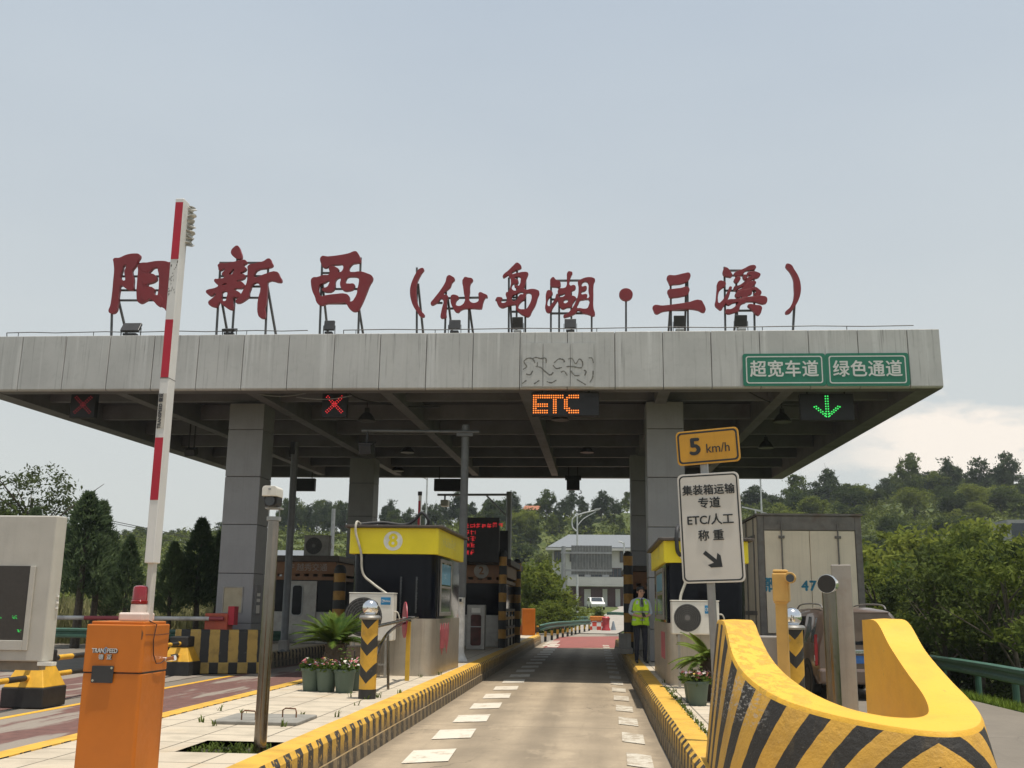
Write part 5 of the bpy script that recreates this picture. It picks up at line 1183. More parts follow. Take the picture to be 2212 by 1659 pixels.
# brown booths deeper in
mBlackYel = stripes('post_bands', 'Z', .56, .5, (.42,.22,.04), 0)
def brown_booth(lab, x, y, w, d, h, num=None, right=True, word=None):
    t = thing('toll_booth', lab, 'toll booth', (x, y, KH-.006))
    m = MB(); m.box(-w/2, w/2, 0, d, 0, h*.36); m.build('skirt', mSteelDull, t, bevel=.02)
    m = MB(); m.box(-w/2+.02, w/2-.02, .02, d-.02, h*.36, h*.72); m.build('glazing', mGlass, t)
    m = MB(); m.box(-w/2-.03, w/2+.03, -.03, d+.03, h*.72, h*.76); m.build('lower_trim', mBrown, t)
    m = MB()
    for k in range(int(w/.3)): m.box(-w/2+k*.3, -w/2+k*.3+.15, -.032, .2, h*.76+.002, h*.79); 
    m.build('trim_blocks', mBrown, t)
    m = MB(); m.box(-w/2-.06, w/2+.06, -.06, d+.06, h*.79, h*.93); m.build('fascia_band', mBrown, t, bevel=.01)
    m = MB(); m.box(-w/2-.18, w/2+.18, -.18, d+.18, h*.93+.002, h); m.build('roof', mRoofTrim, t, bevel=.02)
    if num:
        m = MB(); m.lathe([(.0001,-.067),(.24,-.067),(.24,-.061)], (w*.1, 0, h*.86), n=32, axis='Y'); m.build('number_disc', M('disc_dull', (.30,.28,.25), .6, bump=0), t); text('number', num, .34, (w*.1, -.069, h*.86), mBrown, t, bold=.01)
    if word: text('lettering', word, .26, (0.1, -.063, h*.86), M('band_letters', (.30,.25,.22), .6, bump=0), t, bold=.002)
    return t
y = 33.8; xl, xr = P(962, 1250, y).x, P(1092, 1250, y).x; hh = P(1040, 1207, y).z-KH
t2 = brown_booth('brown toll booth numbered 2 deep under the canopy below a red text display', (xl+xr)/2, y, xr-xl, 5.5, hh, '2')
def banded_post(u0, u1, y, v1, lab, cap=True):
    A, B = P(u0, 1300, y), P(u1, 1300, y); h = P(u0, v1, y).z-KH; r = (B.x-A.x)/2; t = thing('banded_post', lab, 'guard post', ((A.x+B.x)/2, y, KH-.006), group='black and yellow banded guard posts')
    m = MB(); m.lathe([(r, 0), (r, h-r), (r*.8, h-r*.4), (r*.4, h-r*.1), (.001, h)], n=24); m.build('post', mBlackYel, t, smooth=True)
banded_post(1077, 1094, 33.2, 1187, 'banded guard post at the near corner of brown booth 2'); banded_post(1107, 1125, 38.0, 1206, 'banded guard post at the far corner of brown booth 2')
banded_post(719, 745, 33.6, 1218, 'banded guard post at the corner of the brown booth with the oval-windowed door'); banded_post(1347, 1368, 32.0, 1190, 'banded guard post left of the man in the vest')
y = 34.2; xl, xr = P(590, 1250, y).x, P(722, 1250, y).x; hh = P(650, 1200, y).z-KH
t = brown_booth('brown toll booth with an oval-windowed steel door and an air conditioner on its roof', (xl+xr)/2, y, xr-xl, 4.5, hh, None, word='VF 越秀交通')
m = MB(); u0 = P(618, 1300, y).x-(xl+xr)/2; u1 = P(684, 1300, y).x-(xl+xr)/2; m.box(u0, u1, -.05, -.002, .02, hh*.71); m.build('door', mSteelDull, t, bevel=.01)
m = MB(); a, b = P(628, 1330, y), P(657, 1262, y); m.prism(rr(a.x-(xl+xr)/2, b.x-(xl+xr)/2, a.z-KH, b.z-KH, .12), 0, .012, xf=XZ(-.064)); m.build('door_window_frame', mGalv, t); m = MB(); m.prism(rr(a.x-(xl+xr)/2+.04, b.x-(xl+xr)/2-.04, a.z-KH+.04, b.z-KH-.04, .09), 0, .004, xf=XZ(-.069)); m.build('door_window', mGlass, t)
A, B = P(655, 1207, 34.6), P(698, 1170, 34.6); aircon('grey air conditioner unit on the roof of the brown booth beside the left column', A.x, A.x+.85, hh+KH+.01, hh+KH+.68, 34.6, False, False, -.6, M('aircon_dull', (.26,.25,.23), .6))
y = 33.0; t = brown_booth('brown booth mostly hidden behind the man in the vest', P(1368, 1300, y).x+.42, y, .95, 5, P(1370, 1222, y).z-KH)
t = thing('concrete_plinth', 'low grey concrete plinth on the kerb beside the man in the vest', 'plinth', (P(1349, 1400, 30).x, 30.3, KH-.006)); m = MB(); m.box(-.14, .2, 0, .6, 0, .55); m.build('upper_block', mConcrete, t, bevel=.02); m = MB(); m.box(-.24, .24, -.3, .8, 0, .16); m.build('base', mConcrete, t, bevel=.02)
# big red-text LED board over booth 2
mTextRed = E('text_red', (1, .03, .04), .45)
y = 33.0; A, B = P(990, 1214, y), P(1079, 1118, y); w, h = B.x-A.x, B.z-A.z
t = thing('text_display', 'black LED board with red text columns above brown booth 2', 'display', ((A.x+B.x)/2, y, A.z))
m = MB(); m.box(-w/2, w/2, 0, .25, 0, h); m.build('housing', mLedBoard, t, bevel=.02)
m = MB()
for s in (-1, 1): m.box(s*w*.3-.04, s*w*.3+.04, .1, .2, -(A.z-KH-hh), -.002)
m.build('support', mDark, t)
glyphs('led_text', 7, (-.36*w, -.006, .76*h), Vector((1,0,0)), .16, mTextRed, t, 11)
for i in range(4):
    glyphs('led_text', 2, (-.36*w, -.006, (.60-.145*i)*h), Vector((1,0,0)), .165, mTextRed, t, 20+i)
A, B = P(1079, 1210, 34.5), P(1097, 1146, 34.5); t = thing('dark_signal_box', 'narrow black signal box right of the red text display', 'signal box', ((A.x+B.x)/2, 34.5, A.z)); m = MB(); m.box(-.14, .14, 0, .2, 0, B.z-A.z); m.build('housing', mLedBoard, t, bevel=.02); m = MB(); m.box(-.03, .03, .05, .12, -(A.z-KH-hh), 0); m.build('stand', mDark, t)
# stainless hose cabinet
y = 31.4; A, B = P(1007, 1402, y), P(1048, 1306, y); w, h = B.x-A.x, B.z-KH; t = thing('hose_cabinet', 'stainless cabinet with a red-backed glass door standing before brown booth 2', 'cabinet', ((A.x+B.x)/2, y, KH-.006))
m = MB(); m.box(-w/2, w/2, 0, .3, 0, h); m.build('body', mSteelDull, t, bevel=.02); m = MB(); m.prism(rr(-w*.28, w*.3, .12, h*.78, .06), 0, .01, xf=XZ(-.012)); m.build('door_glass', M('red_black_glass', (.06,.012,.014), .15, var=.5, scale=5), t)
m = MB(); m.box(-w*.28, w*.3, -.017, -.0125, h*.5, h*.52); m.build('shelf_bar', mGalv, t); m = MB(); m.box(-w*.25, w*.25, -.008, -.002, h*.82, h*.93); m.build('label_plate', mPlasticW, t)
# low railing at the booth 2 corner
t = thing('railing', 'short black and yellow railing between the two banded posts of booth 2', 'railing', (P(1100, 1400, 35.5).x+.02, 35.5, KH-.006))
m = MB()
for z in (.25, .55, .85, 1.1): m.box(-.02, .02, -1.9, 1.9, z, z+.09)
m.build('rails', mBlackYel, t)
for yy in (-1.2, .2, 1.5):
    m = MB(); m.box(-.025, .025, yy-.03, yy+.03, 0, 1.2); m.build('upright', mDark, t)

# ------------------------------------------------------------------ tall camera gantry poles
mGalvShade = M('shaded_grey_pole', (.13,.135,.135), .55, .2, var=.15)  # darker galvanised grey, the canopy's shade put into the colour
def pole_thing(lab, u, y, vtop, r, group='camera poles under the canopy'):
    p = P(u, 1400, y); t = thing('camera_pole', lab, 'pole', (p.x, y, KH-.006), group=group); return t, P(u-(1), vtop, y).z-KH
t, zt = pole_thing('tall grey pole, white below, with a long arm carrying a camera, right of booth 8', 995, 24.7, 918, .1)
zs = P(990, 1290, 24.7).z-KH; m = MB(); m.lathe([(.17,0),(.11,.12),(.085,.2),(.085,zs)], n=24); m.build('lower_pole', M('pole_white', (.72,.71,.68), .5, dirt=(.25,.22,.18)), t, smooth=True)
m = MB(); m.lathe([(.10,zs+.002),(.09,zt)], n=24); m.build('upper_pole', mGalvShade, t, smooth=True)
za = P(1000, 934, 24.7).z-KH; xa = P(783, 931, 24.7).x-t.location.x
m = MB(); m.tube([(xa, -.1, za+.03), (.35, -.1, za)], .035, 12); m.build('arm', mGalvShade, t, smooth=True)
m = MB(); m.box(-.20, .20, -.13, -.085, za-.11, za-.03); m.build('clamp', mGalvShade, t, bevel=.01)
xc = P(795, 955, 24.7).x-t.location.x; m = MB(); m.box(xc-.02, xc+.02, -.13, -.07, za-.32, za+.03); m.build('camera_bracket', mDark, t)
m = MB(); q = Matrix.Rotation(R(14), 3, 'X'); m.obox((xc, -.12, za-.42), (.30, .4, .24), q); m.build('camera_body', mDark, t, bevel=.02); m = MB(); m.obox((xc, -.12, za-.275), (.36, .48, .03), q); m.build('camera_hood', mDark, t)
m = MB(); m.box(-.04, .06, -.30, -.06, zs-.12, zs+.0); m.build('cctv_camera', mPlasticW, t, bevel=.015); m = MB(); m.box(-.02, .04, -.305, -.301, zs-.1, zs-.03); m.build('cctv_lens', mFGlass, t)
t, zt = pole_thing('slim grey pole standing against the left canopy column', 613, 28.2, 955, .09)
m = MB(); m.lathe([(.16,0),(.10,.1),(.095,zt)], n=20); m.build('pole', mGalvShade, t, smooth=True); m = MB(); m.box(-.12,.12,-.12,.12,0,.3); m.build('foot', mConcrete, t, bevel=.02); m = MB(); m.box(-.1,.02,-.14,-.1,zt-.35,zt); m.build('clamp', mDark, t)
y = 43.0; t = thing('camera_gantry', 'thin dark gantry pole with a braced arm and a camera behind booth 2', 'pole', (P(1097, 1300, y).x, y, KH-.006)); zt = P(1097, 1062, y).z-KH
m = MB(); m.lathe([(.12,0),(.12,zt)], n=16); m.build('pole', mGalv, t, smooth=True); xa = P(945, 1068, y).x-t.location.x; m = MB(); m.tube([(0,0,zt-.12),(xa,0,zt-.14)], .05, 10); m.build('arm', mGalv, t, smooth=True); m = MB(); m.tube([(0,0,zt-1.1),(-.95,0,zt-.16)], .035, 8); m.build('brace', mGalv, t)
xc = P(961, 1082, y).x-t.location.x; m = MB(); m.box(xc-.16,xc+.16,-.2,.25,zt-.62,zt-.36); m.build('camera_body', mPlasticW, t, bevel=.03); m = MB(); m.box(xc-.03,xc+.03,-.05,.05,zt-.36,zt-.15); m.build('camera_bracket', mDark, t)

# ------------------------------------------------------------------ no-entry disc, bent steel rail
p = P(879, 1470, 17.95); t = thing('no_entry_sign', 'round red no-entry disc seen nearly edge-on, on a thin yellow post', 'road sign', (p.x, 17.95, KH-.006))
zt = P(884, 1342, 17.95).z-KH; m = MB(); m.box(-.035, .035, -.03, .03, 0, zt); m.build('post', M('post_yellow', (.55,.34,.03), .5, var=.1), t, bevel=.004)
zc = P(874, 1338, 17.95).z-KH; q = Matrix.Rotation(R(-72), 3, 'Z')
def disc(nm, r, y0, y1, mat, x=0):
    m = MB(); m.lathe([(.0001,y0),(r,y0),(r,y1),(.0001,y1)], (0,0,0), n=40, axis='Y'); m.v = [tuple(q@Vector(p)+Vector((x,-.06,zc))) for p in m.v]; return m.build(nm, mat, t, smooth=True)
disc('disc', .30, -.008, .008, M('no_entry_red', (.33,.03,.05), .5, var=.1), -.06); m = MB(); m.box(-.2, .2, -.012, -.0085, -.045, .045); m.v = [tuple(q@Vector(p)+Vector((-.06,-.06,zc))) for p in m.v]; m.build('bar', mSignW, t)
m = MB(); m.bar((-.06,-.02,zc+.05), (.1,.0,zc+.05), .02); m.build('clamp', mGalv, t)
y = 15.2; t = thing('bent_handrail', 'bent stainless handrail leaning from the bollard towards booth 8', 'handrail', (P(806, 1440, 14.7).x, 14.7, KH))
def lp(u, v, yy): return P(u, v, yy)-Vector((P(806, 1440, 14.7).x, 14.7, KH))
m = MB(); m.tube(smooth_pts([lp(806, 1440, 14.62), lp(818, 1402, 15.0), lp(838, 1368, 16.0), lp(862, 1350, 17.2), lp(886, 1342, 18.2)]), .025, 12); m.build('lower_rail', mSteel, t, smooth=True); m = MB(); m.tube([lp(800, 1356, 14.5), lp(845, 1346, 16.2), lp(902, 1332, 18.6)], .025, 12); m.build('upper_rail', mSteel, t, smooth=True); m = MB(); m.tube([lp(838, 1368, 16.0), lp(838, 1500, 16.0)], .02, 10); m.v = [(a, b, max(c, 0)) for a, b, c in m.v]; m.build('leg', mSteel, t, smooth=True)
# ------------------------------------------------------------------ the man in the vest
def skin_mesh(name, joints, bones, sub=2):
    """joints: {key: (pos, radius or (rx, ry))}"""
    keys = list(joints); me = bpy.data.meshes.new(name)
    me.from_pydata([joints[k][0] for k in keys], [(keys.index(a), keys.index(b)) for a, b in bones], [])
    o = bpy.data.objects.new(name, me); COL.objects.link(o)
    sk = o.modifiers.new('skin', 'SKIN'); sk.use_smooth_shade = True
    for k, v in zip(keys, me.skin_vertices[0].data):
        r = joints[k][1]; v.radius = r if isinstance(r, tuple) else (r, r)
    me.skin_vertices[0].data[0].use_root = True
    s = o.modifiers.new('sub', 'SUBSURF'); s.levels = s.render_levels = sub
    out = bpy.data.meshes.new_from_object(o.evaluated_get(bpy.context.evaluated_depsgraph_get()))
    bpy.data.objects.remove(o); return out
pp = Vector((1.06, 25.0, KH))
man = thing('person', 'man in a yellow-green safety vest over a light blue shirt, reading something in his hands', 'person', pp, R(12))
J = {'pelvis': ((0,.01,.93), (.155,.105)), 'waist': ((0,.005,1.08), (.135,.10)), 'chest': ((0,0,1.28), (.165,.115)), 'upchest': ((0,.01,1.40), (.145,.095)), 'neck': ((0,.005,1.49), .055), 'jaw': ((.01,-.02,1.555), (.062,.07)), 'head': ((.012,-.015,1.63), (.074,.092)), 'crown': ((.012,0,1.695), (.06,.075))}
B_ = [('pelvis','waist'),('waist','chest'),('chest','upchest'),('upchest','neck'),('neck','jaw'),('jaw','head'),('head','crown')]
for s, n_ in ((-1, 'l'), (1, 'r')):
    J['hip'+n_] = ((s*.09, .01, .86), .088); J['knee'+n_] = ((s*.095, -.015, .49), .062); J['ankle'+n_] = ((s*.10, .025, .10), .048); J['heel'+n_] = ((s*.10, .02, .045), (.04,.04)); J['toe'+n_] = ((s*.125, -.16, .035), (.036,.026))
    J['sh'+n_] = ((s*.185, .015, 1.405), .062); J['el'+n_] = ((s*.255, .02, 1.13), .046); J['wr'+n_] = ((s*.10, -.21, 1.07), .028); J['palm'+n_] = ((s*.062, -.245, 1.075), (.034,.018))
    B_ += [('pelvis','hip'+n_),('hip'+n_,'knee'+n_),('knee'+n_,'ankle'+n_),('ankle'+n_,'heel'+n_),('heel'+n_,'toe'+n_),('upchest','sh'+n_),('sh'+n_,'el'+n_),('el'+n_,'wr'+n_),('wr'+n_,'palm'+n_)]
    for f in range(4):
        b = Vector((s*(.052), -.262, 1.093-.017*f)); k1 = b+Vector((-s*(.022+.004*(f in (1,2))), -.016, .002)); k2 = k1+Vector((-s*.02, .006, 0)); k3 = k2+Vector((-s*.012, .014, 0))
        for i, p in enumerate((b, k1, k2, k3)): J[f'{n_}f{f}{i}'] = (tuple(p), .0085-.0012*i)
        B_ += [('palm'+n_, f'{n_}f{f}0')]+[(f'{n_}f{f}{i}', f'{n_}f{f}{i+1}') for i in range(3)]
    for i, p in enumerate(((s*.07,-.225,1.10), (s*.05,-.235,1.118), (s*.03,-.25,1.122))): J[f'{n_}t{i}'] = (p, .0095-.001*i)
    B_ += [('palm'+n_, f'{n_}t0'), (f'{n_}t0', f'{n_}t1'), (f'{n_}t1', f'{n_}t2')]
bm_ = skin_mesh('body', J, B_, 2)
mSkin = M('skin', (.50,.30,.21), .55, var=.06, bump=0); mShirt = M('shirt_light_blue', (.36,.41,.47), .8, var=.08, bump=0); mTrou = M('trousers_navy', (.014,.016,.026), .85, bump=0); mShoe = M('shoe_black', (.012,.011,.011), .4)
for x in (mSkin, mShirt, mTrou, mShoe): bm_.materials.append(x)
for p in bm_.polygons:
    c = p.center
    hand = c.y < -.195 and 1.0 < c.z < 1.2
    p.material_index = 3 if c.z < .085 else 2 if c.z < .965 and not hand else 0 if (c.z > 1.485 or hand or (abs(c.x) > .12 and c.y < -.10 and c.z > 1.0)) else 1
    p.use_smooth = True
body = bpy.data.objects.new('body', bm_); COL.objects.link(body); body.parent = man
# vest: rings round the torso with reflective bands, open neck
mVest = M('vest_yellow_green', (.42,.72,.02), .7, var=.08, bump=0); mBand = M('vest_reflective', (.42,.44,.42), .35, .3, bump=0)
RG = [(.86,.205,.150,0),(.93,.205,.152,0),(.965,.200,.150,1),(1.005,.196,.148,0),(1.10,.188,.140,0),(1.145,.190,.140,1),(1.185,.195,.142,0),(1.28,.205,.145,0),(1.34,.200,.142,0),(1.42,.170,.128,0),(1.465,.115,.095,0)]
m = MB(); NV = 36
for (z, a, b, k) in RG:
    for i in range(NV):
        t_ = 2*math.pi*i/NV; sq = lambda v, e: math.copysign(abs(v)**e, v)
        m.v.append((a*sq(math.cos(t_), .8), .012+b*sq(math.sin(t_), .8), z+.012*math.sin(3*t_)*(z < .9)))
for j in range(len(RG)-1):
    for i in range(NV):
        ang = (i+.5)/NV*360
        if j >= 7 and 255 < ang < 285: continue                     # open V at the neck
        if 6 < j < 9 and (ang < 18 or ang > 342 or 162 < ang < 198): continue   # armholes
        a_, b_ = j*NV+i, j*NV+(i+1) % NV; m.f.append((a_, b_, b_+NV, a_+NV)); m.m.append(RG[j][3] if True else 0)
        if j in (6,7,8) and (232 < ang < 248 or 292 < ang < 308) and j != 7: m.m[-1] = 1
vest = m.build('vest', [mVest, mBand], man, smooth=True); vest.modifiers.new('thick', 'SOLIDIFY').thickness = .012
m = MB()
for s in (-1, 1):
    for z in (1.0, 1.22): m.obox((s*.10, -.158 if z < 1.1 else -.156, z+.02), (.10, .02, .11), Matrix.Rotation(R(s*12), 3, 'Z'))
m.build('vest_pocket', mVest, man, bevel=.008); m = MB(); m.box(-.004, .004, -.166, -.15, .88, 1.34); m.build('vest_zip', mDark, man)
m = MB(); m.add([(-.02,-.125,1.47),(.02,-.125,1.47),(.014,-.135,1.43),(-.014,-.135,1.43),(.025,-.15,1.33),(-.025,-.15,1.33)], [(0,1,2,3),(3,2,4,5)]); m.build('tie', M('tie_dark', (.03,.02,.03), .6), man)
m = MB(); m.add([(-.06,-.09,1.495),(0,-.115,1.47),(-.045,-.13,1.44),(.06,-.09,1.495),(.045,-.13,1.44)], [(0,1,2),(3,4,1)]); m.build('collar', mShirt, man)
m = MB(); m.lathe([(.088,-.02),(.094,.0),(.094,.04),(.08,.085),(.045,.112),(.0001,.118)], (.012, .012, 1.645), n=24, squash=1.12)
m.v = [(x, y+.02*(1 if z < 1.66 else 0)*(y < 0)*5*0, z+(.05 if y < -.045 and z < 1.67 else 0)) for x, y, z in m.v]; m.build('hair', M('hair_black', (.012,.011,.010), .6), man, smooth=True)
m = MB(); m.lathe([(.0001,-.03),(.011,-.02),(.014,-.002),(.006,.022)], (.018,-.118,1.618), n=10); m.build('nose', mSkin, man, smooth=True)
for s in (-1, 1):
    m = MB(); m.lathe([(.0001,-.03),(.012,-.02),(.016,0),(.012,.022),(.0001,.03)], (.012+s*.083, .0, 1.62), n=10, squash=1.3); m.build('ear', mSkin, man, smooth=True)
    m = MB(); m.lathe([(.0001,-.005),(.010,-.002),(.0001,.004)], (.016+s*.032, -.104, 1.636), n=10, axis='Y'); m.build('eye', mBlack, man)
m = MB(); m.box(-.006, .042, -.100, -.094, 1.572, 1.578); m.build('mouth', M('lip', (.22,.09,.08), .6), man)
m = MB()
for s in (-1, 1):
    c = Vector((.016+s*.034, -.118, 1.634)); m.tube([c+Vector((.026*math.cos(k*.5236), 0, .018*math.sin(k*.5236))) for k in range(13)], .0025, 5); m.tube([c+Vector((s*.026, 0, .004)), Vector((.012+s*.09, -.01, 1.64))], .002, 5)
m.build('glasses', mDark, man)
ph = MB(); ph.obox((0, -.285, 1.10), (.075, .012, .15), Matrix.Rotation(R(-55), 3, 'X')); o = ph.build('handheld_device', M('device_dark', (.03,.025,.025), .3), None, bevel=.004)
o.location = pp; o.rotation_euler = (0, 0, R(12)); tag(o, 'small dark handheld device held by the man in the vest', 'phone')

# ------------------------------------------------------------------ van and truck in the right lane
mVan = NT('van_bronze'); mVan.fin(mVan.mix(mVan.ramp(mVan.noise(2, 5), .4, .7), (.155,.112,.09), (.20,.148,.122)), .32, .35); mVan.b.inputs['Coat Weight'].default_value = .5; mVan = mVan.mat
mTail = NT('tail_red'); mTail.fin((.30,.01,.015), .15); mTail = mTail.mat
van = thing('minivan', 'bronze minivan seen from behind, waiting in the right lane', 'van', (HP(5.28, 20.6, 1).x, 20.6, 0), R(1.5))
L_, Wv = 4.3, .84
# body lofted along its length: (y, half width, belt z, roof half width, roof z, floor z)
ST = [(0, .78, .95, .60, 1.60, .30), (.10, .83, .96, .66, 1.64, .27), (.6, .85, .97, .69, 1.68, .25), (1.6, .85, .97, .70, 1.69, .25), (2.6, .85, .96, .70, 1.66, .25), (3.3, .84, .95, .62, 1.40, .25), (3.6, .83, .93, .58, 1.02, .25), (4.2, .78, .80, .50, .86, .27), (4.35, .70, .70, .40, .75, .32)]
m = MB()
def vsec(y, hw, bz, rw, rz, fz): return [(-hw*.92, y, fz), (-hw, y, fz+.18), (-hw, y, bz-.12), (-hw*.985, y, bz), (-rw-.02, y, rz-.13), (-rw*.9, y, rz-.03), (-rw*.5, y, rz+.01), (0, y, rz+.02), (rw*.5, y, rz+.01), (rw*.9, y, rz-.03), (rw+.02, y, rz-.13), (hw*.985, y, bz), (hw, y, bz-.12), (hw, y, fz+.18), (hw*.92, y, fz)]
for s in ST: m.v += vsec(*s)
q = 15
for i in range(len(ST)-1):
    for j in range(q): a, b = i*q+j, i*q+(j+1) % q; m.f.append((a, b, b+q, a+q)); m.m.append(0)
m.f.append(tuple(range(q))[::-1]); m.m.append(0); m.f.append(tuple((len(ST)-1)*q+k for k in range(q))); m.m.append(0)
m.build('body', mVan, van, smooth=True)
def side_glass(y0, y1, s):
    def w_(y, t): # interpolate section wall between belt and roof edge
        for A_, C_ in zip(ST, ST[1:]):
            if A_[0] <= y <= C_[0]:
                k = (y-A_[0])/(C_[0]-A_[0]); hw, bz, rw, rz = (A_[i]+(C_[i]-A_[i])*k for i in (1,2,3,4)); break
        return Vector((s*((hw*.985)*(1-t)+(rw+.02)*t+.006), y, bz*(1-t)+(rz-.13)*t))
    m = MB(); m.add([w_(y0+.05,.10), w_(y1-.03,.10), w_(y1-.08,.92), w_(y0+.10,.92)], [(0,1,2,3)]); m.build('side_window', mPane, van)
for s in (-1, 1):
    side_glass(.25, 1.05, s); side_glass(1.12, 1.95, s); side_glass(2.05, 2.9, s)
    m = MB()
    for y0 in (1.09, 2.0): m.bar((s*.862, y0, .40), (s*.846, y0, .94), .012, .004)
    m.build('door_seam', mBlack, van); m = MB(); m.box(s*.865-.012, s*.865+.012, 1.15, 1.30, .86, .89); m.build('door_handle', mChrome, van)
    m = MB(); m.tube(smooth_pts([(s*.60,.35,1.66),(s*.60,.6,1.74),(s*.60,1.6,1.76),(s*.58,2.4,1.73),(s*.57,2.7,1.66)]), .016, 8); m.build('roof_rail', mSteelDull, van, smooth=True)
    m = MB(); m.prism([(-.05,.62),(.10,.60),(.13,.80),(.12,1.02),(.03,1.18),(-.06,1.12)], 0, .07, xf=lambda p: Vector((s*(.80+p.z*.8), .015+abs(p.x)*.6, p.y))); m.build('tail_light', mTail, van, bevel=.01)
    m = MB(); m.prism([(-.03,.70),(.07,.69),(.09,.80),(-.03,.80)], 0, .005, xf=lambda p: Vector((s*(.862+p.z), .02+abs(p.x)*.6, p.y))); m.build('reverse_lamp', mSignW, van)
    for yw in (.72, 3.3):
        m = MB(); m.lathe([(.18,-.10),(.29,-.105),(.32,-.07),(.32,.07),(.29,.105),(.18,.10)], (s*.76, yw, .32), n=32, axis='X'); wh = m.build('wheel', mRubber, van, smooth=True)
        m = MB(); m.lathe([(.0001,s*.085),(.06,s*.09),(.17,s*.07),(.185,s*.095),(.19,0)], (s*.76, yw, .32), n=24, axis='X'); m.build('rim', mGalv, wh, smooth=True)
        m = MB(); m.lathe([(.36,-.02),(.39,-.02),(.39,.02),(.36,.02)], (s*.842, yw, .33), n=32, axis='X'); m.build('arch_trim', mBlack, van)
m = MB(); m.add([(-.62,-.012,1.0),(.62,-.012,1.0),(.54,.075,1.46),(-.54,.075,1.46)], [(0,1,2,3)]); m.build('rear_window', mGlass, van)
m = MB(); m.box(-.55, .55, -.03, .14, 1.585, 1.615); m.build('roof_spoiler', mVan, van, bevel=.01); m = MB(); m.box(-.45, .45, -.035, .02, .84, .91); m.build('chrome_strip', mChrome, van, bevel=.01)
m = MB(); m.box(-.82, .82, -.09, .12, .28, .56); m.build('bumper', mVan, van, bevel=.05); m = MB(); m.box(-.22, .22, -.028, -.004, .66, .80); m.build('number_plate', M('plate_blue', (.03,.12,.34), .4), van)
m = MB(); m.bar((-.1,-.02,1.05), (.36,.015,1.12), .015); m.build('wiper', mBlack, van)
# truck
mBoxW = M('truck_panel', (.74,.64,.49), .55, var=.07, scale=1.2, dirt=(.45,.36,.26), damt=.5, streak=.2); mBoxF = M('truck_frame', (.17,.155,.14), .6, .2, var=.2, dirt=(.14,.09,.06), damt=.6)
ty = 25.6; A, B = P(1640, 1350, ty), P(1862, 1116, ty); w = 2.42; zt = B.z; cx = (A.x+B.x)/2
tr = thing('box_truck', 'dirty white box truck seen from behind, blue figures on its rear doors', 'truck', (cx, ty, 0), R(1.0))
m = MB(); m.box(-w/2, w/2, .06, 6.2, 1.0, zt); m.build('box_body', mBoxW, tr, bevel=.02)
m = MB()
for (a, b, c, d) in ((-w/2-.02,-w/2+.13,.93,zt+.01),(w/2-.13,w/2+.02,.93,zt+.01),(-w/2+.13,w/2-.13,zt-.34,zt+.01),(-w/2+.13,w/2-.13,.93,1.08)): m.box(a, b, -.03, .10, c, d)
m.build('rear_frame', mBoxF, tr, bevel=.015); m = MB(); m.box(-w/2-.05, w/2+.05, -.07, 6.2, zt+.012, zt+.06); m.build('roof', mBoxF, tr)
for s in (-1, 1):
    m = MB(); a, b = sorted((s*.006, s*(w/2-.14))); m.box(a, b, -.012, .058, 1.09, zt-.35); m.build('rear_door', mBoxW, tr, bevel=.01)
    m = MB(); xq = s*w*.275; m.tube([(xq,-.04,1.15),(xq,-.04,zt-.12)], .018, 8)
    for z in (zt-.16, zt-.5, 1.5, 2.2): m.box(xq-.07, xq+.07, -.05, -.013, z-.03, z+.03)
    m.build('lock_rod', mBoxF, tr)
    m = MB(); m.box(xq-.16, xq+.16, -.05, -.03, 1.62, 1.66); m.build('handle', mRust, tr)
    for yw in (.9, 1.95, 5.4):
        m = MB(); m.lathe([(.28,-.22),(.45,-.23),(.50,-.18),(.50,.18),(.45,.23),(.28,.22)], (s*.9, yw, .5), n=28, axis='X'); m.build('wheel', mRubber, tr, smooth=True)
    m = MB(); m.box(s*.95-.17, s*.95+.17, -.02, .05, .78, .9); m.build('tail_light', mTail, tr)
m = MB(); m.box(-w/2-.021, -w/2-.001, .5, 5.8, 1.5, 1.6); m.box(-w/2-.021, -w/2-.001, .5, 5.8, zt-.5, zt-.42)
for k in range(5): m.box(-w/2-.024, -w/2-.002, .6+k*1.1, .68+k*1.1, 1.05, zt-.02)
m.build('side_rib', mBoxF, tr)
m = MB(); m.box(-.6, .6, .2, 6, .62, .98); m.build('chassis', mDark, tr); m = MB(); m.box(-1.1, 1.1, -.02, .08, .5, .62); m.build('underrun_bar', mSteelDull, tr)
m = MB(); m.box(-1.15, 1.15, 6.5, 8.2, .7, 2.9); m.build('cab', M('cab_blue', (.04,.09,.2), .4), tr, bevel=.12)
mBlueInk = M('spray_blue', (.015,.17,.27), .6, var=.3, bump=0); zN = P(1700, 1266, ty).z
for s, u in (('鄂', 1656), ('4', 1739), ('7', 1756)):
    text('number_lettering', s, .33 if s != '鄂' else .36, (P(u, 1266, ty-.02).x-cx, -.0145, zN), mBlueInk, tr, bold=.012)

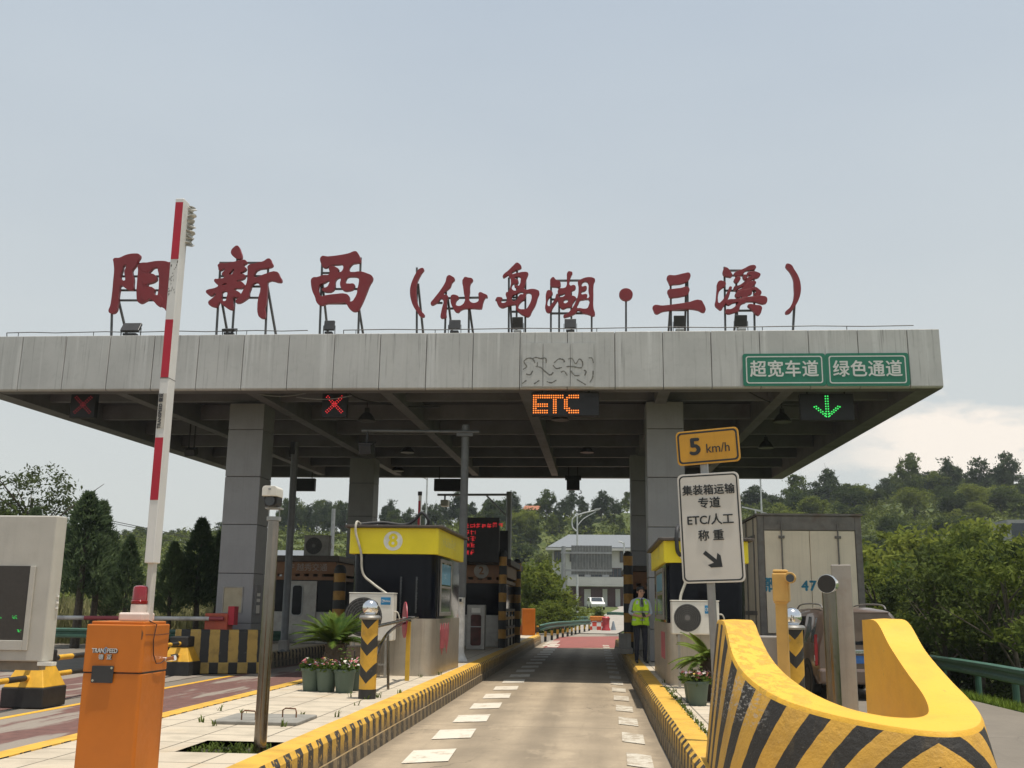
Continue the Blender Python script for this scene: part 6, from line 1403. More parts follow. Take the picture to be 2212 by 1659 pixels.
# ------------------------------------------------------------------ guardrails
def guardrail(lab, pts, posts_z, banded=False, top=.75, group='green guardrails'):
    """pts: world points of the beam centre line"""
    c = pts[len(pts)//2]; t = thing('guardrail', lab, 'guardrail', (c[0], c[1], c[2]-top+.1), group=group); b0 = Vector(t.location)
    prof = [(-.02,-.155),(.035,-.12),(.035,-.06),(-.02,-.02),(-.02,.02),(.035,.06),(.035,.12),(-.02,.155)]
    m = MB(); q = len(prof)
    for i, p in enumerate(pts):
        d = Vector(pts[min(i+1,len(pts)-1)])-Vector(pts[max(i-1,0)]); nrm = Vector((d.y, -d.x, 0)).normalized()
        if nrm.dot(Vector(p)) > 0: nrm = -nrm
        for a, z in prof: m.v.append(tuple(Vector(p)-b0+nrm*a+Vector((0,0,z))))
    for i in range(len(pts)-1):
        for j in range(q-1): m.f.append((i*q+j, i*q+j+1, (i+1)*q+j+1, (i+1)*q+j)); m.m.append(0)
    o = m.build('beam', mGreenRail, t, smooth=True); o.modifiers.new('thick', 'SOLIDIFY').thickness = .02
    acc = 0; nxt = 0
    for i in range(len(pts)-1):
        a, b = Vector(pts[i]), Vector(pts[i+1]); L = (b-a).length
        while nxt <= acc+L:
            p = a.lerp(b, (nxt-acc)/L)-b0; d = (b-a).normalized(); nrm = Vector((d.y,-d.x,0)); nrm = -nrm if nrm.dot(p+b0) > 0 else nrm
            m = MB(); pz = p-nrm*.1; m.tube([(pz.x, pz.y, -top+.1-.3), (pz.x, pz.y, pz.z+.12)], .065, 10); m.build('post', mBandPost if banded else mGreenRail, t, smooth=True); nxt += 2.6 if banded else 3.0
        acc += L
    return t
mBandPost = stripes('guard_post_bands', 'Z', .5, .5, (.55,.33,.04), .2)
pr = []
for i in range(12):
    y = 12+2.6*i; x = 7.2+1.8*sstep((y-9)/20); v = 1418+(1450-1418)*0
    pr.append(tuple(HP(x, y, .30-.0108*(y-18))))
guardrail('green corrugated guardrail along the grass verge right of the yellow crash barrier', pr, 0)
guardrail('green guardrail crossing behind the left lanes below the reeds', [(-34+2.4*i, 33.5, .62) for i in range(11)], 0)
guardrail('green guardrail with banded posts curving away beyond the exit lane', [tuple(P(u, v, y)) for u, v, y in ((1166,1357,50),(1185,1352,53),(1205,1349,57),(1230,1347,63),(1252,1345,70),(1276,1344,76))], 0, True)
guardrail('far green guardrail behind the nearer one by the exit lane', [tuple(P(u, v, y)) for u, v, y in ((1168,1341,74),(1200,1338,78),(1235,1336,82),(1270,1336,86))], 0)
guardrail('short far guardrail in front of the pale house', [tuple(P(u, v, y)) for u, v, y in ((1312,1325,112),(1330,1325,112),(1352,1326,112))], 0)
# exit-side gate cabinet and water barriers
p = P(1144, 1372, 49.0); t = thing('gate_cabinet', 'orange gate cabinet at the far end of the main island', 'cabinet', (p.x, 48.6, KH-.006), R(8))
m = MB(); m.box(-.32, .28, 0, .5, 0, 1.2); m.build('cabinet', mOrange, t, bevel=.03); m = MB(); m.box(-1.0, -.34, .1, .4, 0, .45); m.build('low_box', mOrange, t, bevel=.03)
def chk(name, a, b, s):
    n = NT(name); c = n.t.nodes.new('ShaderNodeTexChecker'); n.t.links.new(n.tc.outputs['Object'], c.inputs['Vector']); c.inputs['Scale'].default_value = s; c.inputs['Color1'].default_value = (*a, 1); c.inputs['Color2'].default_value = (*b, 1); return n.fin(c.outputs['Color'], .5)
yb = 78.; p = P(1289, 1359, yb); t = thing('water_barrier', 'orange water-filled barrier with red and white checks by the far road', 'barrier', (p.x, yb, terr(p.x, yb)+.03))
m = MB(); m.prism([(-.42,0),(.42,0),(.38,.3),(.25,.72),(-.25,.72),(-.38,.3)], -.8, .8, xf=lambda p: Vector((p.z*.7, p.x*.6, p.y))); m.build('lower_body', chk('check_red_white', (.5,.05,.03), (.6,.58,.55), 3.1), t, bevel=.04); m = MB(); m.box(-.5, .55, -.2, .2, .722, 1.05); m.build('upper_body', M('barrier_orange', (.65,.21,.03), .5), t, bevel=.05)
p = P(1309, 1360, yb-1); t = thing('crash_drum', 'red plastic crash drum right of the checked water barrier', 'drum', (p.x, yb-1, terr(p.x, yb-1)+.03)); m = MB(); m.lathe([(.33,0),(.33,.1),(.25,.3),(.25,.7),(.3,.95),(.2,1.05)], n=20); m.build('drum_body', M('drum_red', (.42,.04,.05), .5), t, smooth=True)
p = P(1325, 1358, yb); t = thing('traffic_cone', 'small grey-blue cone right of the red drum', 'cone', (p.x, yb, terr(p.x, yb)+.03)); m = MB(); m.lathe([(.2,.06),(.05,.7),(.0001,.72)], n=16); m.build('cone_body', M('cone_grey', (.2,.24,.28), .6), t, smooth=True); m = MB(); m.box(-.25,.25,-.25,.25,0,.058); m.build('base', mRubber, t)
# ------------------------------------------------------------------ vegetation
LB = dict(dark=(.016,.030,.008), light=(.065,.098,.020))
mLeafDark = foliage('leaf_dark', (.020,.037,.017), (.075,.10,.040), .5, .25)
mLeafMid = foliage('leaf_mid', (.026,.052,.012), (.155,.19,.038), .6, .38)
mLeafBush = foliage('leaf_bush', (.036,.068,.011), (.24,.27,.048), .6, .42)
mLeafNear = foliage('leaf_near_dark', (.016,.034,.010), (.085,.110,.030), .6, .3)
mLeafPop = foliage('leaf_poplar', (.035,.055,.018), (.12,.14,.05), .8, .3)
mNeedle = foliage('needle', (.034,.064,.034), (.13,.175,.080), .9, .38)
mReed = foliage('reed', (.14,.15,.06), (.42,.38,.20), 1.2, .4)
mScrub = foliage('scrub', (.016,.036,.008), (.150,.175,.030), .13, .25)
def leafcard(vs, fs, c, size, r_, up=.35):
    n_ = Vector((r_.gauss(0,1), r_.gauss(0,1), r_.gauss(up,1))).normalized(); e = n_.orthogonal().normalized(); a = r_.uniform(0, 6.28); g_ = n_.cross(e); d = e*math.cos(a)+g_*math.sin(a); s = n_.cross(d); l = size*r_.uniform(.6, 1.25); w = l*.42; k = len(vs)
    vs += [c-d*l*.5, c+s*w*.5+n_*l*.06, c+d*l*.5, c-s*w*.5+n_*l*.06]; fs.append((k, k+1, k+2, k+3))
def crown_mesh(name, mat, lobes, nclump, per, leaf, spread, seed, up=.35):
    """lobes: [(centre, (rx,ry,rz))] - leaf clumps scattered towards the outside of each lobe"""
    r_ = random.Random(seed); vs, fs = [], []; wts = [a*b*c for _, (a, b, c) in lobes]
    for _ in range(nclump):
        c0, (rx, ry, rz) = r_.choices(lobes, wts)[0]
        d = Vector((r_.gauss(0,1), r_.gauss(0,1), r_.gauss(.15,1))).normalized(); q = r_.uniform(.45, 1.0)**.6*r_.uniform(.85, 1.12)
        cc = Vector(c0)+Vector((d.x*rx*q, d.y*ry*q, d.z*rz*q)); sp_ = spread*r_.uniform(.5, 1.3)
        for _ in range(int(per*r_.uniform(.6, 1.4))):
            leafcard(vs, fs, cc+Vector((r_.gauss(0, sp_), r_.gauss(0, sp_), r_.gauss(0, sp_*.6))), leaf, r_, up)
    me = bpy.data.meshes.new(name); me.from_pydata([tuple(v) for v in vs], [], fs); me.materials.append(mat); return me
def trunk_mb(h, r, forks, seed, lean=.1):
    r_ = random.Random(seed); m = MB(); lx, ly = r_.uniform(-lean, lean)*h, r_.uniform(-lean, lean)*h
    pts = [Vector((lx*(i/6)**1.5+.03*h*math.sin(i*1.3)*.3, ly*(i/6)**1.5, h*i/6)) for i in range(7)]; m.tube(pts, [r*(1.25-.8*i/6) for i in range(7)], 8)
    for k in range(forks):
        i = r_.randint(2, 5); a = k*2.4+r_.uniform(-.4, .4); p = pts[i]; L = h*r_.uniform(.3, .6); e = r_.uniform(.5, 1.1)
        br = [p+Vector((math.cos(a)*L*q*math.cos(e*(1-.3*q)), math.sin(a)*L*q*math.cos(e*(1-.3*q)), L*q*math.sin(e))) for q in (0, .35, .7, 1)]; m.tube(br, [r*.5, r*.35, r*.2, r*.08], 6)
    return m
def tree(name, lab, cat, loc, crown, trunk, group=None, rot=0, s=1):
    t = thing(name, lab, cat, loc, rot, group); t.scale = (s,)*3 if not isinstance(s, tuple) else s
    o = bpy.data.objects.new('crown', crown); COL.objects.link(o); o.parent = t
    o = bpy.data.objects.new('trunk', trunk); COL.objects.link(o); o.parent = t; return t
def trunk_me(*a, **k):
    o = trunk_mb(*a, **k).build('trunk', mTrunk, smooth=True); me = o.data; bpy.data.objects.remove(o); return me
# unit-height (about 8 m) broadleaf kinds for the ridge
KIND = []
for i in range(6):
    r_ = random.Random(40+i); H_ = 8; lob = []
    n_ = 3+i % 3
    for k in range(n_):
        a = k*6.28/n_+r_.random(); q = .9 if i % 2 else 1.5
        lob.append(((q*math.cos(a), q*math.sin(a), H_*(.36+.42*k/n_)+r_.uniform(-.4, .4)), (r_.uniform(1.5, 2.1), r_.uniform(1.5, 2.1), r_.uniform(1.4, 2.0))))
    lob.append(((0, 0, H_*.82), (1.2, 1.2, 1.2)))
    KIND.append((crown_mesh('crown', mLeafDark if i % 3 else mLeafMid, lob, 150, 24, .55, .34, 40+i), trunk_me(6.0, .15, 6, 40+i)))
r_ = random.Random(11); cnt = 0
RIDGE_TREES = []
def ridge_tree(u, Y, hpx, lab, grp, kind=None, wide=1.0):
    x = UX(u, Y); z = terr(x, Y); s = hpx*Y/2241/8.6
    k = kind if kind is not None else r_.randrange(6)
    tree('broadleaf_tree', lab, 'tree', (x, Y, z-.2), *KIND[k], group=grp, rot=r_.uniform(0, 6.28), s=(s*wide, s*wide, s))
def ridge(u0, u1, step, top, lab, grp, hmin, hmax, Y0=198, Y1=214, wide=1.15):
    u = u0
    while u < u1:
        ridge_tree(u, r_.uniform(Y0, Y1), r_.uniform(hmin, hmax), lab, grp, None, wide*r_.uniform(.85, 1.2)); u += step*r_.uniform(.6, 1.4)
ridge(100, 490, 17, 0, 'dark round-crowned tree on the low hill behind the conifers', 'trees on the left hill', 26, 48)
ridge(600, 770, 11, 0, 'dark round-crowned tree in the row along the grassy hill between the left columns', 'trees on the hill between the left columns', 78, 100, 186, 206, .62)
ridge(826, 1000, 12, 0, 'dark round-crowned tree on the skyline behind yellow booth 8', 'trees on the hill behind booth 8', 72, 96, 190, 208, .66)
ridge(1000, 1365, 13, 0, 'dark round-crowned tree on the wooded hill above the pale house', 'trees on the hill above the house', 36, 74, 192, 212, .85)
ridge(1050, 1365, 13, 0, 'bushy green tree on the slope between the pale house and the skyline', 'trees on the slope behind the house', 34, 56, 172, 190, 1.15)
ridge(1590, 2230, 16, 0, 'dark skyline tree on the hill to the right of the canopy', 'trees on the right-hand hill', 44, 78, 194, 212, 1.25)
for u, h, k in ((1722, 100, 0), (1800, 105, 1), (1985, 120, 3), (2060, 110, 4), (2140, 118, 2), (2190, 124, 5)):
    ridge_tree(u, 196, h, 'tall thin-crowned tree standing clear on the right-hand skyline', 'tall trees on the right-hand skyline', k, .8)
for u, h in ((1550, 60), (1515, 50)): ridge_tree(u, 200, h, 'dark skyline tree on the hill to the right of the canopy', 'trees on the right-hand hill')
# hillside scrub: one mass of shrub clumps
r_ = random.Random(5); vs, fs = [], []
for _ in range(5200):
    Y = r_.uniform(88, 212); u = r_.uniform(980, 2300) if r_.random() < .62 else r_.uniform(-60, 1000); x = UX(u, Y)
    if Y < 168 and -16 < x < 22: continue
    if Y < 110 and x < 14 and x > -30: continue
    z = terr(x, Y); rad = r_.uniform(.9, 2.5) if (u < 600 or u > 1000 or r_.random() < .2) else r_.uniform(.35, .8)
    for _ in range(24):
        d = Vector((r_.gauss(0,1), r_.gauss(0,1), abs(r_.gauss(0,1)))).normalized()
        leafcard(vs, fs, Vector((x, Y, z-.15))+Vector((d.x*rad*1.2, d.y*rad*1.2, d.z*rad)), .75, r_, .8)
me = bpy.data.meshes.new('hillside_scrub'); me.from_pydata([tuple(v) for v in vs], [], fs); me.materials.append(mScrub)
o = bpy.data.objects.new('hillside_scrub', me); COL.objects.link(o); stuff(o, 'dense green scrub and bushes covering the far hillsides', 'scrub')

# right-hand wood beside the road: big leafy shrubs and small trees, individually
SH = []
for i in range(4):
    r_ = random.Random(70+i); lob = [((r_.uniform(-1.1, 1.1), r_.uniform(-1.1, 1.1), r_.uniform(1.0, 3.4)), (r_.uniform(.9, 1.5), r_.uniform(.9, 1.5), r_.uniform(.8, 1.3))) for _ in range(6)]
    SH.append((crown_mesh('crown', mLeafBush if i < 2 else mLeafNear, lob, 200, 24, .30, .21, 70+i, .8), trunk_me(2.6, .10, 6, 70+i, .2)))
r_ = random.Random(21)
WOOD = [(1885,46,1205,0,'pale green'),(1935,50,1150,1,'pale green'),(1990,55,1120,0,'pale green'),(1900,60,1120,1,'pale green'),(2060,58,1105,1,'pale green'),(2130,60,1115,0,'pale green'),(1960,40,1230,1,'pale green'),(1875,36,1300,0,'pale green'),
        (2030,38,1200,2,'dark green'),(2095,36,1165,3,'dark green'),(2160,35,1150,2,'dark green'),(2215,33,1130,3,'dark green'),(2270,32,1150,2,'dark green'),(2050,31,1345,3,'dark green'),(2130,29,1350,2,'dark green'),(2210,27,1340,3,'dark green'),(1985,33,1310,2,'dark green'),(1925,34,1330,3,'dark green'),(2180,44,1120,1,'pale green'),(2240,46,1110,0,'pale green'),(1862,75,1150,1,'pale green'),(1840,80,1160,0,'pale green'),(1800,95,1140,1,'pale green'),(1750,100,1135,0,'pale green'),(1690,105,1130,1,'pale green'),(1640,110,1125,0,'pale green')]
for u, Y, vt, k, tone in WOOD:
    x = UX(u, Y); z = terr(x, Y); top = UZ(u, vt, Y); s = max(.5, (top-z)/4.6)
    near = 'towards the guardrail' if Y < 38 else 'on the bank behind the truck' if u < 1900 else 'higher up the bank'
    tree('bush', f'{tone} leafy bush {near} on the right', 'bush', (x, Y, z-.1), *SH[k], group=f'{tone} bushes {near}', rot=r_.uniform(0, 6.28), s=(s*r_.uniform(.95, 1.25), s*r_.uniform(.95, 1.25), s))
r_ = random.Random(51)
for i in range(95):                              # bushes clothing the far slopes
    right = i < 70; u = r_.uniform(1600, 2230) if right else r_.uniform(1000, 1360); Y = r_.uniform(105, 186) if right else r_.uniform(170, 190)
    x = UX(u, Y); z = terr(x, Y); s = r_.uniform(.55, 1.15)
    tree('bush', 'rounded leafy bush on the far slope '+('of the right-hand hill' if right else 'behind the pale house'), 'bush', (x, Y, z-.2), *SH[r_.randrange(4)], group='bushes on the '+('right-hand hillside' if right else 'slope behind the house'), rot=r_.uniform(0, 6.28), s=(s*r_.uniform(1, 1.5), s*r_.uniform(1, 1.5), s))
# a few taller, looser trees among the near bushes, their stems showing
LOOSE = []
for i in range(2):
    r_ = random.Random(130+i); lob = [((r_.uniform(-1.3, 1.3), r_.uniform(-1.3, 1.3), r_.uniform(2.6, 5.0)), (r_.uniform(.7, 1.1), r_.uniform(.7, 1.1), r_.uniform(.5, .8))) for _ in range(8)]
    LOOSE.append((crown_mesh('crown', mLeafNear if i else mLeafMid, lob, 130, 18, .26, .22, 130+i, .6), trunk_me(4.4, .10, 10, 130+i, .25)))
r_ = random.Random(33)
for u, Y, vt, k, lab in ((2035, 28.5, 1178, 0, 'loose-crowned small tree with visible stems right of the truck'), (2100, 27, 1205, 1, 'loose dark tree leaning over the guardrail at right'), (2190, 25.5, 1165, 0, 'loose-crowned tree with visible stems near the right edge'), (1905, 37, 1212, 1, 'loose tree just right of the truck box'), (2075, 44, 1128, 0, 'loose-crowned tree rising above the dark bushes at right'), (2150, 30, 1220, 1, 'loose dark tree between the two stemmy trees by the guardrail')):
    x = UX(u, Y); z = terr(x, Y); s = (UZ(u, vt, Y)-z)/5.6; tree('small_tree', lab, 'tree', (x, Y, z-.1), *LOOSE[k], rot=r_.uniform(0, 6), s=(s*.95, s*.95, s))
# tree and bushes beside the exit road, left of the house
for u, Y, vt, w_, k, lab in ((1160, 72, 1172, 1.0, 1, 'tall leafy tree left of the pale house, nearest the exit road'), (1190, 82, 1215, .9, 0, 'leafy tree partly screening the left corner of the pale house'), (1132, 80, 1178, 1.0, 1, 'leafy tree behind the right edge of brown booth 2'), (1215, 76, 1278, 1.0, 0, 'low bush at the foot of the grey sign back'), (1255, 92, 1297, 1.2, 1, 'low rounded bush right of the grey sign back'), (1180, 66, 1290, 1.2, 0, 'low bush behind the banded guardrail'), (1290, 104, 1300, 1.0, 1, 'small bush at the roadside below the white car')):
    x = UX(u, Y); z = terr(x, Y); s = (UZ(u, vt, Y)-z)/4.6
    tree('leafy_tree' if s > .7 else 'bush', lab, 'tree' if s > .7 else 'bush', (x, Y, z-.1), *SH[k], rot=u*.1, s=(s*w_, s*w_, s))

# conifers at the left
def conifer(seed, H_):
    r_ = random.Random(seed); vs, fs = [], []
    for _ in range(520):
        q = r_.random()**.8; z = H_*(.36+.64*q); R_ = (.235*H_*(1-q)**.8*min(1, .55+3*q)+.04)*r_.uniform(.45, 1.05)*(.55 if q < .06 else 1); a = r_.uniform(0, 6.28); c = Vector((R_*math.cos(a), R_*math.sin(a), z-.12*R_)); out = Vector((math.cos(a), math.sin(a), 1.0)).normalized()
        for _ in range(14):
            d = (out+Vector((r_.gauss(0,.45), r_.gauss(0,.45), r_.gauss(.1,.4)))).normalized(); l = r_.uniform(.16, .36)*(.55+.45*(1-q)); s = d.orthogonal().normalized(); s = (s*math.cos(r_.random()*6)+d.cross(s)*math.sin(r_.random()*6))*.028; p = c+Vector((r_.gauss(0,.12), r_.gauss(0,.12), r_.gauss(0,.12)))*(.35+.65*(1-q)); k = len(vs); vs += [p-s, p+s, p+d*l+s*.3, p+d*l-s*.3]; fs.append((k, k+1, k+2, k+3))
    me = bpy.data.meshes.new('crown'); me.from_pydata([tuple(v) for v in vs], [], fs); me.materials.append(mNeedle); return me
CON = [(conifer(i, 6.0), trunk_me(5.6, .13, 0, i, .02)) for i in (1, 2)]
for u, Y, vt, k, w_, lab in ((175, 37, 1066, 0, 1.15, 'tallest dark conifer, just right of the off-white display cabinet'), (207, 39, 1085, 1, 1.0, 'pointed conifer directly behind the tallest one'), (275, 37, 1158, 1, .85, 'slim conifer behind the orange beacon cabinet'), (372, 36, 1172, 0, .95, 'rounded conifer just right of the raised barrier arm'), (428, 37, 1122, 1, 1.0, 'pointed conifer left of the left canopy column'), (470, 39, 1150, 0, .9, 'conifer partly hidden by the left canopy column'), (238, 40, 1215, 0, .8, 'short conifer between the tall pair and the slim one'), (62, 40, 1100, 1, .9, 'conifer mostly hidden behind the off-white display cabinet')):
    x = UX(u, Y); s = (UZ(u, vt, Y))/6.0
    tree('conifer', lab, 'conifer', (x, Y, terr(x, Y)), *CON[k], group='conifers beside the left lanes', rot=u, s=(s*w_, s*w_, s))
lob = [((-1.5,0,4.6),(1.5,1.5,1.3)),((1.2,.3,5.2),(1.5,1.4,1.3)),((0,0,6.6),(1.5,1.5,1.2)),((1.8,-.5,3.6),(1.1,1.1,.9)),((-2.0,.4,6.0),(1.0,1.0,1.0))]
pop = (crown_mesh('crown', mLeafPop, lob, 210, 24, .21, .27, 91, .2), trunk_me(6.2, .14, 9, 91))
Y = 46; x = UX(62, Y); tree('airy_tree', 'airy light-green tree rising behind the off-white display cabinet', 'tree', (x, Y, 0), *pop, rot=1, s=UZ(62, 1000, Y)/7.9)
Y = 43; x = UX(8, Y); tree('bush', 'rounded dark bush at the left edge behind the display cabinet', 'bush', (x, Y, 0), *SH[2], s=UZ(8, 1080, Y)/4.6)
# reeds behind the left lanes
r_ = random.Random(8); m = MB()
for _ in range(5200):
    Y = r_.uniform(40.5, 46); u = r_.uniform(60, 520); x = UX(u, Y); h = r_.uniform(1.2, 2.9)*(.75+.35*mnoise.noise((x*.35, Y*.3, 0))); a = r_.uniform(0, 6.28); b = r_.uniform(.1, .7); w = r_.uniform(.012, .03); z = terr(x, Y); d = Vector((math.cos(a), math.sin(a), 0)); s = Vector((-d.y, d.x, 0))*w; p0 = Vector((x, Y, z)); p1 = p0+Vector((0,0,h*.6))+d*b*.3; p2 = p0+Vector((0,0,h*r_.uniform(.75,1)))+d*b
    m.add([p0-s, p0+s, p1+s, p1-s, p2], [(0,1,2,3),(3,2,4)])
stuff(m.build('reeds', mReed), 'tall dry reeds and grass behind the conifers on the left', 'reeds')
# grass verge on the right
r_ = random.Random(9); m = MB()
for _ in range(16000):
    Y = r_.uniform(12, 34); x0 = 7.05+.5*sstep((Y-15)/8); x = x0+abs(r_.gauss(0, .9)); z = max(terr(x, Y), -.02 if x < 7.2 else -9); tuft_h = r_.uniform(.06, .2); a = r_.uniform(0, 6.28); d = Vector((math.cos(a), math.sin(a), 0))*tuft_h*.5; s = Vector((-d.y, d.x, 0)).normalized()*.011; p = Vector((x, Y, z-.01)); m.add([p-s, p+s, p+d+Vector((0,0,tuft_h))], [(0,1,2)])
stuff(m.build('verge_grass', foliage('verge_green', (.06,.11,.012), (.16,.22,.035), 1)), 'strip of bright green grass along the right-hand guardrail', 'grass')

# ------------------------------------------------------------------ far buildings and poles
mHouseW = M('house_white_tile', (.50,.49,.47), .7, var=.06, scale=.5, dirt=(.36,.34,.31), streak=.25); mHouseRoof = M('grey_roof_sheet', (.17,.185,.20), .6, .1, var=.08); mHouseDk = M('house_ground_floor_red', (.075,.03,.032), .7, var=.2)
Y = 150.; A, B = P(1192, 1310, Y), P(1375, 1165, Y); x0, x1 = A.x, B.x+9; z0 = terr(0, Y)
def hz_(v): return P(1270, v, Y).z-z0
t = thing('house', 'pale three-storey house with a grey hipped roof seen through the open lane', 'house', (x0, Y, z0)); Wd = x1-x0
m = MB(); m.box(0, Wd, 1.2, 11, 0, hz_(1184)); m.build('wall', mHouseW, t)
m = MB(); m.box(2.2, Wd, 0, 1.18, hz_(1262), hz_(1252)+.4); m.box(2.2, Wd, .0, 1.19, hz_(1266), hz_(1262)-.01); m.build('balcony_band', mHouseW, t)
m = MB(); m.box(-.9, Wd+.6, -.3, 11.5, hz_(1189), hz_(1184)+.02); m.build('eave', mHouseW, t)
m = MB(); zr = hz_(1163); ze = hz_(1183)+.05; m.add([(-.7,-.2,ze),(Wd+.5,-.2,ze),(Wd+.5,11.4,ze),(-.7,11.4,ze),(2.2,5.4,zr+.9),(Wd-2.5,5.4,zr+.9)], [(0,1,5,4),(1,2,5),(2,3,4,5),(3,0,4),(3,2,1,0)]); m.build('roof', mHouseRoof, t)
m = MB(); m.box(2.6, Wd-.2, 1.16, 1.198, .05, hz_(1266)-.1); m.build('shopfront', mHouseDk, t)
def hwin(u0, u1, v0, v1):
    a, b = P(u0, v1, Y), P(u1, v0, Y); m = MB(); m.box(a.x-x0, b.x-x0, 1.10, 1.19, a.z-z0, b.z-z0); w = m.build('window', mPane, t)
    m = MB(); X0, X1, Z0, Z1 = a.x-x0, b.x-x0, a.z-z0, b.z-z0
    for k in range(4): xx = X0+(X1-X0)*k/3; m.box(xx-.05, xx+.05, 1.06, 1.098, Z0, Z1)
    m.box(X0-.05, X1+.05, 1.05, 1.097, Z0-.1, Z0); m.box(X0-.05, X1+.05, 1.05, 1.097, Z1, Z1+.1); m.build('window_frame', M('frame_brown', (.10,.07,.06), .6), w)
for q in ((1197,1216,1191,1212),(1231,1241,1190,1211),(1340,1358,1191,1213),(1249,1262,1228,1251),(1277,1300,1227,1252),(1317,1343,1228,1252),(1352,1372,1228,1252)): hwin(*q)
for (u0, u1) in ((1262,1276),(1302,1312),(1330,1340)):
    a, b = P(u0, 1308, Y), P(u1, 1272, Y); m = MB(); m.box(a.x-x0, b.x-x0, 1.10, 1.15, .1, b.z-z0); m.build('pillar', mHouseW, t)
# grey back of a road sign on a post
Y = 78.; p = P(1217, 1320, Y); z0 = terr(p.x, Y); t = thing('road_sign', 'grey corrugated back of a large road sign on a post before the house', 'road sign', (p.x, Y, z0))
m = MB(); m.tube([(0,0,0),(0,0,P(1217,1180,Y).z-z0)], .16, 14); m.build('post', mGalv, t, smooth=True)
a, b = P(1234, 1241, Y), P(1322, 1179, Y); m = MB()
n_ = 14
for k in range(n_): xx = a.x-p.x+(b.x-a.x)*k/n_; m.box(xx, xx+(b.x-a.x)/n_*.94, -.06-.02*(k % 2), .0, a.z-z0, b.z-z0)
m.build('panel', M('sign_back_grey', (.16,.165,.16), .6, .3, var=.1), t); m = MB()
for v in (1194, 1232): z = P(1217, v, Y).z-z0; m.box(-.2, b.x-p.x, -.13, -.085, z-.07, z+.07)
m.build('cross_bar', mGalv, t)
# lamps
def lamp(lab, u, Y, vt, double=False, arm=0):
    x = UX(u, Y); z = terr(x, Y); p = P(u, vt, Y); t = thing('street_lamp', lab, 'street lamp', (p.x, Y, z), group='distant street lamps'); h = p.z-z; r_ = max(.08, Y*.0009)
    m = MB(); m.tube([(0,0,-.2),(0,0,h*.6),(0,0,h)], [r_*1.4, r_, r_*.8], 10); m.build('pole', mLampW, t, smooth=True)
    if double:
        k = Y/2241; m = MB(); m.tube(smooth_pts([(0,0,h-40*k),(-10*k,0,h-30*k),(-9*k,0,h-12*k),(8*k,0,h-2*k),(48*k,0,h+8*k)]), r_*.7, 8); m.tube(smooth_pts([(0,0,h-28*k),(14*k,0,h-12*k),(40*k,0,h+3*k)]), r_*.5, 8); m.build('bracket', mLampW, t, smooth=True); m = MB(); m.obox((44*k, 0, h+9*k), (14*k, 5*k, 2*k), Matrix.Rotation(R(-10), 3, 'Y')); m.build('lamp_head', mLampW, t)
    if arm:
        k = Y/2241; m = MB(); m.tube(smooth_pts([(0,0,h-3*k),(arm*.5*k,0,h+1*k),(arm*k,0,h+2*k)]), r_*.7, 8); m.build('bracket', mLampW, t, smooth=True)
mLampW = M('lamp_pole_white', (.50,.51,.51), .5, .1)
lamp('white street lamp with a curled double bracket in front of the hill above the house', 1247, 100, 1108, True)
lamp('thin white lamp pole behind the red text display', 923, 90, 1033, arm=-14)
lamp('white lamp pole rising behind the truck roof under the canopy corner', 1642, 85, 1020)
lamp('small grey lamp with a short arm beside the right rear column', 1348, 120, 1172, arm=-12)
p = P(716, 1200, 60); t = thing('utility_pole', 'bare grey utility pole on the slope between the left columns', 'pole', (p.x, 60, terr(p.x, 60))); m = MB(); m.tube([(0,0,0),(0,0,P(716,1098,60).z)], [.16,.11], 10); m.build('pole', mGalv, t, smooth=True)
p = P(745, 1150, 52)
# white gantry boom lying behind the truck roof
p = P(1632, 1100, 60); t = thing('white_beam', 'thin white slanting beam behind the truck roof', 'beam', tuple(p)); m = MB(); m.bar((-.75,0,.12), (.4,0,-.12), .07); m.bar((.1,.0,-.1),(.85,0,-.3), .05); m.tube([(0,0,-.05),(0,0,-p.z)], .05, 8); m.build('beam', mLampW, t)
# hillside houses
p = P(1148, 1103, 203); t = thing('hill_house', 'small red-roofed hut among the hilltop trees', 'hut', (p.x, 203, terr(p.x, 203))); h = max(1.5, P(1148, 1109, 203).z-terr(p.x, 203))
m = MB(); m.box(-1.3, 1.3, 0, 2.5, 0, h); m.build('wall', mHouseW, t); m = MB(); m.add([(-1.7,-.4,h),(1.8,-.4,h),(1.8,1.2,h+.95),(-1.4,1.2,h+.95),(1.8,2.9,h),(-1.7,2.9,h)], [(0,1,2,3),(3,2,4,5)]); m.build('roof', M('roof_orange_tile', (.34,.12,.06), .7, var=.2), t)
p = P(2200, 1140, 95); z = terr(p.x, 95); t = thing('hill_house', 'grey-framed building corner with a dark window at the right edge of the picture', 'building', (p.x, 95, z)); a, b = P(2178, 1150, 95), P(2260, 1123, 95)
m = MB(); m.box(a.x-p.x, b.x-p.x, 0, 4, 0, b.z-z); m.build('wall', M('building_grey', (.28,.28,.28), .7), t); m = MB(); m.box(a.x-p.x+.3, b.x-p.x-.3, -.05, -.004, max(.3, a.z-z-.6), b.z-z-.3); m.build('window', mPane, t)
p = P(470, 1190, 120); 
# grey roof glimpsed beyond the brown booth
p = P(625, 1190, 75); z = terr(p.x, 75); t = thing('shed', 'low blue-grey shed roof glimpsed beyond the brown booth', 'shed', (p.x, 75, z)); h = P(625, 1190, 75).z-z; m = MB(); m.box(-4, 2, 0, 4, 0, h-.4); m.build('wall', M('shed_wall', (.25,.26,.27), .7), t); m = MB(); m.add([(-4.3,-.3,h-.45),(2.3,-.3,h-.45),(2.0,2,h+.15),(-4,2,h+.15),(2.3,4.3,h-.45),(-4.3,4.3,h-.45)], [(0,1,2,3),(3,2,4,5)]); m.build('roof', mHouseRoof, t)
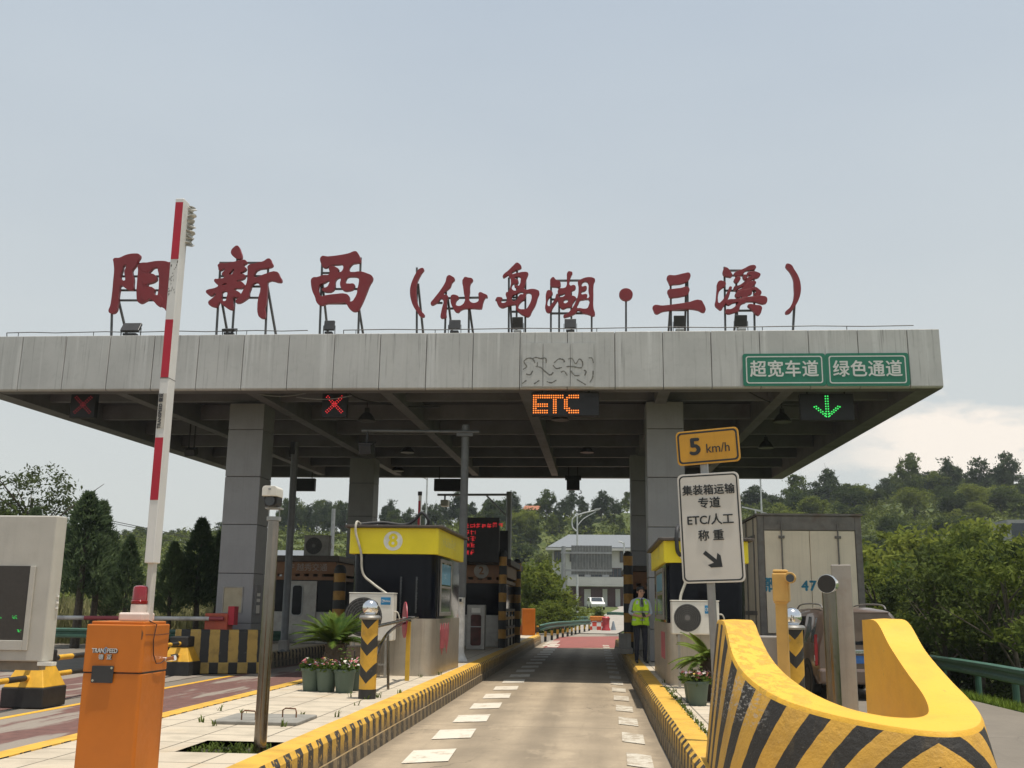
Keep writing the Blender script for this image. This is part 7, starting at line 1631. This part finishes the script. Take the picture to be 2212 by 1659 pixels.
# parked white car before the house
Y = 128.; p = P(1287, 1309, Y); t = thing('parked_car', 'small white car parked before the pale house', 'car', (p.x, Y, terr(p.x, Y)+.05), R(-82)); mCar = M('car_white', (.68,.68,.66), .35, bump=0)
m = MB(); m.prism([(-2.1,.3),(2.1,.3),(2.15,.7),(1.9,.88),(1.1,.95),(.55,1.42),(-.9,1.45),(-1.7,1.0),(-2.1,.92)], -.84, .84, xf=lambda p: Vector((p.x, p.z, p.y))); m.build('body', mCar, t, bevel=.08)
for s in (-1, 1):
    m = MB(); m.prism([(1.0,.97),(.52,1.36),(-.85,1.38),(-1.45,1.02)], 0, .01, xf=lambda p: Vector((p.x, s*(.842+p.z), p.y))); m.build('side_window', mPane, t)
    for xw in (-1.3, 1.3):
        m = MB(); m.lathe([(.18,-.1),(.32,-.09),(.32,.09),(.18,.1)], (xw, s*.78, .32), n=20, axis='Y'); m.build('wheel', mRubber, t)
m = MB(); m.add([(1.14,-.7,.96),(1.14,.7,.96),(.60,.62,1.41),(.60,-.62,1.41)], [(0,1,2,3)]); m.build('windscreen', mPane, t)
# overhead wires on the left
for i, (v0, v1) in enumerate(((1083, 1172), (1090, 1174), (1128, 1180))):
    Y = 80+8*i; pts = [P(-60+62*k, v0+(v1-v0)*(k*62-60)/480-3+6*abs(.5-k/9.)*2, Y) for k in range(10)]; m = MB(); m.tube(pts, .028, 5); tag(m.build('overhead_wire', mDark), ['topmost overhead wire crossing the left sky', 'middle overhead wire crossing the left sky', 'lowest overhead wire crossing the left sky'][i], 'wire', 'overhead wires on the left')
# ------------------------------------------------------------------ summer haze
m = MB(); m.box(-720, 720, -320, 720, -16, 34)
hzb = NT('haze_air'); t_ = hzb.t; t_.nodes.remove(hzb.b)
v = t_.nodes.new('ShaderNodeVolumePrincipled'); v.inputs['Density'].default_value = .00035; v.inputs['Color'].default_value = (.80, .87, .92, 1); v.inputs['Anisotropy'].default_value = .2
t_.links.new(v.outputs[0], hzb.out.inputs['Volume'])
o = m.build('haze', hzb.mat); stuff(o, 'thin pale summer haze softening the distant hills', 'haze')
